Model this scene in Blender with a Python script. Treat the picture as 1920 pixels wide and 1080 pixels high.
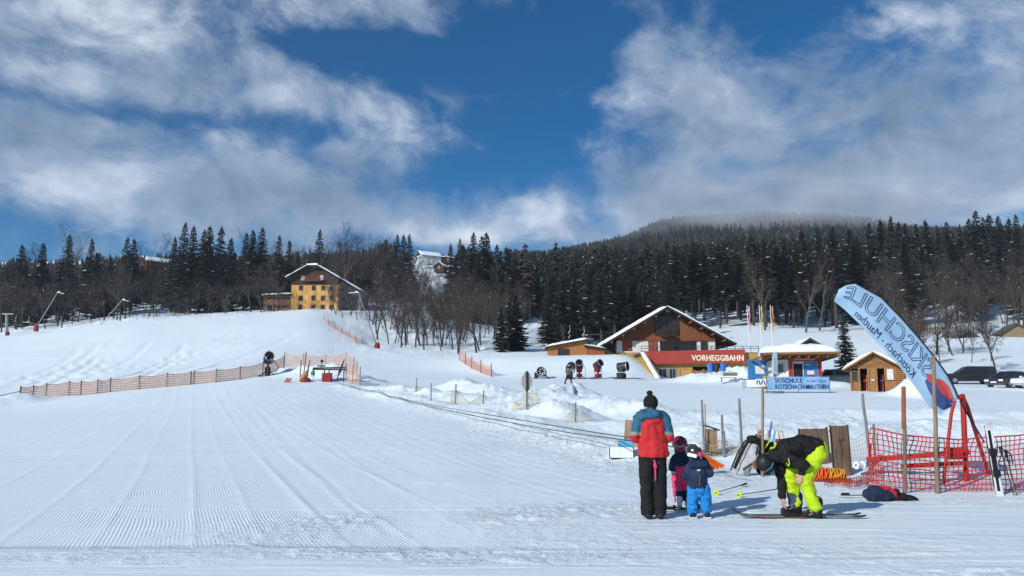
import bpy, bmesh, math, random
import numpy as np
from mathutils import Vector, Matrix, noise as mnoise
for o in list(bpy.data.objects): bpy.data.objects.remove(o)
S = bpy.context.scene
C = S.collection
R = math.radians
# ------------------------------------------------------------------ camera
FPX = 1507.0                                   # focal length in pixels of the 1920 px wide photograph
CAMZ = 1.6
TH = math.atan(211.0/FPX)                      # upward tilt
cam = bpy.data.cameras.new('Camera'); camo = bpy.data.objects.new('Camera', cam); C.objects.link(camo)
camo.location = (0, 0, CAMZ); camo.rotation_euler = (math.pi/2 + TH, 0, 0)
cam.sensor_width = 36; cam.lens = 36*FPX/1920; cam.clip_start = .1; cam.clip_end = 9000
S.camera = camo
# ------------------------------------------------------------------ sun, sky, exposure
SUN_AZ = math.atan2(-.70, -.71); SUN_EL = R(27)
sl = bpy.data.lights.new('Sun', 'SUN'); sl.energy = 4.0; sl.angle = R(.53); sl.color = (1, .985, .945)
so = bpy.data.objects.new('Sun', sl); C.objects.link(so)
sd = Vector((math.sin(SUN_AZ)*math.cos(SUN_EL), math.cos(SUN_AZ)*math.cos(SUN_EL), math.sin(SUN_EL)))
so.rotation_euler = (-sd).to_track_quat('-Z', 'Y').to_euler(); so.location = (-30, -40, 40)
vs = S.view_settings; vs.view_transform = 'Standard'; vs.look = 'None'; vs.gamma = 1; vs.use_curve_mapping = False
vs.exposure = 0.2
W = bpy.data.worlds.new('World'); S.world = W; W.use_nodes = True
def world():
    nt = W.node_tree; nt.nodes.clear(); N = nt.nodes.new; L = nt.links.new
    def mth(op, a, b=None, c=None):
        n = N('ShaderNodeMath'); n.operation = op
        for i, x in enumerate((a, b, c)):
            if x is None: continue
            if isinstance(x, (int, float)): n.inputs[i].default_value = x
            else: L(x, n.inputs[i])
        return n.outputs[0]
    out = N('ShaderNodeOutputWorld'); bg = N('ShaderNodeBackground'); bg.inputs[1].default_value = .12
    sky = N('ShaderNodeTexSky'); sky.sky_type = 'NISHITA'; sky.sun_disc = False
    sky.sun_elevation = SUN_EL; sky.sun_rotation = SUN_AZ % (2*math.pi); sky.altitude = 900
    sky.air_density = 1.0; sky.dust_density = .25; sky.ozone_density = 3.0
    tc = N('ShaderNodeTexCoord'); sx = N('ShaderNodeSeparateXYZ'); L(tc.outputs['Generated'], sx.inputs[0])
    x, y, z = sx.outputs
    az = mth('ARCTAN2', x, y); el = mth('ARCSINE', mth('MAXIMUM', mth('MINIMUM', z, 1.0), -1.0))
    hs = N('ShaderNodeHueSaturation'); hs.inputs['Saturation'].default_value = 1.45; hs.inputs['Value'].default_value = .50
    tn = N('ShaderNodeMix'); tn.data_type = 'RGBA'; tn.blend_type = 'MULTIPLY'; tn.inputs[0].default_value = 1; tn.inputs[7].default_value = (.58, .92, 1.16, 1)
    L(sky.outputs[0], tn.inputs[6]); L(tn.outputs[2], hs.inputs['Color'])
    # low sky of a mountain valley: the bluest air is overhead, keep the horizon from going white
    # cloud coordinates in radians
    def vec(a, b, c=0.0):
        n = N('ShaderNodeCombineXYZ')
        for i, v in enumerate((a, b, c)):
            if isinstance(v, (int, float)): n.inputs[i].default_value = v
            else: L(v, n.inputs[i])
        return n.outputs[0]
    def noise(v, sc, det=6, rough=.55, dist=0.0, off=0.0):
        n = N('ShaderNodeTexNoise'); va = N('ShaderNodeVectorMath'); va.inputs[1].default_value = (off*3.7, off*1.9, off*2.3); L(v, va.inputs[0]); v = va.outputs[0]
        n.inputs['Scale'].default_value = sc; n.inputs['Detail'].default_value = det
        n.inputs['Roughness'].default_value = rough; n.inputs['Distortion'].default_value = dist
        L(v, n.inputs['Vector']); return n.outputs['Fac']
    v0 = vec(mth('MULTIPLY', az, .55), el)
    w1 = mth('SUBTRACT', noise(v0, 5.5, 3, .5, 0, 1.3), .5); w2 = mth('SUBTRACT', noise(v0, 5.5, 3, .5, 0, 7.7), .5)
    azw = mth('MULTIPLY_ADD', w1, .14, az); elw = mth('MULTIPLY_ADD', w2, .10, el)
    # streak direction: wisps rise slightly to the left
    a2 = mth('MULTIPLY_ADD', elw, .12, mth('MULTIPLY', azw, .68))
    v1 = vec(a2, mth('MULTIPLY_ADD', azw, .06, elw))
    n1 = noise(v1, 8.0, 8, .56, .12, 3.1)
    n2 = noise(v1, 24.0, 6, .6, .2, 9.4)
    fld = mth('MULTIPLY_ADD', n2, .42, mth('MULTIPLY', n1, .58))
    def ang(u, v): return math.atan((u-960)/FPX*math.cos(TH)), TH + math.atan((540-v)/FPX)
    def gauss(u, v, su, sv, amp, acc):
        a, e = ang(u, v)
        dx = mth('MULTIPLY', mth('SUBTRACT', azw, a), FPX/su); dy = mth('MULTIPLY', mth('SUBTRACT', elw, e), FPX/sv)
        r2 = mth('MULTIPLY_ADD', dx, dx, mth('MULTIPLY', dy, dy))
        return mth('MULTIPLY_ADD', mth('EXPONENT', mth('MULTIPLY', r2, -1.0)), amp, acc)
    acc = 0.0
    for g in CLOUDS: acc = gauss(*g, acc)
    den = mth('ADD', mth('MULTIPLY_ADD', fld, 5.2, -2.6), acc)
    mr = N('ShaderNodeMapRange'); mr.interpolation_type = 'SMOOTHSTEP'
    mr.inputs[1].default_value = -.38; mr.inputs[2].default_value = 1.05; L(den, mr.inputs[0])
    cov = mr.outputs[0]
    # brightness of the cloud: bright thin sunlit rims, grey thick bodies
    nb = noise(v1, 11.0, 7, .6, .15, 21.0)
    br = mth('MULTIPLY_ADD', mth('SUBTRACT', nb, .5), 2.3, .42)
    bacc = 0.0
    for g in BRIGHT: bacc = gauss(*g, bacc)
    br = mth('ADD', br, bacc)
    cr = N('ShaderNodeValToRGB'); L(br, cr.inputs[0])
    e = cr.color_ramp.elements; e[0].position = 0; e[0].color = (1.25, 1.9, 2.8, 1); e[1].position = 1; e[1].color = (5.9, 6.5, 7.2, 1)
    e2 = cr.color_ramp.elements.new(.5); e2.color = (2.5, 3.2, 4.3, 1)
    mx = N('ShaderNodeMix'); mx.data_type = 'RGBA'; L(mth('MULTIPLY', cov, .95), mx.inputs[0]); L(hs.outputs[0], mx.inputs[6]); L(cr.outputs[0], mx.inputs[7])
    L(mx.outputs[2], bg.inputs[0]); L(bg.outputs[0], out.inputs[0])
# (u, v, spread u, spread v, amount) of cloud and of clear sky, as directions seen in the photograph
CLOUDS = [
 (60, 40, 420, 130, .45), (420, 30, 300, 60, .42), (720, 15, 180, 30, .35), (120, 150, 260, 80, .40), (330, 190, 220, 45, .30),
 (480, 125, 180, 42, -.75), (650, 150, 150, 60, -.55), (700, 250, 140, 55, .58), (560, 235, 90, 30, .2), (470, 275, 190, 28, -.75), (290, 325, 60, 34, -.55), (150, 270, 120, 20, -.4),
 (100, 335, 270, 75, .80), (60, 420, 200, 50, .6), (400, 405, 270, 60, .85), (630, 390, 150, 55, .70), (740, 375, 60, 45, -.35), (90, 262, 120, 20, -.20),
 (950, 120, 190, 120, -.75), (960, 300, 130, 70, -.62), (1080, 60, 160, 60, -.45), (1040, 225, 70, 45, -.2),
 (1240, 130, 110, 70, .66), (1180, 235, 70, 50, .42), (1370, 210, 120, 70, .45), (1500, 300, 150, 80, .45), (1750, 280, 300, 130, .75),
 (1560, 70, 190, 100, -.75), (1480, 190, 60, 50, -.25), (1850, 110, 130, 50, .50), (1870, 20, 110, 40, .25), (1700, 150, 80, 40, -.2),
 (1080, 385, 200, 35, .38), (1000, 432, 300, 24, .75), (850, 430, 140, 26, .4), (870, 345, 120, 45, -.40), (1250, 350, 130, 40, .3), (1550, 400, 320, 60, .75), (1850, 390, 200, 60, .6)]
BRIGHT = [(240, 60, 330, 100, .18), (720, 270, 120, 50, .42), (1240, 120, 130, 80, .28), (60, 430, 90, 40, .4), (860, 425, 160, 30, .4), (1100, 385, 140, 25, .3),
 (1800, 120, 140, 40, .3), (1650, 330, 320, 120, -.28), (120, 330, 240, 60, -.10), (500, 390, 200, 50, -.22), (330, 60, 120, 30, -.15)]
world()
S.cycles.volume_bounces = 1; W.cycles.sampling_method = 'MANUAL'; W.cycles.sample_map_resolution = 512
S.cycles.max_bounces = 4; S.cycles.diffuse_bounces = 3; S.cycles.glossy_bounces = 2; S.cycles.transparent_max_bounces = 8

# ------------------------------------------------------------------ helpers: coordinates
def zrow(v, Y): return CAMZ + Y*math.tan(TH + math.atan((540-v)/FPX))       # height that shows at photo row v at depth Y
def tcol(u): return (u-960)/FPX*math.cos(TH)
def xat(u, v, Y):
    z = zrow(v, Y); return (u-960)/FPX*(Y*math.cos(TH)+(z-CAMZ)*math.sin(TH))
def P(u, v, Y): return Vector((xat(u, v, Y), Y, zrow(v, Y)))

# ------------------------------------------------------------------ helpers: noise, materials, meshes
def vnoise(x, y, seed=0):
    xi = np.floor(x).astype(np.int64); yi = np.floor(y).astype(np.int64); xf = x-xi; yf = y-yi
    def h(a, b):
        n = (a*374761393 + b*668265263 + seed*974711) & 0x7fffffff
        n = ((n ^ (n >> 13))*1274126177) & 0x7fffffff
        return ((n ^ (n >> 16)) & 0xffff)/65535.0
    u = xf*xf*(3-2*xf); v = yf*yf*(3-2*yf)
    return (h(xi, yi)*(1-u)+h(xi+1, yi)*u)*(1-v) + (h(xi, yi+1)*(1-u)+h(xi+1, yi+1)*u)*v
def fbm(x, y, oct=4, seed=0):
    s = 0; a = .5
    for i in range(oct):
        s = s + a*(vnoise(x, y, seed+i*17)-.5)*2; x = x*2.03+11.3; y = y*2.03+5.7; a *= .5
    return s
MATS = {}
def mat(name, col, rough=.75, var=.18, sc=6.0, bump=0.0, bsc=40.0, metal=0.0, spec=.3, stretch=None, col2=None, trans=0.0):
    if name in MATS: return MATS[name]
    m = bpy.data.materials.new(name); m.use_nodes = True; nt = m.node_tree; b = nt.nodes['Principled BSDF']
    b.inputs['Roughness'].default_value = rough; b.inputs['Metallic'].default_value = metal; b.inputs['Specular IOR Level'].default_value = spec
    tc = nt.nodes.new('ShaderNodeTexCoord'); vecs = tc.outputs['Object']
    if stretch:
        mp = nt.nodes.new('ShaderNodeMapping'); mp.inputs['Scale'].default_value = stretch; nt.links.new(vecs, mp.inputs[0]); vecs = mp.outputs[0]
    n = nt.nodes.new('ShaderNodeTexNoise'); n.inputs['Scale'].default_value = sc; n.inputs['Detail'].default_value = 5; nt.links.new(vecs, n.inputs['Vector'])
    r = nt.nodes.new('ShaderNodeValToRGB'); nt.links.new(n.outputs['Fac'], r.inputs[0])
    c2 = col2 or tuple(min(1, c*(1+var)) for c in col)
    e = r.color_ramp.elements; e[0].position = .3; e[0].color = (*[c*(1-var) for c in col], 1); e[1].position = .7; e[1].color = (*c2, 1)
    nt.links.new(r.outputs[0], b.inputs['Base Color'])
    if bump:
        n2 = nt.nodes.new('ShaderNodeTexNoise'); n2.inputs['Scale'].default_value = bsc; n2.inputs['Detail'].default_value = 4; nt.links.new(vecs, n2.inputs['Vector'])
        bp = nt.nodes.new('ShaderNodeBump'); bp.inputs['Strength'].default_value = bump; bp.inputs['Distance'].default_value = .03
        nt.links.new(n2.outputs['Fac'], bp.inputs['Height']); nt.links.new(bp.outputs[0], b.inputs['Normal'])
    if trans:
        tr = nt.nodes.new('ShaderNodeBsdfTranslucent'); nt.links.new(r.outputs[0], tr.inputs[0]); ms = nt.nodes.new('ShaderNodeMixShader')
        ms.inputs[0].default_value = trans; o = nt.nodes['Material Output']
        nt.links.new(b.outputs[0], ms.inputs[1]); nt.links.new(tr.outputs[0], ms.inputs[2]); nt.links.new(ms.outputs[0], o.inputs[0])
    MATS[name] = m; return m
def wood(name, col, sc=3.0, stretch=(6, 6, .6), rough=.8, bump=.35):      # grain runs along z unless told otherwise
    return mat(name, col, rough, .4, sc, bump, sc*2, stretch=stretch)

class MB:
    def __init__(s): s.v = []; s.f = []; s.m = []; s.smooth = False
    def add(s, vs, fs, mi=0):
        k = len(s.v); s.v += [tuple(v) for v in vs]; s.f += [tuple(i+k for i in f) for f in fs]; s.m += [mi]*len(fs); return s
    def box(s, c, d, rot=None, mi=0):
        hx, hy, hz = d[0]/2, d[1]/2, d[2]/2
        vs = [Vector((x, y, z)) for x in (-hx, hx) for y in (-hy, hy) for z in (-hz, hz)]
        if rot is not None: vs = [rot @ v for v in vs]
        c = Vector(c); vs = [v+c for v in vs]
        return s.add(vs, [(0, 1, 3, 2), (4, 6, 7, 5), (0, 4, 5, 1), (2, 3, 7, 6), (0, 2, 6, 4), (1, 5, 7, 3)], mi)
    def span(s, a, b, mi=0):
        a = Vector(a); b = Vector(b); return s.box((a+b)/2, (abs(b.x-a.x), abs(b.y-a.y), abs(b.z-a.z)), None, mi)
    def tube(s, pts, rad, n=6, mi=0, cap=True, flat=1.0, side=None):
        pts = [Vector(p) for p in pts]; k = len(pts)
        if isinstance(rad, (int, float)): rad = [rad]*k
        vs = []; prev = None
        for i, p in enumerate(pts):
            d = (pts[min(i+1, k-1)]-pts[max(i-1, 0)])
            d = d.normalized() if d.length > 1e-9 else Vector((0, 0, 1))
            if prev is None:
                a = Vector(side) if side is not None else (Vector((1, 0, 0)) if abs(d.x) < .9 else Vector((0, 1, 0)))
            else: a = prev
            a = (a-d*a.dot(d)); a = a.normalized() if a.length > 1e-6 else d.orthogonal().normalized()
            b = d.cross(a); prev = a
            for j in range(n):
                t = 2*math.pi*j/n; vs.append(p+a*math.cos(t)*rad[i]+b*math.sin(t)*rad[i]*flat)
        fs = [(i*n+j, i*n+(j+1) % n, (i+1)*n+(j+1) % n, (i+1)*n+j) for i in range(k-1) for j in range(n)]
        if cap: fs += [tuple(range(n-1, -1, -1)), tuple(range((k-1)*n, k*n))]
        return s.add(vs, fs, mi)
    def ball(s, c, r, n=10, m=7, mi=0, rot=None):
        if isinstance(r, (int, float)): r = (r, r, r)
        vs = []; c = Vector(c)
        for i in range(m+1):
            ph = math.pi*i/m
            for j in range(n):
                t = 2*math.pi*j/n; v = Vector((r[0]*math.sin(ph)*math.cos(t), r[1]*math.sin(ph)*math.sin(t), r[2]*math.cos(ph)))
                vs.append(c+(rot @ v if rot is not None else v))
        fs = [(i*n+j, (i+1)*n+j, (i+1)*n+(j+1) % n, i*n+(j+1) % n) for i in range(m) for j in range(n)]
        return s.add(vs, fs, mi)
    def lathe(s, prof, n=16, mi=0, mtx=None):          # prof: (r, z)
        vs = [];
        for r, z in prof:
            for j in range(n):
                t = 2*math.pi*j/n; v = Vector((r*math.cos(t), r*math.sin(t), z)); vs.append(mtx @ v if mtx is not None else v)
        fs = [(i*n+j, i*n+(j+1) % n, (i+1)*n+(j+1) % n, (i+1)*n+j) for i in range(len(prof)-1) for j in range(n)]
        return s.add(vs, fs, mi)
    def prism(s, poly, y0, y1, mi=0):                   # polygon in xz extruded along y
        n = len(poly); vs = [(x, y0, z) for x, z in poly]+[(x, y1, z) for x, z in poly]
        fs = [tuple(range(n)), tuple(range(2*n-1, n-1, -1))]+[(i, i+n, (i+1) % n+n, (i+1) % n) for i in range(n)]
        return s.add(vs, fs, mi)
    def build(s, name, mats, parent=None, smooth=False, bevel=0.0, loc=None, rot=None):
        me = bpy.data.meshes.new(name); me.from_pydata(s.v, [], s.f); me.update()
        if not isinstance(mats, (list, tuple)): mats = [mats]
        for m in mats: me.materials.append(m)
        if len(mats) > 1: me.polygons.foreach_set('material_index', s.m)
        bm = bmesh.new(); bm.from_mesh(me); bmesh.ops.remove_doubles(bm, verts=bm.verts, dist=1e-5); bmesh.ops.recalc_face_normals(bm, faces=bm.faces); bm.to_mesh(me); bm.free()
        if smooth: me.polygons.foreach_set('use_smooth', [True]*len(me.polygons))
        o = bpy.data.objects.new(name, me); C.objects.link(o)
        if parent is not None: o.parent = parent
        if loc is not None: o.location = loc
        if rot is not None: o.rotation_euler = rot
        if bevel:
            b = o.modifiers.new('bevel', 'BEVEL'); b.width = bevel; b.segments = 2; b.limit_method = 'ANGLE'
        return o
def thing(name, label, cat, loc=(0, 0, 0), rz=0, group=None, rot=None):
    o = bpy.data.objects.new(name, None); C.objects.link(o); o.empty_display_size = .3
    o.location = loc; o.rotation_euler = rot if rot else (0, 0, rz); return tag(o, label, cat, group)
def tag(o, label, cat, group=None):
    o['label'] = label; o['category'] = cat
    if group: o['group'] = group
    return o
def kind(o, k): o['kind'] = k; return o
TMP = bpy.data.scenes.new('tmp')
def evaluated(o):                                        # mesh of an object with its modifiers, worked out in a scene of its own
    TMP.collection.objects.link(o); vl = TMP.view_layers[0]; vl.update(); dg = vl.depsgraph
    me = bpy.data.meshes.new_from_object(o.evaluated_get(dg), preserve_all_data_layers=False, depsgraph=dg); TMP.collection.objects.unlink(o); return me
def copy_tree(root, parent=None):
    c = root.copy(); C.objects.link(c); c.parent = parent
    for ch in root.children: copy_tree(ch, c)
    return c
# ------------------------------------------------------------------ terrain
NEAR = [(1, 0, 'z'), (6, 0, 'z'), (12, 0, 'z')]
def prof(*pts): return NEAR + [(p if len(p) == 3 else (p[0], p[1], 'v')) for p in pts]
Z = 'z'
COLS = {
 -420: prof((20, .05, Z), (30, .2, Z), (45, .5, Z), (60, .9, Z), (75, 752), (120, 705), (180, 650), (205, 648), (240, 625), (300, 600), (450, 550), (700, 510), (1000, 490), (1600, 520)),
 0:  prof((20, .05, Z), (30, .25, Z), (45, .62, Z), (60, 1.0, Z), (75, 751), (120, 697), (190, 628), (205, 629), (240, 612), (300, 590), (450, 545), (700, 505), (1000, 490), (1600, 520)),
 240: prof((20, .1, Z), (30, .4, Z), (50, 1.1, Z), (65, 738), (80, 722), (120, 680), (195, 602), (208, 602), (240, 589), (300, 572), (450, 532), (700, 500), (1000, 485), (1600, 520)),
 480: prof((20, .1, Z), (30, .45, Z), (50, 1.5, Z), (70, 3.1, Z), (80, 700), (110, 671), (150, 630), (215, 584), (228, 584), (260, 582), (300, 565), (450, 530), (700, 500), (1000, 485), (1600, 520)),
 590: prof((20, .1, Z), (30, .5, Z), (48, 1.4, Z), (65, 2.7, Z), (76, 3.7, Z), (90, 696), (120, 662), (160, 618), (212, 579), (225, 579), (262, 576), (310, 560), (450, 525), (700, 497), (1000, 485), (1600, 520)),
 650: prof((20, .1, Z), (30, .5, Z), (48, 1.3, Z), (65, 2.6, Z), (76, 3.6, Z), (90, 701), (120, 668), (155, 633), (170, 626), (200, 603), (240, 583), (300, 562), (450, 520), (700, 495), (1000, 485), (1600, 520)),
 705: prof((20, .1, Z), (30, .5, Z), (48, 1.3, Z), (65, 2.5, Z), (80, 713), (105, 687), (140, 653), (150, 653), (180, 632), (230, 592), (320, 556), (430, 520), (480, 505), (700, 492), (1000, 485), (1600, 520)),
 780: prof((20, .1, Z), (30, .5, Z), (48, 1.3, Z), (62, 2.2, Z), (80, 717), (100, 695), (122, 670), (130, 666), (170, 643), (230, 596), (320, 556), (400, 517), (430, 507), (480, 488), (520, 482), (700, 480), (1000, 482), (1600, 520)),
 860: prof((20, .1, Z), (30, .45, Z), (48, 1.3, Z), (62, 2.2, Z), (80, 3.3, Z), (95, 705), (108, 679), (115, 671), (140, 663), (200, 630), (300, 578), (400, 522), (430, 512), (480, 495), (600, 495), (900, 490), (1600, 520)),
 940: prof((20, .05, Z), (27, .3, Z), (40, .9, Z), (50, 1.5, Z), (62, 2.2, Z), (80, 3.2, Z), (92, 711), (96, 706), (102, 676), (105, 669), (115, 668), (200, 635), (300, 592), (500, 545), (700, 518), (900, 508), (1600, 530)),
 1005: prof((20, .05, Z), (27, .3, Z), (40, .9, Z), (50, 1.5, Z), (62, 2.3, Z), (80, 3.2, Z), (92, 711), (96, 706), (102, 675), (105, 668), (115, 667), (160, 652), (250, 600), (400, 565), (700, 526), (900, 512), (1100, 512), (1600, 530)),
 1195: prof((20, .05, Z), (30, .35, Z), (45, 1.1, Z), (62, 2.4, Z), (80, 3.2, Z), (92, 711), (96, 707), (102, 670), (105, 661), (120, 661), (150, 645), (210, 615), (300, 580), (450, 540), (650, 508), (900, 478), (1000, 473), (1600, 500)),
 1236: prof((20, .05, Z), (30, .3, Z), (45, 1.0, Z), (62, 2.4, Z), (80, 3.2, Z), (104, 712), (112, 711), (124, 702), (135, 685), (150, 655), (210, 613), (300, 578), (450, 538), (650, 500), (900, 450), (1000, 442), (1600, 490)),
 1420: prof((20, .05, Z), (30, .3, Z), (45, 1.0, Z), (62, 2.4, Z), (80, 3.2, Z), (105, 709), (125, 690), (150, 650), (200, 612), (300, 570), (600, 505), (900, 438), (1000, 429), (1600, 480)),
 1600: prof((20, .05, Z), (30, .35, Z), (45, 1.0, Z), (60, 2.3, Z), (75, 722), (85, 715), (100, 700), (120, 680), (160, 640), (210, 612), (300, 562), (500, 510), (700, 475), (900, 440), (1000, 434), (1600, 480)),
 1800: prof((20, .05, Z), (30, .35, Z), (45, 1.0, Z), (60, 2.1, Z), (75, 724), (85, 712), (100, 688), (130, 655), (170, 625), (210, 608), (300, 560), (450, 508), (600, 485), (900, 470), (1600, 500)),
 1960: prof((20, .05, Z), (30, .35, Z), (45, 1.0, Z), (60, 2.0, Z), (75, 725), (85, 715), (100, 692), (130, 655), (170, 625), (210, 606), (300, 555), (450, 503), (600, 482), (900, 470), (1600, 500)),
 2400: prof((20, .05, Z), (30, .35, Z), (45, 1.0, Z), (60, 2.0, Z), (75, 727), (85, 720), (100, 700), (130, 665), (170, 635), (210, 615), (300, 560), (450, 510), (600, 490), (900, 480), (1600, 510))}
LR0, LR1, NR, NA = math.log(1.0), math.log(2600.0), 700, 900
AMAX = math.pi
lr = np.linspace(LR0, LR1, NR)
angs = []; zs = []
for u in sorted(COLS):
    a = math.atan(tcol(u)); ca = math.cos(a)
    Yp = [p[0]/ca for p in COLS[u]]; zp = [p[1] if p[2] == 'z' else zrow(p[1], p[0]) for p in COLS[u]]
    Yp.append(4000/ca); zp.append(zp[-1])
    angs.append(a); zs.append(np.interp(lr, np.log(Yp), zp) if False else np.interp(np.exp(lr), Yp, zp))
gen = np.maximum(0, np.exp(lr)-15)*.03
gen = np.minimum(gen, 60)
angs = [-math.pi, -1.7]+angs+[1.7, math.pi]; zs = [gen, gen]+zs+[gen, gen]
agrid = np.linspace(-math.pi, math.pi, 3600); ZT = np.empty((3600, NR)); za = np.array(zs)
for k in range(NR): ZT[:, k] = np.interp(agrid, angs, za[:, k])
def gk(s): x = np.arange(-int(3*s), int(3*s)+1); g = np.exp(-.5*(x/s)**2); return g/g.sum()
def smooth(A, s, ax):
    g = gk(s); n = len(g)//2
    B = np.pad(A, [(n, n) if i == ax else (0, 0) for i in range(2)], 'edge'); out = np.zeros_like(A)
    for i, w in enumerate(g):
        out += w*(B[i:i+A.shape[0], :] if ax == 0 else B[:, i:i+A.shape[1]])
    return out
ZT = smooth(smooth(ZT, 2.6, 1), 9, 0)
def seg(u1, Y1, u2=None, Y2=None): pass
def G2(u, Y): return (tcol(u)*Y, Y)
def polydist(X, Y, pts, hs=None):
    best = np.full(X.shape, 1e9); hh = np.zeros(X.shape); acc = 0
    for i in range(len(pts)-1):
        (x1, y1), (x2, y2) = pts[i], pts[i+1]; dx, dy = x2-x1, y2-y1; L2 = dx*dx+dy*dy+1e-9
        t = np.clip(((X-x1)*dx+(Y-y1)*dy)/L2, 0, 1); d = np.hypot(X-x1-t*dx, Y-y1-t*dy)
        m = d < best; best = np.where(m, d, best)
        if hs is not None: hh = np.where(m, hs[i]*(1-t)+hs[i+1]*t, hh)
    return best, hh
# snow berms: (points (u, depth), heights, width, roughness)
BERMS = [
 ([(655, 66), (760, 50), (880, 39), (1000, 30), (1100, 25), (1190, 21.5), (1290, 20.5)], [.25, .35, .35, .3, .3, .3, .15], 1.1, .7),
 ([(800, 62), (860, 60), (930, 54), (1000, 50)], [.2, 1.0, .75, .3], 1.9, .8),
 ([(720, 60), (800, 52), (880, 47), (940, 45)], [.3, .7, .65, .2], 1.5, .8),
 ([(985, 44), (1040, 47), (1075, 49), (1110, 47)], [.4, .95, 1.0, .5], 1.8, .9),
 ([(1080, 45), (1150, 40), (1230, 37), (1320, 37)], [.4, .85, .8, .4], 1.8, .8),
 ([(940, 40), (1010, 37), (1060, 34), (1110, 33)], [.3, .7, .8, .3], 1.5, .8),
 ([(1110, 31), (1200, 28), (1330, 26), (1430, 25.5), (1560, 27), (1700, 28), (1930, 28), (2100, 28)], [.3, .55, .6, .6, .65, .6, .55, .4], 1.7, .6),
 ([(1430, 37), (1560, 39), (1700, 38), (1930, 36), (2150, 35)], [.2, .5, .55, .5, .3], 2.0, .6),
 ([(1300, 25), (1420, 20.5), (1500, 20)], [.1, .3, .2], 1.1, .8),
 ([(1290, 84), (1350, 80), (1400, 76), (1430, 73)], [.6, 1.1, 1.3, .7], 2.2, .9),
 ([(1375, 86), (1420, 84)], [1.6, 1.3], 2.2, .9),
 ([(1550, 66), (1590, 66)], [.6, .5], 1.1, .8),
 ([(1715, 56), (1760, 58)], [1.0, .8], 1.3, .8),
 ([(1690, 70), (1740, 70), (1800, 68), (1960, 66)], [1.0, .5, .25, .2], 1.6, .8),
 ([(490, 80), (560, 78), (620, 77), (660, 74)], [.5, 1.0, 1.35, .6], 2.4, .6),
 ([(-60, 60), (35, 64), (85, 66)], [.5, .8, .2], 1.8, .4),
 ([(1560, 20), (1620, 18.5), (1760, 17), (1930, 16.5), (2100, 16.4)], [.1, .15, .12, .15, .1], 1.3, .9)]
BP = [([G2(u, y) for u, y in b[0]], b[1], b[2], b[3]) for b in BERMS]
PD = Vector((-.37, .93)).normalized(); PN = (PD.y, -PD.x)          # grooming direction and its normal
def base_height(X, Y):
    r = np.hypot(X, Y); a = np.arctan2(X, Y)
    fa = np.clip((a+math.pi)/(2*math.pi)*3599, 0, 3598.999); fr = np.clip((np.log(np.maximum(r, 1))-LR0)/(LR1-LR0)*(NR-1), 0, NR-1.001)
    ia = fa.astype(int); ir = fr.astype(int); ta = fa-ia; tr = fr-ir
    return (ZT[ia, ir]*(1-ta)*(1-tr)+ZT[ia+1, ir]*ta*(1-tr)+ZT[ia, ir+1]*(1-ta)*tr+ZT[ia+1, ir+1]*ta*tr)
def height(X, Y, fine=False):
    X = np.asarray(X, float); Y = np.asarray(Y, float)
    z = base_height(X, Y); r = np.hypot(X, Y); rough = np.zeros(X.shape)
    for pts, hs, w, rg in BP:
        wob = fbm(X*.35, Y*.35, 2, 31)*w*.5
        d, hh = polydist(X, Y, pts, hs); d = np.maximum(0, d+wob)
        g = np.exp(-(d/w)**2)
        lump = .62+.55*fbm(X*.55, Y*.55, 4, 5)+.30*np.abs(fbm(X*1.7, Y*1.7, 3, 8))
        z = z+1.1*hh*g*(1+.95*rg*(lump-.75)); rough = np.maximum(rough, g*rg)
    # rolling unevenness that grows with distance, forest floor rougher
    z = z+fbm(X*.06, Y*.06, 3, 77)*np.clip((r-25)/150, 0, 1)*.45
    gully = np.clip((X/np.maximum(Y, 1)+.245)/.05, 0, 1)*np.clip((.0-X/np.maximum(Y, 1)+.02)/.06, 0, 1)*np.clip((r-118)/18, 0, 1)
    wild = np.clip(np.maximum(gully, np.clip((r-212)/30, 0, 1)), 0, 1)
    z = z+wild*(fbm(X*.22, Y*.22, 4, 99)*.7)
    if not fine: return z
    return z, rough, wild
_GC = {}
def ground(x, y):
    k = (round(x, 3), round(y, 3))
    if k not in _GC: _GC[k] = float(height(np.array([x]), np.array([y]))[0])
    return _GC[k]
def Gd(u, Y, dz=0.0):
    x = tcol(u)*Y; return Vector((x, Y, ground(x, Y)+dz))

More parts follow.
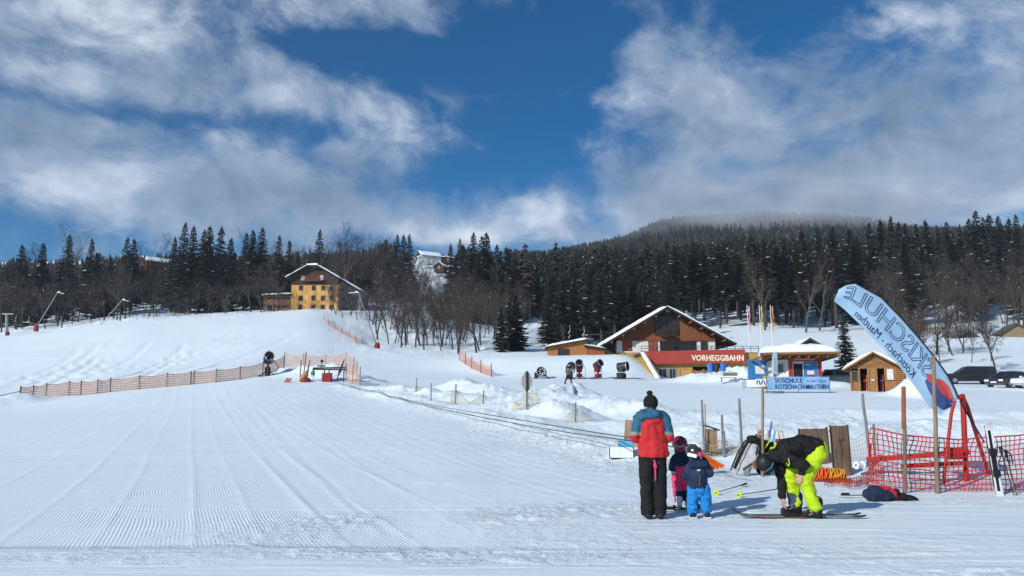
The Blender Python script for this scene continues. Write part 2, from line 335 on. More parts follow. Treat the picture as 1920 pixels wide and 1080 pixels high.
def snow_material():
    m = bpy.data.materials.new('snow'); m.use_nodes = True; nt = m.node_tree; b = nt.nodes['Principled BSDF']; N = nt.nodes.new; L = nt.links.new
    b.inputs['Roughness'].default_value = .62; b.inputs['Specular IOR Level'].default_value = .25
    ge = N('ShaderNodeNewGeometry'); pos = ge.outputs['Position']
    def mth(op, a, c=None, d=None):
        n = N('ShaderNodeMath'); n.operation = op
        for i, x in enumerate((a, c, d)):
            if x is None: continue
            if isinstance(x, (int, float)): n.inputs[i].default_value = x
            else: L(x, n.inputs[i])
        return n.outputs[0]
    def attr(n_): n = N('ShaderNodeAttribute'); n.attribute_name = n_; return n.outputs['Fac']
    def noise(sc, det, scale3, rough=.55, rotz=0, dist=0):
        mp = N('ShaderNodeMapping'); mp.inputs['Scale'].default_value = scale3; mp.inputs['Rotation'].default_value = (0, 0, rotz)
        L(pos, mp.inputs[0]); n = N('ShaderNodeTexNoise'); n.inputs['Scale'].default_value = sc; n.inputs['Detail'].default_value = det
        n.inputs['Roughness'].default_value = rough; n.inputs['Distortion'].default_value = dist; L(mp.outputs[0], n.inputs['Vector']); return n.outputs['Fac']
    sx = N('ShaderNodeSeparateXYZ'); L(pos, sx.inputs[0])
    wob = mth('MULTIPLY', noise(.5, 2, (1, 1, 0)), .10)
    q = mth('ADD', mth('MULTIPLY_ADD', sx.outputs[0], PN[0], mth('MULTIPLY', sx.outputs[1], PN[1])), wob)
    wave = mth('SINE', mth('MULTIPLY', q, 2*math.pi/.047))
    worn = noise(1.1, 4, (1, .45, 0), .6, 0, .5)
    wr = N('ShaderNodeMapRange'); wr.inputs[1].default_value = .40; wr.inputs[2].default_value = .58; L(worn, wr.inputs[0]); wr.inputs[3].default_value = 1; wr.inputs[4].default_value = .05
    groom = mth('MULTIPLY', attr('groom'), wr.outputs[0])
    h = mth('MULTIPLY', mth('MULTIPLY', wave, groom), .0022)
    streakx = noise(5.0, 6, (.10, 1.0, 0), .62, R(3), .2)          # across the picture: skied band in front
    streakp = noise(4.2, 6, (1.0, .07, 0), .6, math.atan2(PD.x, PD.y)*-1, .15)
    sm = attr('streak')
    streakf = noise(16.0, 4, (.07, 1.0, 0), .6, R(-2), .3)
    h = mth('MULTIPLY_ADD', mth('MULTIPLY', streakx, sm), .045, h)
    h = mth('MULTIPLY_ADD', mth('MULTIPLY', streakf, sm), .014, h)
    h = mth('MULTIPLY_ADD', mth('MULTIPLY', streakp, mth('SUBTRACT', 1.0, sm)), .007, h)
    chop = noise(6.5, 7, (1, 1, 1), .66, 0, .3)
    ch = N('ShaderNodeMapRange'); ch.inputs[1].default_value = .45; ch.inputs[2].default_value = .75; L(chop, ch.inputs[0])
    rg = attr('rough')
    h = mth('MULTIPLY_ADD', mth('MULTIPLY', ch.outputs[0], rg), .075, h)
    fine = noise(38, 4, (1, 1, 1), .6)
    h = mth('MULTIPLY_ADD', fine, .0022, h)
    mid = noise(1.2, 5, (1, 1, 1), .55)
    h = mth('MULTIPLY_ADD', mth('MULTIPLY', noise(.55, 5, (.22, 1, 0), .62, R(-14), .4), mth('SUBTRACT', 1.0, attr('groom'))), .10, h)
    h = mth('MULTIPLY_ADD', mid, .018, h)
    bp = N('ShaderNodeBump'); bp.inputs['Strength'].default_value = .8; bp.inputs['Distance'].default_value = 1.0
    L(h, bp.inputs['Height']); L(bp.outputs[0], b.inputs['Normal'])
    r = N('ShaderNodeValToRGB'); L(noise(.35, 5, (1, 1, 1), .6), r.inputs[0])
    e = r.color_ramp.elements; e[0].position = .3; e[0].color = (.745, .84, .885, 1); e[1].position = .7; e[1].color = (.80, .875, .905, 1)
    L(r.outputs[0], b.inputs['Base Color']); return m
SNOW = snow_material()
SNOWP = mat('packed_snow', (.84, .87, .90), .65, .03, 3, .4, 9)
def terrain():
    av = R(37)
    a = np.concatenate([np.linspace(-math.pi, -av, 60)[:-1], np.linspace(-av, av, 900), np.linspace(av, math.pi, 60)[1:]])
    r = np.concatenate([[.02, .5, 1.5, 3, 4.5], np.exp(np.linspace(math.log(6), math.log(110), 500)), np.exp(np.linspace(math.log(110), math.log(2500), 130))[1:]])
    A, Rr = np.meshgrid(a, r); X = Rr*np.sin(A); Y = Rr*np.cos(A)
    Zz, rough, wild = height(X, Y, True)
    t = X/np.maximum(Y, .5)
    # groomer seams and ski tracks as real relief, near only
    q = X*PN[0]+Y*PN[1]; near = (Rr < 95) & (Y > 4)
    gmask = np.clip((-.02-t-.02*(Y-12)/10*0)/.10, 0, 1)*np.clip((Y-9.05-.22*fbm(X*.7, Y*.7, 3, 61))/.2, 0, 1)
    qw = q+fbm(X*.12, Y*.12, 2, 3)*.07
    for q0, hgt in ((-1.9, .03), (-.9, .022), (.15, .03), (.9, .018), (1.75, .035), (2.5, .028), (3.6, .03), (4.4, .02), (5.6, .03), (7.2, .028), (-3.2, .02), (-4.8, .025), (9, .03)):
        Zz = Zz+.28*hgt*np.exp(-((qw-q0)/(.035+.0018*Rr))**2)*gmask*near*(.35+.65*vnoise(X*.7, Y*.7, 4))
    rng = random.Random(4)
    tracks = []
    for k in range(11):                                   # skiers' curves coming down to the lift start
        u0 = rng.uniform(400, 660); Y0 = rng.uniform(58, 70); u1 = 560+(u0-400)*3.0+rng.uniform(-90, 90); Y1 = 9.4+3.5*max(0, (u1-600)/800); um = (u0*.72+u1*.28)+rng.uniform(-15, 15); Ym = rng.uniform(24, 32)
        p0, p1, p2 = G2(u0, Y0), G2(um, Ym), G2(u1, Y1); pts = []
        for i in range(15):
            s = i/14; pts.append(((1-s)**2*p0[0]+2*s*(1-s)*p1[0]+s*s*p2[0], (1-s)**2*p0[1]+2*s*(1-s)*p1[1]+s*s*p2[1]))
        tracks.append((pts, rng.choice((.05, .06, .16)), rng.choice((-.004, -.006, .004))))
    for k in range(22):                                   # tracks crossing the picture in front
        y0 = rng.uniform(7.2, 9.1) if k < 15 else rng.uniform(9.2, 13); sl_ = rng.uniform(-.03, .06); x0 = rng.uniform(-8, 4); ln = rng.uniform(3, 12); bend = rng.uniform(-.15, .15)
        tracks.append(([(x0+ln*i/8, y0+sl_*ln*i/8+bend*math.sin(i/8*math.pi)) for i in range(9)], rng.choice((.03, .045, .09)), rng.choice((-.007, -.01, .006))))
    for k in range(26):                                   # upper left slope, running diagonally
        u0 = rng.uniform(-60, 420); Y0 = rng.uniform(82, 100); u1 = u0+rng.uniform(60, 260); Y1 = Y0*rng.uniform(1.15, 1.6)
        p0, p1 = G2(u0, Y0), G2(u1, Y1)
        tracks.append(([(p0[0]+(p1[0]-p0[0])*i/6, p0[1]+(p1[1]-p0[1])*i/6+.8*math.sin(i/6*3)) for i in range(7)], .3, -.11))
    for pts, w, h in tracks:
        px = [p[0] for p in pts]; py = [p[1] for p in pts]
        m = (X > min(px)-1) & (X < max(px)+1) & (Y > min(py)-1) & (Y < max(py)+1)
        if not m.any(): continue
        d, _ = polydist(X[m], Y[m], pts); ww = w+.0012*Rr[m]; prof_ = np.exp(-(d/ww)**2)-.45*np.exp(-((d-2*ww)/ww)**2)
        Zz[m] += h*prof_*(.5+.5*vnoise(X[m]*1.3, Y[m]*1.3, 12))
    # kicked up lumps: along the tow track, where people stand, at the groomed edge
    lane = [G2(655, 63), G2(760, 47.5), G2(880, 36.5), G2(985, 27.6), G2(1100, 22.5), G2(1190, 19.5), G2(1300, 17)]
    d, _ = polydist(X, Y, lane); rough = np.maximum(rough, np.exp(-(d/1.6)**2)*.8)
    d2, _ = polydist(X, Y, [G2(430, 9.6), G2(640, 10.6), G2(900, 11.6), G2(1150, 12.4)]); rough = np.maximum(rough, np.exp(-(d2/.95)**2)*.75*np.clip(vnoise(X*.8, Y*.8, 6)*2-.4, 0, 1))
    d3, _ = polydist(X, Y, [G2(1180, 11.5), G2(1450, 12), G2(1700, 13.3), G2(1950, 13.2)]); rough = np.maximum(rough, np.exp(-(d3/.8)**2)*.35)
    rough = np.maximum(rough, wild*.5); rough = np.maximum(rough, np.clip((9.3-Y)/.5, 0, 1)*(Y > 5)*np.clip(fbm(X*.35, Y*1.4, 3, 71)+.15, 0, .6)); rough = np.maximum(rough, .32*np.clip(fbm(X*.25, Y*.45, 3, 73)*1.6, 0, 1)*np.clip((t+.12)/.1, 0, 1)*np.clip((26-Rr)/8, 0, 1))
    lump = np.clip(fbm(X*3.1, Y*3.1, 3, 41)-.05, 0, 1)*.16+np.clip(fbm(X*8, Y*8, 2, 43)-.1, 0, 1)*.05
    Zz = Zz+lump*np.clip(rough, 0, 1)*(Rr < 100)*.75
    groom = gmask*np.clip((24-Rr)/9, 0, 1)*np.clip((12.5+fbm(X*.5, Y*.5, 3, 9)*2-q*2.0)/4, 0, 1)
    streak = np.maximum(np.clip((9.15+.22*fbm(X*.7, Y*.7, 3, 61)-Y)/.25, 0, 1), np.clip((t+.02)/.2, 0, 1))
    nr, na = A.shape; idx = np.arange(nr*na).reshape(nr, na)
    f = np.stack([idx[:-1, :-1], idx[1:, :-1], idx[1:, 1:], idx[:-1, 1:]], -1).reshape(-1, 4)
    me = bpy.data.meshes.new('snow_ground'); me.vertices.add(nr*na); me.vertices.foreach_set('co', np.stack([X, Y, Zz], -1).astype(np.float32).ravel())
    me.loops.add(f.size); me.loops.foreach_set('vertex_index', f[:, ::-1].astype(np.int32).ravel()); me.polygons.add(len(f))
    me.polygons.foreach_set('loop_start', np.arange(0, f.size, 4, dtype=np.int32)); me.polygons.foreach_set('use_smooth', np.ones(len(f), bool))
    me.update(calc_edges=True); me.validate()
    if me.polygons[len(f)//2].normal.z < 0: me.flip_normals()
    for n_, arr in (('groom', groom), ('rough', rough), ('streak', streak)):
        at = me.attributes.new(n_, 'FLOAT', 'POINT'); at.data.foreach_set('value', arr.astype(np.float32).ravel())
    me.materials.append(SNOW); o = bpy.data.objects.new('snow_ground', me); C.objects.link(o)
    o['label'] = 'snow covered ski slope, flat run-out and hillside'; kind(o, 'structure')
terrain()
# ------------------------------------------------------------------ trees
NEEDLE = mat('spruce_needles', (.020, .028, .022), .85, .45, .35, col2=(.042, .050, .036))
NEEDLE2 = mat('spruce_needles_brownish', (.028, .030, .022), .85, .45, .35, col2=(.050, .046, .032))
BARK = mat('bark', (.055, .045, .038), .9, .35, 2.0, .5, 12)
BARKP = mat('pale_bark', (.085, .075, .066), .9, .35, 2.0, .5, 12)
TWIG = mat('bare_twigs', (.050, .039, .034), .9, .3, .6)
TWIG2 = mat('reddish_twigs', (.060, .040, .034), .9, .3, .6)
def conifer_mesh(seed, h, base, rad, needle):
    rg = random.Random(seed); m = MB()
    z = h*base; top = h
    while z < top-.25:
        f = (z-h*base)/(h*(1-base)); r = rad*(1-f)**.85*(.55+.45*min(1, f*6+.35))+.18
        n = max(4, int(7.5-2.5*f)); ph = rg.uniform(0, 6.28)
        for k in range(n):
            if rg.random() < .07: continue
            a = ph+6.283*k/n+rg.uniform(-.3, .3); L = r*rg.uniform(.62, 1.2); d = Vector((math.cos(a), math.sin(a), 0)); s = Vector((-d.y, d.x, 0))
            droop = rg.uniform(.12, .42)*(1-.5*f); w = .24*L+.14; zz = z+rg.uniform(-.2, .2)
            ts = (0.06, .4, .75, 1.0); pts = [d*(L*t)+Vector((0, 0, zz-droop*L*(t**1.4)+.10*L*max(0, t-.7)/.3)) for t in ts]
            ws = (w*.35, w, w*.8, .04); snow = rg.random() < .045
            for i in range(3):
                p, q = pts[i], pts[i+1]; dn = Vector((0, 0, -.42))
                jl = rg.uniform(.6, 1.25); jr = rg.uniform(.6, 1.25)
                vl = [p, q, q+s*ws[i+1]*jl+dn*ws[i+1]*jl, p+s*ws[i]*jl+dn*ws[i]]
                vr = [p, p-s*ws[i]*jr+dn*ws[i], q-s*ws[i+1]*jr+dn*ws[i+1]*jr, q]
                m.add(vl, [(0, 1, 2, 3)], 0); m.add(vr, [(0, 1, 2, 3)], 0)
                if snow and i > 0 and rg.random() < .75:
                    up = Vector((0, 0, .05)); ww = rg.uniform(.45, .85)
                    m.add([p+s*ws[i]*ww+dn*ws[i]*ww+up, q+s*ws[i+1]*ww+dn*ws[i+1]*ww+up, q+up*1.6, q-s*ws[i+1]*ww+dn*ws[i+1]*ww+up, p-s*ws[i]*ww+dn*ws[i]*ww+up, p+up*1.6], [(0, 1, 2, 5), (5, 2, 3, 4)], 1)
            for i in range(3):                          # hanging side twigs give a ragged edge
                t = rg.uniform(.3, 1); p = d*(L*t)+Vector((0, 0, zz-droop*L*(t**1.4))); sg = rg.choice((-1, 1))
                tip = p+s*sg*w*rg.uniform(.5, 1.5)+d*rg.uniform(-.1, .35)+Vector((0, 0, -rg.uniform(.2, .6)))
                m.add([p-d*.16, p+d*.16, tip], [(0, 1, 2)], 0)
        z += h*.021*(1.15-.45*f)*rg.uniform(.8, 1.2)
    m.tube([(0, 0, top-1.2), (0, 0, top+.35)], [.22, .02], 4, 0)
    t = MB(); t.tube([(0, 0, -1.5), (0, 0, h*.4), (0, 0, h*.97)], [h*.0135, h*.010, .03], 7)
    for k in range(10):
        zz = rg.uniform(.08, max(.12, base))*h; a = rg.uniform(0, 6.28); L = rg.uniform(.4, 1.4)
        t.tube([(0, 0, zz), (math.cos(a)*L, math.sin(a)*L, zz-.2*L)], [.04, .015], 3)
    return m, t
def proto_conifer(seed, h, base, rad, needle):
    m, t = conifer_mesh(seed, h, base, rad, needle)
    r = thing('spruce_tree', 'proto', 'tree')
    a = t.build('trunk', BARK, r); b = m.build('crown', [needle, SNOWP], r); return r
def branch(m, tw, rg, p, d, L, r, lev, maxlev, up):
    n = 4 if lev < 2 else 3; pts = [p]; rad = [r]; q = Vector(p); dd = Vector(d)
    for i in range(n):
        dd = (dd+Vector((rg.uniform(-.22, .22), rg.uniform(-.22, .22), rg.uniform(-.08, .16)*up))).normalized(); q = q+dd*(L/n); pts.append(q.copy()); rad.append(r*(1-.72*(i+1)/n))
    if lev < maxlev-1: m.tube(pts, rad, 6 if lev == 0 else (5 if lev == 1 else 3), 0, cap=False)
    else:
        s = dd.orthogonal().normalized()*r*1.15; s2 = dd.cross(s)
        a = [pts[0]-s, pts[0]+s, pts[-1]+s*.3, pts[-1]-s*.3]; tw.add(a, [(0, 1, 2, 3)], 0)
    if lev >= maxlev: return
    cnt = (0, 6, 6, 5, 4)[lev] if lev else rg.randint(8, 11)
    for k in range(cnt):
        f = rg.uniform(.32 if lev == 0 else .2, 1.0); i = min(n-1, int(f*n)); b = pts[i].lerp(pts[i+1], f*n-i)
        base_d = (pts[i+1]-pts[i]).normalized(); o = base_d.orthogonal().normalized(); o.rotate(Matrix.Rotation(rg.uniform(0, 6.28), 3, base_d))
        ang = rg.uniform(.45, 1.0); nd = (base_d*math.cos(ang)+o*math.sin(ang)+Vector((0, 0, .22*up))).normalized()
        branch(m, tw, rg, b, nd, L*rg.uniform(.42, .68)*(1-.25*f), max(r*(1-.72*f)*.55, TMIN[0]), lev+1, maxlev, up)
TMIN = [.012]
def proto_bare(seed, h, mats, maxlev=4, up=1.0, name='bare_tree', snow=0.0):
    rg = random.Random(seed); m = MB(); tw = MB(); r0 = h*.016
    branch(m, tw, rg, Vector((0, 0, -.6)), Vector((rg.uniform(-.05, .05), rg.uniform(-.05, .05), 1)), h*.8, r0, 0, maxlev, up)
    if snow:
        base = list(tw.f); vs = tw.v
        for f in base:
            if rg.random() < snow:
                q = [Vector(vs[i]) for i in f]; c = sum(q, Vector())/4; e = (q[2]-q[1])
                if abs(e.normalized().z) < .6: w = Vector((-e.y, e.x, 0)).normalized()*rg.uniform(.03, .07); tw.add([q[0]+w+Vector((0, 0, .04)), q[0]-w+Vector((0, 0, .04)), q[0]+e*.8-w+Vector((0, 0, .04)), q[0]+e*.8+w+Vector((0, 0, .04))], [(0, 1, 2, 3)], 1)
    r = thing(name, 'proto', 'tree'); m.build('trunk', mats[0], r); tw.build('crown', [mats[1], SNOWP], r); return r
PC = [proto_conifer(11, 26, .07, 4.9, NEEDLE), proto_conifer(12, 24, .10, 4.0, NEEDLE), proto_conifer(13, 22, .05, 4.3, NEEDLE2), proto_conifer(14, 28, .40, 3.6, NEEDLE), proto_conifer(15, 27, .48, 3.3, NEEDLE2), proto_conifer(16, 17, .04, 3.6, NEEDLE), proto_conifer(17, 25, .32, 3.8, NEEDLE)]
PB = [proto_bare(21, 15, (BARK, TWIG), snow=.02), proto_bare(22, 13, (BARK, TWIG2), snow=.02), proto_bare(23, 17, (BARK, TWIG), snow=.02), proto_bare(24, 9, (BARK, TWIG), up=.6, snow=.05), proto_bare(25, 22, (BARKP, TWIG2), up=1.3, snow=.01)]
TMIN[0] = .022; BIGTREE = proto_bare(31, 13, (BARK, TWIG), up=.75, snow=.01); TMIN[0] = .012
USED = set()
def plant(proto, x, y, s, label, group, rz=None, dz=0.0, name=None):
    if id(proto) in USED: o = copy_tree(proto)
    else: USED.add(id(proto)); o = proto
    rz = RT.uniform(0, 6.28) if rz is None else rz
    o.location = (x, y, ground(x, y)+dz); o.rotation_euler = (RT.uniform(-.02, .02), RT.uniform(-.02, .02), rz); wd = RT.uniform(1.0, 1.38) if 'spruce' in o.name else RT.uniform(.9, 1.1); o.scale = (s*wd, s*wd*RT.uniform(.92, 1.08), s)
    o['label'] = label; o['group'] = group; ZONED.append((o, x/y*FPX/math.cos(TH)+960, y, s)); return o
ZONED = []
def zone_labels():                                        # say of each forest tree where it stands and how big it is
    lf = ((1130, 'above the larch shed'), (1255, 'above the station roof, left part'), (1375, 'above the station roof, right part'), (1470, 'behind the three flagpoles'), (1590, 'above kiosk and log hut'), (1750, 'behind the feather flag'), (9999, 'above the parked cars'))
    la = ((60, 'at the left picture edge'), (130, 'behind the red footed lance'), (235, 'behind the second lance'), (320, 'beside the hidden brown barn'), (420, 'left of the yellow house'), (9999, 'close behind the yellow house'))
    ld = ((745, 'near the leaning lance'), (800, 'below the hilltop farm'), (855, 'left of the orange net by the wood'), (9999, 'beside the small dark spruces'))
    for o, u, y, s in ZONED:
        g = o.get('group')
        pick = lambda tab: next(t for m, t in tab if u < m)
        if g == GF: o['label'] = '%s dark spruce, %s of right forest, %s' % ('tall' if s > .85 else 'middling' if s > .65 else 'short', 'front rows' if y < 225 else 'rear rows', pick(lf))
        elif g == GA: o['label'] = '%s dark spruce of the left forest %s' % ('tall' if s > .8 else 'shorter', pick(la))
        elif g == GB: o['label'] = '%s brown leafless tree at the left forest foot %s' % ('larger' if s > .72 else 'smaller', pick(la))
        elif g == GD: o['label'] = '%s leafless tree on the gully bank %s' % ('larger' if s > .7 else 'middling' if s > .55 else 'small', pick(ld))
        elif g == GE: o['label'] = '%s dark spruce of the middle wood %s' % ('tall' if s > .85 else 'shorter', 'near the hilltop farm' if u < 890 else 'left of the forest cut')
        elif g == GH: o['label'] = '%s leafless brown tree on the bank %s' % ('larger' if s > .88 else 'smaller', 'behind the log hut' if u < 1700 else 'behind the feather flag' if u < 1790 else 'above the parked cars' if u < 1880 else 'at the right picture edge')
        elif g == GC: o['label'] = '%s leafless brown tree %s the yellow house' % ('tall' if s > 1.0 else 'lower', 'behind and left of' if u < 580 else 'behind and right of')
RT = random.Random(5)
PT = []                                                   # planted points, to keep trees apart
def free(x, y, d):
    for a, b in PT:
        if (a-x)**2+(b-y)**2 < d*d: return False
    return True
def scatter(n, u0, u1, y0, y1, protos, s0, s1, label, group, mind=3.2, ok=None, bias=1.0):
    k = 0; tries = 0
    while k < n and tries < n*40:
        tries += 1; u = RT.uniform(u0, u1); Y = y0+(y1-y0)*RT.random()**bias; x = tcol(u)*Y
        if ok and not ok(u, Y): continue
        if not free(x, Y, mind): continue
        PT.append((x, Y)); plant(RT.choice(protos), x, Y, RT.uniform(s0, s1), label, group); k += 1
def at_tree(proto, u, Y, vtop, label, group, hp):         # a particular tree, scaled so that its top shows where it should
    x = tcol(u)*Y; z = ground(x, Y); s = (zrow(vtop, Y)-z)/hp; PT.append((x, Y)); return plant(proto, x, Y, s, label, group)
# tall trees that make the skyline on the left
LA = 'dark spruce with snow flecks in the forest behind the left slope'
GA = 'spruces of the left forest'
for u, vt, Y, p, hp in ((20, 457, 232, 0, 26.4), (55, 452, 245, 1, 24.4), (105, 437, 250, 0, 26.4), (160, 470, 236, 2, 22.4), (150, 445, 262, 1, 24.4), (218, 442, 250, 0, 26.4), (234, 445, 258, 1, 24.4), (190, 478, 240, 2, 22.4),
  (310, 441, 246, 1, 24.4), (328, 414, 240, 0, 26.4), (347, 420, 246, 1, 24.4), (364, 428, 250, 0, 26.4), (378, 421, 241, 0, 26.4), (396, 421, 248, 2, 22.4), (416, 443, 255, 1, 24.4), (448, 434, 262, 0, 26.4), (463, 428, 258, 1, 24.4), (478, 424, 262, 0, 26.4), (511, 438, 275, 1, 24.4), (529, 447, 280, 2, 22.4), (590, 428, 285, 0, 26.4), (548, 468, 290, 2, 22.4), (570, 465, 290, 1, 24.4)):
    at_tree(PC[p], u, Y, vt, LA, GA, hp)
scatter(42, -70, 500, 232, 300, [PC[0], PC[1], PC[2], PC[5]], .62, .9, LA, GA, 4.0, lambda u, Y: not (235 < u < 300 and Y < 275) and not (u > 420 and Y < 255))
LB = 'leafless tree with reddish brown twigs at the foot of the left forest'
GB = 'bare trees of the left forest edge'
scatter(34, 200, 520, 222, 244, PB[:4], .55, .9, LB, GB, 2.8, lambda u, Y: True)
scatter(24, -60, 230, 212, 234, PB[:4], .6, .95, LB, GB, 3.0)
for u, vt, Y, hp in ((80, 424, 258, 24), (150, 419, 268, 24), (278, 450, 262, 24), (292, 448, 270, 24), (40, 450, 262, 24)):
    at_tree(PB[4], u, Y, vt, 'tall pale leafless tree rising above the left forest', 'tall bare trees on the left skyline', hp)
# behind and right of the yellow house
LC = 'leafless tree with dense brown crown on the slope behind the yellow house'
GC = 'bare trees behind the yellow house'
scatter(30, 470, 730, 268, 330, PB[:3]+[PB[4]], .85, 1.15, LC, GC, 4.0)
for u, vt, Y, p in ((620, 440, 280, 0), (660, 440, 276, 2), (690, 442, 280, 0), (740, 470, 215, 2), (755, 468, 205, 0), (722, 500, 200, 1)):
    at_tree(PB[p], u, Y, vt, LC, GC, (15, 13, 17)[p]*1.15)
for u, vt, Y, p, hp in ((717, 445, 300, 2, 22.4), (738, 438, 300, 0, 26.4), (752, 438, 296, 1, 24.4), (764, 437, 300, 0, 26.4)):
    at_tree(PC[p], u, Y, vt, 'dark spruce in the clump between yellow house and hilltop farm', 'spruces beside the hilltop farm', hp)
# wooded gully in the middle
LD = 'leafless brown tree on the snowy bank right of the slope'
GD = 'bare trees on the gully bank'
gully_ok = lambda u, Y: not (700 < u < 860 and Y > 330)
scatter(40, 690, 880, 160, 250, PB[:4], .55, .95, LD, GD, 3.4, gully_ok)
scatter(26, 715, 865, 136, 168, PB[:4], .45, .75, LD, GD, 2.6, lambda u, Y: Y > 150-(u-715)*.1)
scatter(22, 840, 985, 130, 230, PB[:4], .5, .9, LD, GD, 3.4)
for u, vt, Y in ((616, 532, 226), (634, 522, 228), (650, 530, 224)): at_tree(PB[3], u, Y, vt, 'gnarled leafless orchard tree with snow in front of the yellow house', 'orchard trees by the yellow house', 9.6)
scatter(9, 612, 700, 205, 232, [PB[3], PB[1]], .55, .95, 'gnarled leafless orchard tree with snow in front of the yellow house', 'orchard trees by the yellow house', 2.6)
scatter(10, 240, 420, 207, 219, [PB[3]], .3, .5, 'low bare bush on the crest of the left slope', 'bushes on the left crest', 3)
LE = 'tall dark spruce in the wood between slope and lift station'
GE = 'spruces of the middle wood'
for u, vt, Y, p, hp in ((885, 434, 250, 0, 26.4), (910, 432, 246, 1, 24.4), (865, 455, 245, 2, 22.4), (900, 440, 256, 0, 26.4), (845, 455, 262, 1, 24.4), (955, 555, 138, 5, 17.4), (968, 548, 134, 5, 17.4), (940, 570, 130, 5, 17.4), (930, 455, 262, 1, 24.4), (950, 460, 270, 2, 22.4)):
    at_tree(PC[p], u, Y, vt, LE, GE, hp)
scatter(24, 850, 985, 225, 330, [PC[0], PC[1], PC[2]], .75, 1.0, LE, GE, 4.2)
# right: the forest wall behind the station
LF = 'dark spruce with snow flecks in the forest wall behind the station'
GF = 'spruces of the right forest'
run = lambda u, Y: not (975 < u < 1030 and Y < 262)
scatter(46, 1030, 1260, 150, 215, [PC[0], PC[1], PC[2], PC[6]], .48, .68, LF, GF, 4.0, run)
scatter(70, 1240, 1580, 196, 260, [PC[3], PC[4], PC[6]], .68, .92, LF, GF, 4.0)
for u, vt in ((1520, 428), (1548, 424), (1580, 420), (1612, 425), (1650, 416), (1672, 408), (1690, 402), (1706, 412), (1722, 416), (1740, 418), (1762, 409), (1782, 420), (1800, 414), (1822, 418), (1842, 408), (1860, 392), (1872, 405), (1886, 398), (1902, 403), (1916, 406), (1935, 400), (1960, 410)): at_tree(PC[int(u) % 3], u, 285+(u*7 % 40), vt, LF, GF, (26.4, 24.4, 22.4)[int(u) % 3])
scatter(28, 1540, 1985, 205, 280, [PC[0], PC[3], PC[6], PC[1]], .78, 1.0, LF, GF, 4.5)
scatter(14, 980, 1240, 225, 330, [PC[0], PC[1], PC[2], PC[6]], .6, .82, LF, GF, 4.5, run)
GH = 'bare trees above the car park'
scatter(24, 1600, 1990, 165, 215, PB[:3], .75, 1.0, 'leafless brown tree on the bank above the parked cars', GH, 4.0, lambda u, Y: Y > 150)
scatter(3, 1420, 1560, 180, 205, [PB[4]], .6, .8, 'slim leafless tree among the trunks right of the station', 'slim bare trees by the flagpoles', 5)
at_tree(BIGTREE, 1872, 96, 520, 'large leafless tree with spreading crown behind the dark cars', None, 17.5) ; 
o = at_tree(PB[2], 1762, 120, 500, 'leafless tree with stout trunk right of the blue feather flag', None, 20)
scatter(14, 1690, 1925, 104, 140, [PB[3], PB[1]], .45, .8, 'low spreading bare tree or bush behind the parked cars', 'bare bushes behind the cars', 3)
at_tree(PC[5], 1590, 100, 585, 'small dense evergreen behind the brown log hut', None, 17.4); at_tree(PC[5], 1690, 112, 600, 'dark evergreen with low branches behind the feather flag', None, 17.4)
for o in bpy.data.objects:
    if 'group' in o and o['group'] is None: del o['group']

zone_labels()
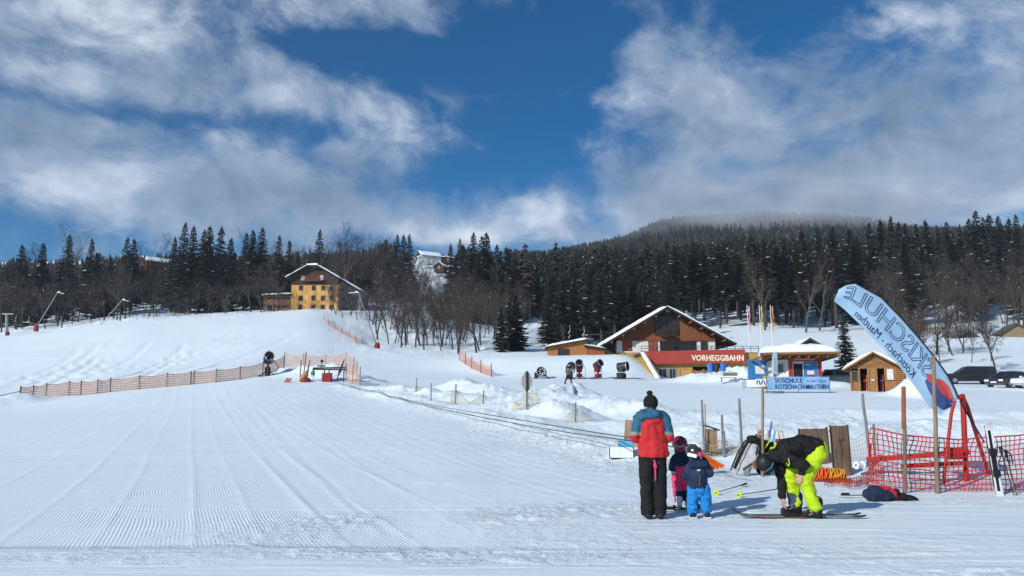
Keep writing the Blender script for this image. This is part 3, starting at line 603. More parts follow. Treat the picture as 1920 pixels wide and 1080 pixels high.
# the far woods: too many to count, one mass on the hills
def far_forest():
    rg = np.random.default_rng(8); n = 42000
    Y = np.sqrt(rg.uniform(262**2, 1120**2, n)); u = rg.uniform(-260, 2200, n); X = tcol(u)*Y
    keep = np.ones(n, bool)
    keep &= ~((Y < 330) & (u < 980) & (u > 700)); keep &= ~((u > 735) & (u < 860) & (Y > 330) & (Y < 500)); keep &= ~((np.abs(u-1000) < 14) & (Y < 300))
    keep &= ~((u < 700) & (Y < 300)); keep &= ~((u > 225) & (u < 300) & (Y > 300) & (Y < 345)); keep &= ~((u < 950) & (Y > 560)); keep &= ~((Y < 320) & (u > 1000) & (rg.random(n) < .35))
    X, Y, u = X[keep], Y[keep], u[keep]
    cell = {}; sel = []
    for i in range(len(X)):
        k = (int(X[i]//5.2), int(Y[i]//5.2))
        if k in cell: continue
        cell[k] = 1; sel.append(i)
    X, Y, u = X[sel], Y[sel], u[sel]; n = len(X); z = height(X, Y)
    h = rg.uniform(17, 27, n); h = np.where((u < 950) & (Y > 300), h*.62, h); h = np.where((u > 735) & (u < 870) & (Y > 480), h*.35, h); rad = h*rg.uniform(.15, .21, n)
    def cones(sel, LV, NS):                               # farther trees: stacked ragged cones
        m_ = len(sel); per = LV*(NS+1); vt = np.empty((m_, per, 3), np.float32); x, y, z_, h_, r_ = X[sel], Y[sel], z[sel], h[sel], rad[sel]
        for l in range(LV):
            f0 = .12+.80*l/LV; f1 = f0+.30*(1-.25*l/LV); r = r_*(1-f0)**.8; a0 = rg.uniform(0, 6.28, m_); k = l*(NS+1)
            for j in range(NS):
                rr = r*rg.uniform(.55, 1.25, m_); a = a0+6.283*j/NS; vt[:, k+j, 0] = x+np.cos(a)*rr; vt[:, k+j, 1] = y+np.sin(a)*rr; vt[:, k+j, 2] = z_+h_*f0-rg.uniform(0, .05, m_)*h_
            vt[:, k+NS, 0] = x; vt[:, k+NS, 1] = y; vt[:, k+NS, 2] = z_+h_*np.minimum(f1, 1.0)
        return vt, np.array([[l*(NS+1)+j, l*(NS+1)+(j+1) % NS, l*(NS+1)+NS] for l in range(LV) for j in range(NS)])
    def fronds(sel, LV, NS):                              # nearer trees: whorls of single drooping fronds with gaps
        m_ = len(sel); per = LV*NS*3; vt = np.empty((m_, per, 3), np.float32); x, y, z_, h_, r_ = X[sel], Y[sel], z[sel], h[sel], rad[sel]; k = 0
        for l in range(LV):
            f0 = .10+.86*(l/LV); r = r_*1.15*(1-f0)**.82+.2; a0 = rg.uniform(0, 6.28, m_)
            for j in range(NS):
                a = a0+6.283*j/NS+rg.uniform(-.3, .3, m_); rr = r*rg.uniform(.55, 1.25, m_); hw = rg.uniform(.28, .5, m_); zz = z_+h_*f0+rg.uniform(-.4, .4, m_)
                vt[:, k] = np.stack([x, y, zz+.035*h_], -1)
                for q, sg in ((1, -1), (2, 1)): vt[:, k+q] = np.stack([x+np.cos(a+sg*hw)*rr, y+np.sin(a+sg*hw)*rr, zz-rr*rg.uniform(.1, .5, m_)], -1)
                k += 3
        return vt, np.arange(per).reshape(-1, 3)
    nearsel = np.where(Y < 430)[0]; farsel = np.where(Y >= 430)[0]; vparts = []; fparts = []; mparts = []; base = 0
    for vt, tri in (fronds(nearsel, 20, 7), cones(farsel, 6, 9)):
        m_, per = vt.shape[:2]; vparts.append(vt.reshape(-1, 3)); fparts.append((tri[None]+(np.arange(m_)*per)[:, None, None]).reshape(-1, 3)+base); base += m_*per
        mparts.append(np.where(np.repeat(rg.random(m_) < .12, len(tri)), 2, 0))
    verts = np.concatenate(vparts); faces = np.concatenate(fparts); mi0 = np.concatenate(mparts)
    # small lumps of snow caught on the branches
    nf = int(n*1.4); k = rg.integers(0, n, nf); fz = rg.uniform(.25, .92, nf); aa = rg.uniform(3.4, 6.0, nf); rr = rad[k]*(1-fz)**.8*.9; c0 = np.stack([X[k]+np.cos(aa)*rr, Y[k]+np.sin(aa)*rr, z[k]+h[k]*fz], -1); sz = rg.uniform(.18, .42, nf)[:, None]
    fl = np.stack([c0+sz*np.array([-1, 0, -.1]), c0+sz*np.array([1, -.3, -.25]), c0+sz*np.array([.1, .2, .55])], 1).astype(np.float32).reshape(-1, 3); allv = np.concatenate([verts, fl]); ff = (len(verts)+np.arange(nf*3)).reshape(-1, 3); nt_ = len(faces); faces = np.concatenate([faces, ff])
    me = bpy.data.meshes.new('far_forest'); me.vertices.add(len(allv)); me.vertices.foreach_set('co', allv.ravel()); me.loops.add(faces.size)
    me.loops.foreach_set('vertex_index', faces.astype(np.int32).ravel()); me.polygons.add(len(faces)); me.polygons.foreach_set('loop_start', np.arange(0, faces.size, 3, dtype=np.int32)); 
    mi = np.ones(len(faces), np.int32); mi[:nt_] = mi0
    me.update(calc_edges=True); me.materials.append(mat('far_needles', (.014, .020, .018), .9, .4, .05, col2=(.028, .034, .028))); me.materials.append(SNOWP); me.materials.append(TWIG); me.polygons.foreach_set('material_index', mi)
    o = bpy.data.objects.new('far_forest', me); C.objects.link(o); o['label'] = 'dense dark spruce woods covering the hills behind'; kind(o, 'stuff')
    print('far trees', n, 'tris', len(faces))
far_forest()
# ------------------------------------------------------------------ buildings
WOODR = wood('red_brown_timber', (.17, .060, .026)); WOODH = mat('timber_boards_across', (.19, .068, .028), .8, .4, 3, .4, 6, stretch=(.5, .5, 9))
WOODO = wood('orange_larch_boards', (.34, .145, .045), 3.0, (9, 9, .5)); WOODD = wood('dark_timber', (.045, .028, .019)); WOODM = wood('mid_timber', (.22, .105, .042))
WOODG = wood('weathered_grey_wood', (.16, .125, .095)); WHITE = mat('white_render', (.62, .60, .57), .9, .06, 2); OCHRE = mat('ochre_render', (.38, .245, .065), .9, .15, 1.5, .2, 8)
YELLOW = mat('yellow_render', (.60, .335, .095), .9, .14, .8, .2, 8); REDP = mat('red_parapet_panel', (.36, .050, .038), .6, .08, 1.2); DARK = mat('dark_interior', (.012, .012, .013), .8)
GLASS = mat('window_glass', (.02, .024, .03), .12, .3, 1, spec=.6); BLIND = mat('red_blind', (.30, .07, .045), .8); STEEL = mat('galvanised_steel', (.32, .33, .34), .45, .15, 4, metal=.6); DSTEEL = mat('dark_steel', (.035, .036, .038), .55, .2, 4, metal=.3)
CREAM = mat('cream_letters', (.78, .70, .52), .6, .05); BLUEP = mat('blue_poster', (.03, .17, .42), .6, .2, 2); REDW = mat('red_painted_wood', (.30, .032, .028), .7, .15, 4); ROOFG = mat('grey_roof_sheet', (.10, .095, .09), .7, .2, 1.5)
def text_mesh(body, size, outline=0.0, thick=.0, spacing=1.0, bold=0.0):
    cu = bpy.data.curves.new('lettering', 'FONT'); cu.body = body; cu.size = size; cu.align_x = 'LEFT'; cu.space_character = spacing; cu.offset = bold
    if outline: cu.fill_mode = 'NONE'; cu.bevel_depth = outline; cu.bevel_resolution = 0; cu.resolution_u = 4
    else: cu.extrude = thick; cu.resolution_u = 3
    o = bpy.data.objects.new('tmp', cu); me = evaluated(o); bpy.data.objects.remove(o); bpy.data.curves.remove(cu)
    co = np.empty(len(me.vertices)*3, np.float32); me.vertices.foreach_get('co', co); co = co.reshape(-1, 3); return me, co
def lettering(name, body, x0, x1, z0, z1, y, material, parent, thick=.02, bold=.026, spacing=1.0):     # fitted into a rectangle on an xz plane
    me, co = text_mesh(body, 1.0, 0, .01, spacing*(1+bold*1.5), bold)
    mn = co.min(0); mx = co.max(0); n = np.empty_like(co)
    n[:, 0] = x0+(co[:, 0]-mn[0])/(mx[0]-mn[0])*(x1-x0); n[:, 2] = z0+(co[:, 1]-mn[1])/(mx[1]-mn[1])*(z1-z0); n[:, 1] = y-(co[:, 2]-mn[2])/(mx[2]-mn[2]+1e-9)*thick
    me.vertices.foreach_set('co', n.ravel()); me.update(); me.materials.clear(); me.materials.append(material); me.name = name
    o = bpy.data.objects.new(name, me); C.objects.link(o); o.parent = parent; return o
def window(parent, x, z, w, h, y, glass=None, frame=None, fw=.07, mull=1, proud=.05):
    f = MB(); fr = frame or WHITE
    f.span((x-w/2-fw, y-proud, z-h/2-fw), (x+w/2+fw, y+.02, z-h/2)); f.span((x-w/2-fw, y-proud, z+h/2), (x+w/2+fw, y+.02, z+h/2+fw))
    f.span((x-w/2-fw, y-proud, z-h/2), (x-w/2, y+.02, z+h/2)); f.span((x+w/2, y-proud, z-h/2), (x+w/2+fw, y+.02, z+h/2))
    for i in range(mull): xx = x-w/2+w*(i+1)/(mull+1); f.span((xx-.03, y-proud+.01, z-h/2), (xx+.03, y+.01, z+h/2))
    o = f.build('window', fr, parent); g = MB(); g.span((x-w/2, y-.02, z-h/2), (x+w/2, y+.015, z+h/2)); g.build('pane', glass or GLASS, o); return o
def snowcap(name, pts2, thick, parent, sc=.9, ragged=.12):
    # pts2: four corners (front-left, front-right, back-right, back-left) of a roof plane; lies on it with rounded uneven rim
    a, b, c, d = [Vector(p) for p in pts2]; nrm = (b-a).cross(d-a).normalized(); nrm = nrm if nrm.z > 0 else -nrm
    nu = max(4, int((b-a).length/.5)); nv = max(4, int((d-a).length/.5)); nu = min(nu, 40); nv = min(nv, 40); m = MB(); vs = []; top = {}
    for j in range(nv+1):
        for i in range(nu+1):
            s, t = i/nu, j/nv; p = a.lerp(b, s).lerp(d.lerp(c, s), t); e = min(1, min(s, 1-s)*nu*.55, min(t, 1-t)*nv*.55); rim = math.sin(min(1, e)*math.pi/2)
            w = mnoise.noise(Vector((p.x*sc, p.y*sc, p.z*sc)))
            vs.append(p+nrm*(thick*(.25+.75*rim)*(1+.35*w)) + Vector((0, 0, -1))*ragged*.4*(1-rim)*abs(w))
    k = len(vs); vs += [a.lerp(b, i/nu).lerp(d.lerp(c, i/nu), j/nv)+nrm*.003 for j in range(nv+1) for i in range(nu+1)]
    W_ = nu+1; fs = []
    for j in range(nv):
        for i in range(nu): q = (j*W_+i, j*W_+i+1, (j+1)*W_+i+1, (j+1)*W_+i); fs += [q, tuple(x+k for x in reversed(q))]
    for i in range(nu): fs += [(i+1, i, i+k, i+1+k), (nv*W_+i, nv*W_+i+1, nv*W_+i+1+k, nv*W_+i+k)]
    for j in range(nv): fs += [(j*W_, (j+1)*W_, (j+1)*W_+k, j*W_+k), ((j+1)*W_+nu, j*W_+nu, j*W_+nu+k, (j+1)*W_+nu+k)]
    m.add(vs, fs); return m.build(name, SNOWP, parent, smooth=True)
def roof_plane(parent, a, b, c, d, th, material, name='roof', snow=.3, inset=.04):
    a, b, c, d = [Vector(p) for p in (a, b, c, d)]; nrm = (b-a).cross(d-a).normalized(); nrm = nrm if nrm.z > 0 else -nrm
    m = MB(); v = [a, b, c, d]; m.add([p-nrm*th for p in v]+v, [(0, 1, 2, 3), (7, 6, 5, 4), (0, 4, 5, 1), (1, 5, 6, 2), (2, 6, 7, 3), (3, 7, 4, 0)])
    o = m.build(name, material, parent)
    if snow: snowcap('snow_cover', (a, b, c, d), snow, o)
    return o

def lift_station():
    Y0 = 110.0; zb = zrow(712, 103)-.3; cx = xat(1249, 650, Y0); r = thing('lift_station', 'large timber chalet lift station with red parapet and snowy gable roof', 'building', (cx, Y0, zb))
    X = lambda u, Y=Y0: xat(u, 650, Y)-cx; Zh = lambda v, Y=Y0: zrow(v, Y)-zb
    xl, xr = X(1157), X(1341); zf = Zh(661); zc = Zh(639); D = 17
    ap = Zh(577); sl_l = (ap-Zh(644))/(X(1249)-X(1133)); sl_r = (ap-Zh(644))/(X(1372)-X(1249))
    # ground floor block below the terrace level, then white storey, then gable
    m = MB(); m.span((xl+.02, .02, -1.0), (xr-.02, D, zf)); m.build('basement_wall', OCHRE, r)
    m = MB(); m.span((xl, 0, zf), (xr, D, zc)); m.build('wall', WHITE, r)
    m = MB(); zl = ap-(0-xl)*sl_l-.28; zr = ap-(xr-0)*sl_r-.28
    m.prism([(xl, zc), (xr, zc), (xr, zr), (0, ap-.28), (xl, zl)], -.12, D); g = m.build('gable_wall', WOODH, r)
    for sgn, xa, xb in ((-1, xl, X(1205)), (1, X(1296), xr)):
        m = MB(); za = lambda x: ap-(abs(x)*(sl_l if x < 0 else sl_r))-.36
        m.prism([(xa, zc-.02), (xb, zc-.02), (xb, za(xb)), (xa, za(xa))], -.19, -.121); m.build('board_cladding', WOODR, r)
    # big gable window with bars and balcony rail
    gx0, gx1, gz0, gz1 = X(1228), X(1273), Zh(628), Zh(592)
    f = MB(); f.prism([(gx0-.1, gz0-.1), (gx1+.1, gz0-.1), (gx1+.1, gz1-.1), (0, gz1+1.15), (gx0-.1, gz1-.1)], -.20, -.122); w = f.build('window', WOODD, r)
    for i in range(4):
        a = gx0+(gx1-gx0)*i/4+.06; b = gx0+(gx1-gx0)*(i+1)/4-.06
        for z0_, z1_ in ((gz0, gz0+.75), (gz0+.87, gz0+1.6), (gz0+1.72, gz1-.15)): m = MB(); m.span((a, -.225, z0_), (b, -.201, z1_)); m.build('pane', mat('brown_tinted_glass', (.030, .022, .020), .2, .3, 1, spec=.5), w)
    m = MB()
    for i in range(6): xx = X(1240)+(X(1264)-X(1240))*i/5; m.span((xx-.03, -.9, gz0-.1), (xx+.03, -.84, gz0+.95))
    m.span((X(1239), -.91, gz0+.9), (X(1265), -.83, gz0+.99)); m.span((X(1238), -.95, gz0-.22), (X(1266), -.13, gz0-.1)); m.build('balcony', WOODD, r)
    m = MB(); m.box((X(1252), -.6, Zh(584)), (.5, .6, .35)); m.build('floodlight', STEEL, r)
    yf, yb = -1.9, D+.8; el = (X(1131), Zh(645)); er = (X(1375), Zh(645))
    roof_plane(r, (el[0], yf, ap-(-el[0])*sl_l), (0, yf, ap), (0, yb, ap), (el[0], yb, ap-(-el[0])*sl_l), .24, WOODD, 'roof', .38)
    roof_plane(r, (0, yf, ap), (er[0], yf, ap-er[0]*sl_r), (er[0], yb, ap-er[0]*sl_r), (0, yb, ap), .24, WOODD, 'roof', .38)
    for s_, sl_ in ((-1, sl_l), (1, sl_r)):
        for k in range(5): m = MB(); x = s_*(1.6+k*1.5); m.box((x, yf+1.0, ap-abs(x)*sl_-.45), (.16, 2.0, .22)); m.build('rafter', WOODM, r)
    # windows of the white storey
    for u0, u1, g_ in ((1168, 1184, BLIND), (1217, 1232, BLIND), (1315, 1326, GLASS)): window(r, (X(u0)+X(u1))/2, zf+.95, X(u1)-X(u0), 1.3, 0, g_, WOODD, .09, 1)
    m = MB(); m.span((X(1238), -.03, zf+.1), (X(1305), .02, zf+1.45)); w = m.build('terrace_opening_shade', DARK, r)  # near-black sheet on the wall, standing in for shade inside the wide opening
    m = MB()
    for k in range(6): x = X(1238)+(X(1305)-X(1238))*k/5; m.span((x-.05, -.08, zf+.05), (x+.05, -.031, zf+1.5))
    m.span((X(1236), -.09, zf+1.45), (X(1307), -.031, zf+1.6)); m.build('frame', WOODD, w)
    # left recess: a solid dark block stands in for its shade
    m = MB(); m.span((X(1136), 1.5, zf-.4), (X(1156), 9, zc-.1)); m.build('recess_shade_block', WOODD, r)
    # terrace over the entrance hall: ochre wall set back, red parapet in front
    Yd = 103.0; xs = lambda u: xat(u, 680, Yd)-cx; zz = lambda v: zrow(v, Yd)-zb
    m = MB(); m.span((xs(1209), Yd-Y0+.4, -1.2), (xs(1300), -.05, zz(662))); m.span((xs(1300), Yd-Y0+3.4, -1.2), (xs(1376), -.05, zz(662))); m.span((xs(1376), Yd-Y0+.4, -1.2), (xs(1424), -.05, zz(662)))
    m.span((xs(1300), Yd-Y0+.4, zz(686)), (xs(1376), Yd-Y0+3.4, zz(662))); m.build('entrance_wall', OCHRE, r)
    m = MB(); m.span((xs(1300), Yd-Y0+3.3, -1), (xs(1376), Yd-Y0+3.38, zz(686))); m.build('entrance_shade_sheet', DARK, r)  # near-black sheet behind the opening paints in the shade of its depth
    m = MB(); p = [(xs(1203), zz(659)), (xs(1397), zz(655)), (xs(1397), zz(680)), (xs(1216), zz(683))]
    m.prism(p, Yd-Y0-.25, Yd-Y0+.399); pp = m.build('parapet', REDP, r)
    m = MB(); m.span((xs(1203), Yd-Y0+.4, zz(662)), (xs(1424), 0, zz(660)-.02)); m.build('terrace_floor', WOODG, r)
    lettering('lettering', 'VORHEGGBAHN', xs(1296), xs(1393.5), zz(676.8), zz(665.8), Yd-Y0-.252, CREAM, pp, .06)
    m = MB(); 
    for k in range(16): x = xs(1203)+(xs(1424)-xs(1203))*k/15; m.span((x-.03, Yd-Y0+.1, zz(660)), (x+.03, Yd-Y0+.16, zz(649)))
    for v in (649, 653): m.span((xs(1203), Yd-Y0+.09, zz(v)-.03), (xs(1424), Yd-Y0+.17, zz(v)+.03))
    m.build('railing', DSTEEL, r)
    for u0, u1 in ((1236, 1250), (1256, 1267)): window(r, (xs(u0)+xs(u1))/2, zz(701), xs(u1)-xs(u0), 1.25, Yd-Y0+.4, GLASS, STEEL, .12, 1)
    # wing wall running down beside the bank, snow on its coping
    m = MB(); a = P(1202, 660, 103.2); b = P(1231, 709, 96.5); loc = Vector((cx, Y0, zb)); a -= loc; b -= loc
    m.add([a, b, b+Vector((.55, 0, 0)), a+Vector((.55, 0, 0)), (a.x, a.y, -1.5), (b.x, b.y, -1.5), (b.x+.55, b.y, -1.5), (a.x+.55, a.y, -1.5)], [(0, 1, 2, 3), (7, 6, 5, 4), (0, 4, 5, 1), (1, 5, 6, 2), (2, 6, 7, 3), (3, 7, 4, 0)])
    ww = m.build('wing_wall', OCHRE, r); snowcap('snow_cover', (b+Vector((-.15, 0, 0)), b+Vector((.45, 0, 0)), a+Vector((.45, 0, 0)), a+Vector((-.15, 0, 0))), .22, ww)
    # bullwheel gantry behind the left eave
    m = MB(); q = [P(1106, 627, 124)-loc, P(1130, 627, 124)-loc]; m.tube(q, .12, 6); m.tube([q[0], P(1113, 648, 124)-loc], .1, 6); m.tube([q[1], P(1122, 648, 124)-loc], .1, 6); m.tube([P(1112, 640, 124)-loc, P(1126, 640, 124)-loc], .1, 6); m.tube([P(1118, 640, 124)-loc, P(1118, 672, 124)-loc], .22, 8); m.build('cable_gantry', DSTEEL, r)
    # terrace furniture and lamp
    m = MB(); m.tube([(X(1239), -2.0, zf), (X(1239), -2.0, zf+2.0)], .05, 6); m.box((X(1239)+.2, -2.0, zf+2.05), (.5, .2, .15)); m.build('lamp_post', DSTEEL, r)
lift_station()

def shed(u0, u1, vl, vr, vb, Y, mat_, label, snow=.28, win=None, over=.5):
    cx = xat((u0+u1)/2, vb, Y); zb = zrow(vb, Y)-.5; r = thing('wooden_shed', label, 'shed', (cx, Y, zb)); X = lambda u: xat(u, vb, Y)-cx; Zv = lambda v: zrow(v, Y)-zb; D = 6
    m = MB(); m.prism([(X(u0), 0), (X(u1), 0), (X(u1), Zv(vr)), (X(u0), Zv(vl))], 0, D); m.build('wall', mat_, r)
    sl = (Zv(vr)-Zv(vl))/(X(u1)-X(u0)); a, b = X(u0)-over, X(u1)+.15; za = Zv(vl)-over*sl; zb_ = Zv(vr)+.15*sl
    roof_plane(r, (a, -.6, za+.14), (b, -.6, zb_+.14), (b, D+.4, zb_+.14), (a, D+.4, za+.14), .13, WOODD, 'roof', snow)
    m = MB(); n = int((X(u1)-X(u0))/.45)
    for k in range(1, n): x = X(u0)+(X(u1)-X(u0))*k/n; m.span((x-.04, -.03, .1), (x+.04, -.002, Zv(vl)+(x-X(u0))*sl-.03))
    m.build('cover_strips', mat_, r)
    if win: window(r, (X(win[0])+X(win[1]))/2, Zv((win[2]+win[3])/2), X(win[1])-X(win[0]), Zv(win[2])-Zv(win[3]), -.04, GLASS, WOODD, .08, 1)
    return r
shed(1030, 1101, 651, 638, 670, 108, WOODO, 'orange larch board shed with sloping snowy roof left of the station', .30, (1047, 1066, 655, 668))
shed(1103, 1134, 650, 655, 669, 107.2, mat('red_larch_boards', (.27, .085, .03), .8, .4, 3, .35, 6, stretch=(9, 9, .5)), 'small red brown shed wedged between larch shed and station', .2)

def yellow_house():
    Y0 = 236.0; cx = xat(586, 560, Y0); zb = zrow(581, Y0)-1.5; r = thing('yellow_house', 'yellow alpine farmhouse with brown gable and clipped snowy roof on the crest', 'house', (cx, Y0, zb))
    X = lambda u: xat(u, 550, Y0)-cx; Zv = lambda v: zrow(v, Y0)-zb; D = 17
    xl, xr = X(546), X(634); zw = Zv(533); sl_ = .50
    m = MB(); m.span((xl, 0, 0), (xr, D, zw)); m.build('wall', YELLOW, r)
    ap = Zv(493); f = lambda x: ap-abs(x)*.58-.3
    top = Zv(501); xc = (ap-top-.3)/.58
    m = MB(); m.prism([(xl, zw), (xr, zw), (xr, f(xr)), (xc, top-.2), (-xc, top-.2), (xl, f(xl))], -.1, D); m.build('gable_wall', WOODD, r)
    m = MB(); m.span((xl-.03, -.2, zw-.15), (xr+.03, -.101, zw+.15)); m.build('beam', WOODD, r)
    yf, yb = -1.8, D+1; xe = X(536); xe2 = X(640); xe3 = X(676)
    ym = 1.0                                               # half hip: the ridge starts further back
    roof_plane(r, (xe, yf, ap+xe*.58), (-xc, yf, ap-xc*.58), (0, yb, ap), (xe, yb, ap+xe*.58), .3, WOODD, 'roof', .4)
    m = MB(); a, b, c = Vector((-xc, yf, ap-xc*.58)), Vector((xc, yf, ap-xc*.58)), Vector((0, yf+4.2, ap)); m.add([a, b, c, a-Vector((0, 0, .3)), b-Vector((0, 0, .3)), c-Vector((0, 0, .3))], [(0, 1, 2), (5, 4, 3), (0, 3, 4, 1), (1, 4, 5, 2), (2, 5, 3, 0)]); m.build('roof', WOODD, r)
    m = MB(); up = Vector((0, -.1, .42)); m.add([a+up*.2+Vector((0, -.15, 0)), b+up*.2+Vector((0, -.15, 0)), c+up, a+up, b+up], [(0, 1, 4, 3), (3, 4, 2)]); m.build('snow_cover', SNOWP, r)
    for pts in (((-xc, yf, ap-xc*.58), (0, yf+4.2, ap), (0, yb, ap), (-xc, yf+.1, ap-xc*.58)),): pass
    roof_plane(r, (xc, yf, ap-xc*.58), (xe2, yf, ap-xe2*.58), (xe2, yb, ap-xe2*.58), (0, yb, ap), .3, WOODD, 'roof', .4)
    # barn wing reaching right under a lower roof
    y2 = 5.0
    m = MB(); m.prism([(xr+.02, 0), (X(672), 0), (X(672), ap-X(672)*.56-.3), (xr+.02, ap-xr*.58-.4)], y2, D); m.build('barn_wall', mat('grey_barn_wall', (.20, .185, .17), .9, .2, 1), r)
    roof_plane(r, (xe2-1.5, y2-2.5, ap-(xe2-1.5)*.58+.05), (xe3, y2-2.5, ap-xe3*.57), (xe3, yb, ap-xe3*.57), (xe2-1.5, yb, ap-(xe2-1.5)*.58+.05), .3, WOODD, 'roof', .4)
    for v in (540, 559, 576):
        for u in (564, 588, 606, 622): window(r, X(u), Zv(v), 1.0, 1.25, 0, GLASS, WOODR, .14, 1)
    for u in (567, 602): window(r, X(u), Zv(521), .8, 1.25, -.1, mat('pale_curtain', (.55, .55, .52)), WHITE, .1, 0)
    window(r, X(584), Zv(521), 2.6, 1.3, -.1, GLASS, WOODR, .12, 3)
    m = MB(); m.span((X(568), -1.3, Zv(527)-.15), (X(604), -.12, Zv(527)))
    for k in range(14): x = X(568)+(X(604)-X(568))*k/13; m.span((x-.09, -1.28, Zv(527)), (x+.09, -1.2, Zv(527)+1.0))
    m.span((X(568), -1.34, Zv(527)+1.0), (X(604), -1.15, Zv(527)+1.1)); m.build('balcony', WOODR, r)
    m = MB(); m.prism([(X(505)+2, zw-.5), (X(547), zw-.5), (X(547), zw)], -.2, -.19)
    # veranda annex
    xa, xb = X(496), X(545.5); v0, v1 = Zv(580), Zv(553)
    a = thing('veranda_annex', 'low wooden veranda annex with snow roof left of the yellow house', 'annex', (cx, Y0, zb))
    m = MB(); m.span((xa, 1.2, 0), (xb, 8, v1)); m.build('wall', WOODG, a)
    roof_plane(a, (X(491), -.4, Zv(553.5)), (xb+.3, -.4, Zv(551)), (xb+.3, 8.5, Zv(551)), (X(491), 8.5, Zv(553.5)), .22, WOODD, 'roof', .55)
    m = MB(); m.span((xa, -.1, Zv(571)), (xb, 1.2, Zv(570)))
    for k in range(26): x = xa+(xb-xa)*k/25; m.span((x-.1, -.1, Zv(570)), (x+.1, -.04, Zv(563)))
    m.span((xa-.1, -.14, Zv(563)), (xb, .02, Zv(562))); m.build('balcony', WOODM, a)
    for k in range(4): x = xa+.2+(xb-xa-.4)*k/3; m = MB(); m.span((x-.09, -.1, 0), (x+.09, .08, Zv(553.8)) if k else (x+.09, .08, Zv(554.3))); m.build('post', WOODM, a)
    for u in (503, 522, 537): window(a, X(u), Zv(559), 1.3, 1.0, 1.2, GLASS, WHITE, .1, 1)
    for u in (505, 525): window(a, X(u), Zv(576.5), 1.5, .9, 1.2, GLASS, WOODR, .1, 1)
yellow_house()

def simple_house(name, label, cat, u, v, Y, w, d, hw, hr, wallm, gablem, rz=0, snow=.4, wins=2, loc=None):
    p = loc or P(u, v, Y); r = thing(name, label, cat, (p.x, p.y, p.z-.6), rz); hw += .6
    m = MB(); m.span((-w/2, 0, -1), (w/2, d, hw)); m.build('wall', wallm, r)
    m = MB(); m.prism([(-w/2, hw), (w/2, hw), (0, hw+hr)], -.04, d); m.build('gable_wall', gablem, r)
    sl_ = hr/(w/2); e = w/2+.7
    for s_ in (-1, 1): roof_plane(r, (s_*e, -.8, hw+hr-e*sl_+.2), (0, -.8, hw+hr+.2), (0, d+.6, hw+hr+.2), (s_*e, d+.6, hw+hr-e*sl_+.2), .18, ROOFG, 'roof', snow)
    for k in range(wins):
        for zf in ((.55,) if hw < 4.6 else (.3, .75)): window(r, -w/2+w*(k+.5)/wins, hw*zf+.2, w*.12, 1.1, 0, GLASS, WHITE if wallm is not WHITE else WOODD, .1, 1)
    return r
simple_house('farmhouse', 'white farmhouse with snowy roof on the hilltop clearing', 'house', 786, 488, 440, 6.2, 12, 2.8, 2.3, WHITE, WOODD, R(-58), .4, 3)
simple_house('barn', 'dark wooden barn below the white hilltop farmhouse', 'barn', 823, 504, 405, 5.2, 6, 1.5, 1.9, WOODD, WOODD, R(-12), .4, 1)
simple_house('outbuilding', 'low snow roofed outbuilding right of the hilltop farmhouse', 'outbuilding', 836, 488, 450, 9, 6, 1.0, .9, WOODM, WOODM, R(8), .6, 0)
simple_house('barn', 'brown barn with snowy roof peeping between the left forest trees', 'barn', 268, 498, 320, 7, 11, 1.8, 1.9, WOODR, WOODR, R(-42), .4, 1)
simple_house('cottage', 'little gabled house with snow rimmed roof behind the kiosk', 'house', 1517, 652, 128, 2.6, 3, .6, .8, WOODG, WOODD, 0, .2, 0)
simple_house('hut', 'brown hut with wide hipped roof behind the bare trees at right', 'hut', 1812, 636, 158, 4.6, 4, .4, 1.4, WOODG, WOODD, R(15), .0, 0)
simple_house('hut', 'beige roofed hut half hidden at the right edge of the picture', 'hut', 1906, 628, 158, 5.0, 5, .6, 1.6, mat('beige_boards', (.20, .15, .09)), mat('beige_boards', (.20, .15, .09)), R(-15), .0, 0)

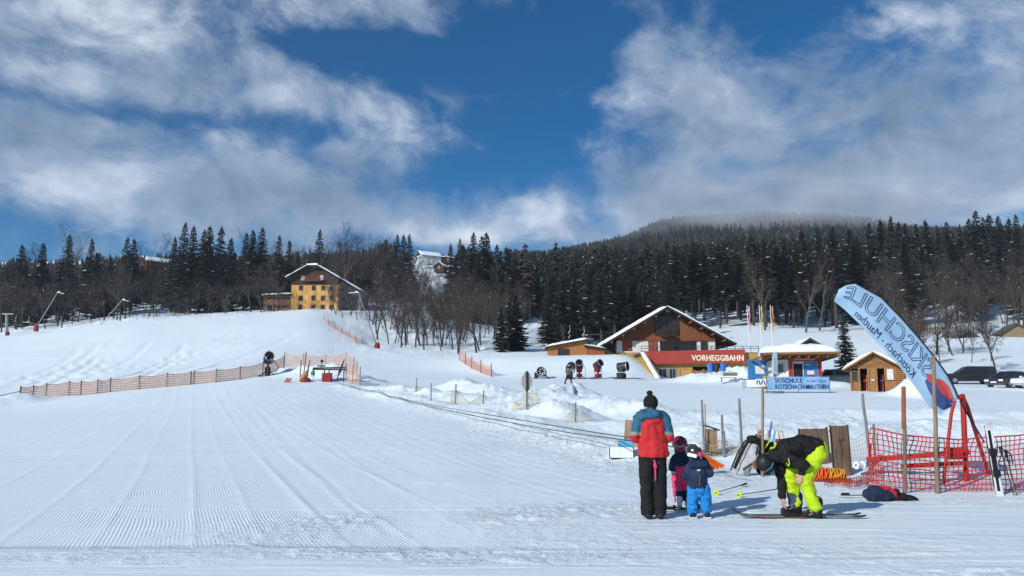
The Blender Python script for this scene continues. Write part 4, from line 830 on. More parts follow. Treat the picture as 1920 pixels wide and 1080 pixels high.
def kiosk():
    Y0 = 67.0; cx = xat(1490, 690, Y0); zb = ground(cx, Y0)-.1; r = thing('ski_school_kiosk', 'white and red ski school kiosk under a thick snow slab roof', 'kiosk', (cx, Y0, zb))
    X = lambda u: xat(u, 690, Y0)-cx; Zv = lambda v: zrow(v, Y0)-zb
    top = Zv(674)
    m = MB(); m.span((X(1484), .05, 0), (X(1536), 3.2, top)); m.build('wall', WHITE, r)
    m = MB(); a = [(X(1453), .9), (X(1481), .06), (X(1481), 3.1), (X(1453), 3.1)]; m.add([(x, y, 0) for x, y in a]+[(x, y, top) for x, y in a], [(3, 2, 1, 0), (4, 5, 6, 7)]+[(i, (i+1) % 4, (i+1) % 4+4, i+4) for i in range(4)]); m.build('side_bay', WHITE, r)
    for u in (1482, 1537): m = MB(); m.span((X(u)-.13, -.12, 0), (X(u)+.13, .14, top+.15)); m.build('post', REDW, r)
    m = MB(); m.span((X(1480), -.06, top-.15), (X(1539), .1, top+.2)); hb = m.build('header_board', REDW, r)
    lettering('lettering', 'SKISCHULE KÖTSCHACH', X(1490), X(1528), top-.04, top+.08, -.062, CREAM, hb, .02)
    m = MB(); m.span((X(1487), -.01, 0), (X(1505), .048, Zv(682))); dr = m.build('door', DARK, r)
    m = MB(); m.span((X(1486), -.03, 0), (X(1487.2), .049, Zv(681))); m.span((X(1504.8), -.03, 0), (X(1506), .049, Zv(681))); m.span((X(1486), -.03, Zv(682)), (X(1506), .049, Zv(680.6))); m.build('frame', WHITE, dr)
    m = MB(); m.span((X(1507.5), -.02, Zv(709)), (X(1532), .048, Zv(678.5))); ps = m.build('poster', BLUEP, r)
    m = MB(); m.span((X(1513), -.03, Zv(702)), (X(1526), -.021, Zv(695))); m.span((X(1511), -.03, Zv(684.5)), (X(1519), -.021, Zv(683))); m.build('white_print', WHITE, ps)
    m = MB(); m.span((X(1515), -.032, Zv(708)), (X(1527), -.021, Zv(703.5))); m.build('red_print', REDW, ps)
    b = MB(); xw = (X(1464), X(1476)); 
    d = Vector((X(1481)-X(1453), -.84, 0)).normalized(); nn = Vector((d.y, -d.x, 0)); c0 = Vector(((X(1462)+X(1473))/2, .9-.84*.5-.02, Zv(690)))
    rot = Matrix.Rotation(math.atan2(d.y, d.x), 3, 'Z'); b.box(c0, (.62, .08, .95), rot); wn = b.build('window', WHITE, r); b = MB(); b.box(c0+nn*.03, (.44, .08, .72), rot); b.build('pane', GLASS, wn)
    # blue photo panel left
    m = MB(); m.span((X(1413), 1.6, .2), (X(1449), 1.7, Zv(672))); pn = m.build('picture_panel', BLUEP, r); m = MB(); m.span((X(1427), 1.57, Zv(700)), (X(1444), 1.599, Zv(684))); m.build('white_print', WHITE, pn)
    # roof slab, rising to the right front, boarded underneath
    zl, zr = Zv(668), Zv(663.5)
    A, B, Cc, Dd = (X(1415), -1.6, Zv(663.5)), (X(1563), -1.6, Zv(661.5)), (X(1580), 4.4, Zv(668)), (X(1462), 4.4, Zv(672))
    o = roof_plane(r, A, B, Cc, Dd, .16, WOODM, 'roof', 0); snowcap('snow_cover', (A, B, Cc, Dd), .78, o, .6, .1)
    m = MB()
    for k in range(9): t = k/8; xx = A[0]+.2+(B[0]-A[0]-.4)*t; m.box((xx, 1.2, (A[2]+(B[2]-A[2])*t+Dd[2])/2-.28), (.12, 5.2, .16), Matrix.Rotation(math.atan2(Dd[2]-A[2], 6.0), 3, 'X'))
    m.build('rafters', WOODM, r)
kiosk()

def log_hut():
    Y0 = 60.0; cx = xat(1642, 735, Y0); zb = ground(cx, Y0)-.12; r = thing('log_hut', 'small brown log hut with open doors and snowy gable roof', 'hut', (cx, Y0, zb), R(-27))
    s = Y0/FPX/1.0; X = lambda u: (u-1642)*s*1.0; w0, w1 = X(1600), X(1692); H = 1.95; D = 3.4; ap = 2.95; ax = X(1642)
    lg = wood('hut_boards', (.26, .125, .05), 3, (8, 8, .5)); lh = mat('hut_logs', (.25, .12, .048), .8, .4, 2, .3, 6, stretch=(.6, .6, 5))
    # side logs, stacked
    n = 13
    for k in range(n):
        z = .08+k*.15; m = MB(); m.tube([(w1-.05, -.12, z), (w1-.05, D, z)], .078, 7, side=(1, 0, 0)); m.build('log', lh, r)
        m = MB(); m.tube([(w0+.05, -.12, z), (w0+.05, D, z)], .078, 7, side=(1, 0, 0)); m.build('log', lh, r)
    for k in range(n): m = MB(); m.tube([(w0, D-.05, .08+k*.15), (w1, D-.05, .08+k*.15)], .076, 6); m.build('log', lh, r)
    for k in range(7):                                  # gable logs
        z = H+.03+k*.14; hl = (ap-z)/.95*(w1-w0)/2*.92
        if hl > .1: m = MB(); m.tube([(ax-hl, .02, z), (ax+hl, .02, z)], .074, 7); m.build('log', lh, r)
    for k in range(n):                                  # front logs right of the doors
        z = .08+k*.15; m = MB(); m.tube([(X(1677), .02, z), (w1+.1, .02, z)], .078, 7); m.build('log', lh, r)
    m = MB(); m.span((w0+.1, 1.4, 0), (w1-.1, 1.5, H)); m.build('interior_shade_sheet', DARK, r)  # sheet across the hut, coloured near-black for the shade behind the doorways
    m = MB(); m.span((w0, -.01, H-.1), (X(1677), .09, H+.02)); m.build('lintel', lg, r)
    for u in (1601, 1615.5, 1631, 1645, 1660, 1676.5): m = MB(); m.span((X(u)-.06, -.03, 0), (X(u)+.06, .09, H-.1)); m.build('post', lg, r)
    m = MB(); m.span((X(1602), .0, 0), (X(1614), .06, .85)); m.build('board_panel', lg, r); window(r, X(1608), 1.3, .36, .7, .03, GLASS, lg, .05, 0)
    m = MB(); m.span((X(1633), -.02, 0), (X(1643.5), .05, H-.1)); dr = m.build('door', lg, r); m = MB(); m.span((X(1636), -.035, .95), (X(1641), -.021, 1.05)); m.build('notice', WHITE, dr)
    m = MB(); m.span((X(1661.5), -.01, 0), (X(1675), .05, .9)); m.build('board_panel', lg, r); window(r, X(1668), 1.4, .44, .8, .03, mat('pale_curtain', (.55, .55, .52)), lg, .05, 0)
    for u, c in ((1621, 'red_rack_items'), (1626, 'orange_rack_items'), (1650, 'blue_rack_items'), (1654, 'red_rack_items')):
        cc = {'red_rack_items': (.3, .04, .03), 'orange_rack_items': (.4, .13, .03), 'blue_rack_items': (.06, .10, .25)}[c]
        m = MB(); m.tube([(X(u), .7, .05), (X(u)+.04, .9, 1.5)], [.07, .04], 6); m.ball((X(u)+.03, .65, .95), (.09, .09, .14)); m.build('hanging_gear', mat(c, cc), r)
    sl_ = (ap-H)/(X(1642)-w0); e0, e1 = X(1587), X(1697)
    roof_plane(r, (e0, -.55, ap-(ax-e0)*sl_+.12), (ax, -.55, ap+.12), (ax, D+.4, ap+.12), (e0, D+.4, ap-(ax-e0)*sl_+.12), .1, WOODM, 'roof', .26)
    roof_plane(r, (ax, -.55, ap+.12), (e1, -.55, ap-(e1-ax)*sl_+.12), (e1, D+.4, ap-(e1-ax)*sl_+.12), (ax, D+.4, ap+.12), .1, WOODM, 'roof', .26)
log_hut()
# ------------------------------------------------------------------ middle distance
ORNET = mat('faded_orange_netting', (.70, .40, .26), .8, .15, 1, trans=.35); YNET = mat('yellow_netting', (.56, .44, .20), .8, .15, 1, trans=.3)
POSTR = mat('red_brown_post', (.16, .035, .022), .7, .2, 6); GREYP = mat('grey_post', (.16, .17, .17), .6, .2, 6); REDM = mat('red_machine_paint', (.22, .017, .021), .45, .15, 3); BLACK = mat('black_rubber', (.012, .012, .013), .6, .2, 5)
GUNM = mat('dark_gun_metal', (.030, .036, .042), .45, .2, 4, metal=.3); YELP = mat('yellow_paint', (.6, .38, .03), .6); BLUEM = mat('blue_plastic', (.03, .16, .45), .5); WHITEP = mat('white_plastic', (.72, .73, .74), .45, .05)
def sag_net(name, label, pts, h0, h1, mats, group=None, cell=.11, post_r=.035, posts=True, sag=.12, tilt=0.0, strand=.019, hstep=.19, ph=None):
    """net hung between posts: pts = list of (u, depth)"""
    P3 = [Gd(u, y) for u, y in pts]; org = P3[0].copy(); r = thing(name, label, 'fence', org, 0, group)
    P3 = [p-org for p in P3]
    for i in range(len(P3)-1):
        a, b = P3[i], P3[i+1]; d = b-a; L = Vector((d.x, d.y, 0)).length; n = max(3, int(L/cell)); m = MB(); side = Vector((-d.y, d.x, 0)).normalized(); dirv = Vector((d.x, d.y, 0)).normalized()
        nh = max(2, int((h1-h0)/hstep))
        def pt(s, t):
            base = a.lerp(b, s); dip = sag*4*s*(1-s)
            return base+Vector((0, 0, h0+(h1-h0-dip)*t))+side*(.10*math.sin(3.1*s)*math.sin(2.5*t)+tilt*t)
        for k in range(n+1):
            s = k/n; m.add([pt(s, 0)-dirv*strand, pt(s, 0)+dirv*strand, pt(s, 1)+dirv*strand, pt(s, 1)-dirv*strand], [(0, 1, 2, 3)])
        for j in range(nh+1):
            t = j/nh; w = strand*(1.6 if j in (0, nh) else 1)
            q = [pt(k/8, t) for k in range(9)]
            for k in range(8): m.add([q[k]-Vector((0, 0, w)), q[k+1]-Vector((0, 0, w)), q[k+1]+Vector((0, 0, w)), q[k]+Vector((0, 0, w))], [(0, 1, 2, 3)])
        m.build('netting', mats[0], r)
    if posts:
        for i, p in enumerate(P3):
            m = MB(); lean = Vector((random.Random(i*7+len(pts)).uniform(-.05, .05), 0, 0)); m.tube([p+Vector((0, 0, -.3)), p+lean+Vector((0, 0, (ph or h1)+.12))], post_r, 6); m.build('post', mats[1], r)
    return r
# long net across the left slope
fl = [(36, 66), (60, 66.6), (85, 67), (128, 67.6), (151, 68), (181, 68.4), (206, 69), (259, 70), (311, 71), (355, 72), (362, 72.2), (403, 73), (448, 74.5), (490, 77), (530, 80)]
sag_net('orange_net_fence', 'long faded orange safety net on posts across the left slope', fl, .05, 1.12, (ORNET, POSTR), None, .10, .042, True, .12, .0, .027)
a = Gd(36, 66, .75); b = Gd(-40, 62, .35); m = MB(); m.tube([b, (a+b)/2-Vector((0, 0, .12)), a], .03, 5); tag(m.build('anchor_rope', BLACK), 'dark rope anchoring the left end of the orange net', 'rope')
sag_net('orange_net_fence', 'orange net hanging behind the snow platform of the tow', [(530, 80), (567, 79.5), (608, 79.5), (646, 78), (662, 74), (668, 72)], .3, 1.55, (ORNET, GREYP), None, .10, .035, True, .2)
sag_net('orange_net_fence', 'short orange net with leaning grey posts at the right of the tow platform', [(648, 70.5), (660, 69.5), (674, 68)], .0, 1.5, (ORNET, GREYP), None, .09, .04, True, .35)
sag_net('orange_net_fence', 'worn orange net running down the edge of the upper slope', [(602, 190), (612, 178), (624, 168), (638, 160), (652, 152), (664, 148), (676, 144)], .1, 1.25, (ORNET, POSTR), None, .13, .05, True, .3, .0, .02, .3)
sag_net('orange_net_fence', 'bright orange net dropping beside the snow bank by the wood', [(861, 110), (872, 104), (884, 100), (901, 97), (921, 94)], .1, 1.45, (mat('bright_orange_netting', (.72, .30, .13), .8, .15, 1, trans=.3), POSTR), None, .10, .05, True, .4, .0, .018, .2)
def small_net(label, u0, u1, Y, posts, mats, h=.65, group=None):
    org = Gd((u0+u1)/2, Y); r = thing('drooping_net', label, 'net', org, 0, group)
    xs = [tcol(u)*Y-org.x for u, _ in posts]
    x0, x1 = tcol(u0)*Y-org.x, tcol(u1)*Y-org.x; gx_ = np.linspace(x0-.2, x1+.2, 80); gz_ = height(gx_+org.x, np.full(80, Y))-org.z; g = lambda x: float(np.interp(x, gx_, gz_)); m = MB(); n = int((x1-x0)/.07); sw = .0022+.00018*Y
    def top(x):
        best = .04
        for q in xs: best = max(best, h-abs(x-q)*.75)
        return best
    for k in range(n+1): x = x0+(x1-x0)*k/n; z = g(x); t = top(x); m.add([(x-sw, 0, z-.1), (x+sw, 0, z-.1), (x+sw, .02, z+t), (x-sw, .02, z+t)], [(0, 1, 2, 3)])
    for j in range(7):
        f = j/6
        for k in range(n): xa = x0+(x1-x0)*k/n; xb = x0+(x1-x0)*(k+1)/n; za, zb = g(xa)-.1+(top(xa)+.1)*f, g(xb)-.1+(top(xb)+.1)*f; w = sw*1.9 if j == 6 else sw*.9; m.add([(xa, .01, za-w), (xb, .01, zb-w), (xb, .01, zb+w), (xa, .01, za+w)], [(0, 1, 2, 3)])
    m.build('netting', mats[0], r)
    for (u, hp), x in zip(posts, xs): m = MB(); m.tube([(x, -.05, g(x)-.3), (x+.02, -.05, g(x)+hp)], .032, 6); m.build('post', mats[1], r)
small_net('low yellow orange net slung between two posts beside the tow ropes', 844, 915, 42, [(854, 1.05), (906, .95)], (YNET, GREYP), .75)
small_net('yellow net draped from the clover sign post', 960, 1012, 36, [(988, .8)], (YNET, GREYP), .75)
small_net('small yellow net on a single post beside the tow ropes', 1062, 1104, 31, [(1078, .75)], (YNET, GREYP), .5)
small_net('tiny orange net at the foot of a thin post near the upper tow', 776, 790, 52, [(780, .85)], (ORNET, GREYP), .35)
small_net('long yellow net sagging behind the children', 1246, 1400, 19.8, [(1353, .62), (1316, .5)], (YNET, GREYP), .42)
m = MB(); p = Gd(808, 45); m.tube([p-Vector((0, 0, .3)), p+Vector((.0, 0, 1.05))], .03, 6); tag(m.build('thin_post', GREYP), 'single thin grey post beside the tow ropes', 'post')
# clover shaped sign seen from behind
def clover():
    p = Gd(988, 36.4, -.05); r = thing('clover_sign', 'grey clover shaped sign on a dark post beside the tow', 'sign', p)
    m = MB(); m.tube([(0, 0, -.2), (0, 0, 1.62)], .045, 6); m.build('post', WOODD, r)
    pts = []
    for k in range(48): t = k/48*2*math.pi; rr = .30+.055*abs(math.sin(2*t)); pts.append((.20*math.cos(t)*(1+.28*abs(math.cos(2*t))), 1.17+.40*math.sin(t)*(1+.1*abs(math.cos(2*t)))))
    m = MB(); m.prism(pts, .05, .075); m.build('sign_plate', mat('grey_sign_back', (.27, .27, .26), .7), r)
clover()
# tow ropes
ROPE = mat('dark_tow_rope', (.045, .045, .05), .7)
def rope(pts, label, rad=.014):
    q = [P(*p) for p in pts]; ps = []
    for i in range(len(q)-1):                            # Catmull-Rom through the points
        p0, p1, p2, p3 = q[max(0, i-1)], q[i], q[i+1], q[min(len(q)-1, i+2)]
        for k in range(8): t = k/8; ps.append(.5*((2*p1)+(p2-p0)*t+(2*p0-5*p1+4*p2-p3)*t*t+(3*p1-p0-3*p2+p3)*t**3))
    ps.append(q[-1]); ps = [Vector((p.x, p.y, max(p.z, ground(p.x, p.y)+.12))) for p in ps]
    m = MB(); m.tube(ps, [rad*(.75+.25*min(1, p.y/30)) for p in ps], 6); return tag(m.build('tow_rope', ROPE), label, 'rope')
rope([(626, 716, 67), (750, 751, 48), (983, 797, 27), (1187, 827, 19), (1352, 850, 15.5)], 'lower dark tow rope running down to the skiers')
rope([(626, 714, 67.4), (750, 748, 48.6), (985, 789, 27.8), (1150, 816, 20.2), (1256, 829, 17.6), (1310, 836, 16.4)], 'upper dark tow rope just above its twin')
# fan snow guns
def snow_gun(u, Y, label, style, rz=0, sc=1.0, dz=0.0):
    p = Gd(u, Y, dz-.05); r = thing('snow_gun', label, 'snow gun', p, rz); r.scale = (sc, sc, sc)
    hz = {'tall': 1.75, 'low': .75, 'red': 1.75, 'barrel': 1.25, 'stand': 1.45}[style]; tilt = {'tall': R(18), 'low': R(0), 'red': R(25), 'barrel': R(5), 'stand': R(10)}[style]
    ax = Matrix.Translation((0, 0, hz)) @ Matrix.Rotation(-math.pi/2+tilt, 4, 'X').inverted() if False else Matrix.Translation((0, 0, hz)) @ Matrix.Rotation(math.pi/2-tilt, 4, 'X')
    m = MB(); m.lathe([(.34, -.5), (.42, -.45), (.42, .35), (.46, .42), (.46, .5), (.40, .5), (.38, .3), (.36, -.4), (.34, -.5)], 20, 0, ax); m.build('barrel', GUNM, r, smooth=False)
    m = MB()
    for k in range(20): t = k/20*2*math.pi; m.box(ax @ Vector((.43*math.cos(t), .43*math.sin(t), .53)), (.05, .05, .05))
    m.lathe([(.41, .5), (.47, .5), (.47, .56), (.41, .56), (.41, .5)], 20, 0, ax); m.build('nozzle_ring', STEEL, r)
    m = MB(); m.lathe([(0, .15), (.13, .12), (.15, -.2), (0, -.25)], 12, 0, ax)
    for k in range(7):
        t = k/7*2*math.pi; c, s = math.cos(t), math.sin(t); m.add([ax @ Vector((.1*c-.04*s, .1*s+.04*c, .05)), ax @ Vector((.1*c+.04*s, .1*s-.04*c, 0)), ax @ Vector((.36*c+.08*s, .36*s-.08*c, -.03)), ax @ Vector((.36*c-.08*s, .36*s+.08*c, .08))], [(0, 1, 2, 3)])
    m.build('fan', BLACK, r)
    body = REDM if style == 'red' else GUNM
    m = MB()
    if style in ('tall', 'red', 'stand'):
        m.tube([(0, 0, 0), (0, 0, hz-.4)], [.16, .09], 8); m.box((0, .05, hz-.5), (.75, .25, .12)); m.box((-.42, 0, hz-.2), (.06, .2, .6)); m.box((.42, 0, hz-.2), (.06, .2, .6))
    else: m.box((0, .1, hz-.45), (.8, .5, .14)); m.box((-.44, 0, hz-.2), (.06, .3, .55)); m.box((.44, 0, hz-.2), (.06, .3, .55))
    m.build('cradle', body, r)
    m = MB()
    if style == 'red': m.box((0, .1, hz-.62), (.62, .55, .55)); m.box((0, .0, .45), (.7, .5, .4)); m.box((0, -.1, hz-.34), (.66, .1, .2))
    elif style == 'barrel': m.box((-.2, .1, .38), (.75, .6, .55)); m.box((.45, .1, .35), (.4, .5, .5))
    elif style == 'low': m.box((-.55, .1, .35), (.35, .5, .6))
    else: m.box((0, .15, .5), (.5, .4, .75))
    m.build('control_box', REDM if style in ('red',) else BLACK, r, bevel=.03)
    m = MB(); k = .75
    for s_ in (-1, 1): m.tube([(s_*k, -.5, .06), (s_*k, .7, .06)], .045, 6); m.tube([(s_*k, .1, .06), (s_*.2, .1, .45)], .04, 6)
    m.tube([(-k, .1, .06), (k, .1, .06)], .045, 6); m.build('base_frame', DSTEEL, r)
    if style in ('red', 'stand'): m = MB(); m.tube([(.5, 0, hz), (.72, .05, hz-.6), (.72, .05, .1)], .03, 6); m.build('support_pole', STEEL, r)
    if style == 'tall':
        m = MB(); m.tube([(.35, 0, hz-.15), (.75, 0, hz-.5), (.95, 0, .9), (.7, 0, .45), (.2, 0, .42)], .035, 6); m.build('hose', BLACK, r)
        m = MB(); m.tube([(.05, 0, hz+.4), (.0, 0, hz+.62)], .02, 5); m.ball((0, 0, hz+.66), (.08, .02, .08)); m.build('vane', STEEL, r)
    return r
snow_gun(500, 76, 'dark fan snow gun on a stout stand beside the left net', 'tall', R(25), 1.0, .0)
snow_gun(1016, 92, 'low dark snow gun leftmost in the row below the snow bank', 'low', R(-10), 1.15)
snow_gun(1070, 90.5, 'grey round snow gun behind the walking person', 'stand', R(8), 1.1, -.2)
snow_gun(1087, 91, 'red bodied snow gun with white hood left of its red twin', 'red', R(-8), .95)
snow_gun(1122, 91, 'red snow gun turned right with a steel support pole', 'red', R(40), .95)
snow_gun(1168, 91, 'black barrel snow gun on a sledge nearest the station', 'barrel', R(60), 1.15)
# snow lances, tow tower
def lance(u0, v0, u1, v1, Y, label, stub=True):
    a = P(u0, v0, Y); a.z = min(a.z, ground(a.x, Y)+.3) if False else a.z; b = P(u1, v1, Y-4); r = thing('snow_lance', label, 'snow lance', a); d = b-a; n = d.normalized()
    m = MB(); m.tube([-n*1.2, d*.5, d], [.11, .09, .07], 7); m.build('tube', STEEL, r)
    s = 1 if d.x > 0 else -1; e = d+Vector((s*1.5, 0, -.35)) if s > 0 else d+Vector((-1.6, 0, -.1)); m = MB(); m.tube([d, e], .07, 6); m.tube([d-n*.2+Vector((0, 0, .1)), d+Vector((s*.5, 0, .18))], .12, 6); m.build('head', WHITEP, r)
    if stub: m = MB(); m.lathe([(.55, -.9), (.5, .3), (.35, .7), (0, .7)], 10); m.build('foot_padding', REDM, r)
lance(68, 614, 108, 548, 186, 'tall snow lance with red foot on the left crest'); lance(189, 608, 230, 562, 196, 'snow lance rising from behind the left crest', False); lance(707, 650, 672, 548, 140, 'tall leaning snow lance with red foot at the edge of the wood')
p = P(14, 626, 188); r = thing('tow_tower', 'grey lift tower with crossarm at the far left edge', 'lift tower', p); m = MB(); m.tube([(0, 0, -1), (-.6, 0, 4.6)], [.38, .28], 8); m.build('mast', STEEL, r); m = MB(); m.tube([(-1.6, 0, 4.7), (1.0, 0, 4.7)], .16, 6); m.build('crossarm', STEEL, r); m = MB(); m.lathe([(.5, -.6), (.45, .5), (0, .5)], 8); m.build('foot_padding', REDM, r)
m = MB(); m.tube([P(-40, 589, 190)]+[P(u, 590+.02*u, 188+.12*u) for u in (14, 60, 120, 190)], .04, 5); tag(m.build('tow_cable', DSTEEL), 'thin lift cable strung along the left forest edge', 'cable')
for u in (30, 55, 93, 115, 133, 150, 167, 181):
    q = P(u, 590+.02*u, 188+.12*u); m = MB(); m.tube([(0, 0, 0), (.12, 0, -.5), (-.12, 0, -.9), (.08, 0, -1.3), (-.3, 0, -1.6)], .055, 5)
    tag(m.build('tow_hanger', STEEL, loc=q), 'curved tow hanger dangling from the cable along the left forest', 'tow hanger', 'hangers on the left tow cable')
# things on the tow platform
def platform():
    r = thing('tow_return_frame', 'dark metal return frame of the tow on the snow platform', 'lift frame', Gd(611, 70.5, 0))
    m = MB(); m.span((-1.2, -.3, 1.0), (1.6, .3, 1.12)); m.tube([(-1.2, 0, 1.18), (1.6, 0, 1.22)], .06, 6); m.build('top_beam', DSTEEL, r)
    for x in (-1.15, -.2, .2, 1.5): m = MB(); m.tube([(x, 0, -.2), (x, 0, 1.0)], .05, 6); m.build('leg', DSTEEL, r)
    m = MB(); m.span((-.35, -.3, -.1), (.45, .3, .75)); m.build('motor_box', REDM, r, bevel=.04)
    m = MB(); m.lathe([(.0, -.05), (.35, -.05), (.38, 0), (.35, .05), (0, .05)], 14, 0, Matrix.Translation((-.5, 0, 1.35))); m.tube([(-.5, 0, 1.1), (-.45, 0, 1.75)], .03, 5); m.ball((-.45, 0, 1.78), .14); m.build('pulley', BLACK, r)
    for u, h, ln, Y in ((561, 1.9, .05, 71), (566, 2.6, .25, 71), (570, 1.4, .3, 70.6), (573, 1.9, .25, 70.6)):
        p = Gd(u, Y); m = MB(); m.tube([(0, 0, -.3), (ln, 0, h)], .045, 6); tag(m.build('marker_pole', WOODR, loc=p), 'reddish slalom pole in the bundle stuck in the snow platform', 'pole', 'poles on the tow platform')
    p = Gd(571.5, 70.2, -.02); r = thing('red_padding', 'red crash padding lying at the pole bundle', 'padding', p); m = MB(); m.ball((0, 0, .18), (.48, .3, .26), 12, 8); m.build('cushion', REDM, r, smooth=True); m = MB(); m.tube([(-.48, 0, .2), (0, -.3, .32), (.48, 0, .2)], .03, 5); m.build('strap', BLACK, r)
    p = Gd(567, 70.6, 0); m = MB(); m.tube([(-.1, 0, -.1), (.1, 0, .5), (.35, 0, 1.0)], [.32, .3, .08], 8); tag(m.build('wooden_stump', wood('pale_wood', (.38, .22, .11)), loc=p), 'pale wooden stump among the slalom poles', 'stump')
    p = Gd(537, 70, .0); m = MB(); m.add([(-.3, 0, 0), (.2, -.1, 0), (.45, 0, .35), (-.1, .1, .42), (-.3, .12, .05), (.2, .1, .02)], [(0, 1, 2, 3), (0, 3, 4), (1, 5, 2), (4, 3, 2, 5), (0, 4, 5, 1)]); tag(m.build('red_marker_board', REDM, loc=p), 'small red marker board fallen on the snow near the snow gun', 'marker')
    p = Gd(634, 71, 0); m = MB(); m.tube([(-.2, 0, -.1), (-.05, 0, .5), (.1, 0, .9), (.45, 0, 1.9)], [.03, .05, .12, .03], 6); tag(m.build('leaning_stick', WOODD, loc=p), 'dark leaning stick right of the tow frame', 'stick')
platform()
# lift pylons on the cut through the wood
for u, v0, v1, Y, lab in ((985, 604, 563, 255, 'nearer lift pylon with crossarm above the forest cut'), (981, 600, 558, 285, 'farther lift pylon seen just above its nearer twin')):
    p = P(u+8 if Y > 260 else u+8, v0, Y); p.z = ground(p.x, Y); r = thing('lift_pylon', lab, 'lift pylon', p); h = zrow(v1+6, Y)-p.z; m = MB(); m.tube([(0, 0, -1), (0, 0, h)], [.3, .22], 8); m.build('mast', STEEL, r); m = MB(); m.tube([(-2, 0, h), (2, 0, h)], .14, 6); m.box((-1.9, 0, h-.3), (.5, .4, .4)); m.box((1.9, 0, h-.3), (.5, .4, .4)); m.build('crossarm', STEEL, r)
for u, vv in ((1015, 608), (1030, 622), (1052, 625), (1068, 628), (1095, 632)):
    q = P(u, vv, 170-.45*(u-1015)); m = MB(); m.tube([(0, 0, 1.8), (.1, 0, .8), (-.25, 0, .35), (.1, 0, -.1), (-.2, 0, -.6)], .05, 5); tag(m.build('tow_hanger', STEEL, loc=q), 'pale curved hanger against the dark wood left of the station', 'tow hanger', 'hangers left of the station')
m = MB(); m.tube([P(993, 590, 180)]+[P(u, vv-10, 170-.45*(u-1015)) for u, vv in ((1015, 608), (1030, 615), (1052, 620), (1068, 624), (1095, 629), (1112, 632))], .035, 5); tag(m.build('tow_cable', DSTEEL), 'lift cable running down to the station gantry', 'cable')
# flag poles with furled flags
for u, c, lab in ((1406, ((.55, .10, .12), (.6, .55, .55)), 'flagpole with furled red and white flag right of the station'), (1429, ((.62, .42, .06), (.6, .5, .3)), 'flagpole with furled yellow flag between two others'), (1450, ((.55, .07, .05), (.65, .40, .05)), 'flagpole with furled red and yellow flag, rightmost of three')):
    p = P(u, 668, 118); p.z -= .8; h = zrow(572, 118)-p.z; r = thing('flagpole', lab, 'flagpole', p); m = MB(); m.tube([(0, 0, 0), (-.12, 0, h)], [.075, .04], 7); m.build('pole', WHITEP, r)
    m = MB(); n = 16; vs = []
    for i in range(n+1):
        z = h-.15-i*.25; w = .12+.2*math.sin(math.pi*i/n)
        for k in range(6): t = k/6*6.283; vs.append((.10+w*.5*(1+math.cos(t))*(.8+.3*math.sin(i*1.3)), .16*math.sin(t)+.05*math.sin(i), z))
    m.add(vs, [(i*6+k, i*6+(k+1) % 6, (i+1)*6+(k+1) % 6, (i+1)*6+k) for i in range(n) for k in range(6)])
    m.build('flag', mat('flag_cloth_%d' % u, c[0], .8, .3, 1.1, col2=c[1]), r, smooth=True)
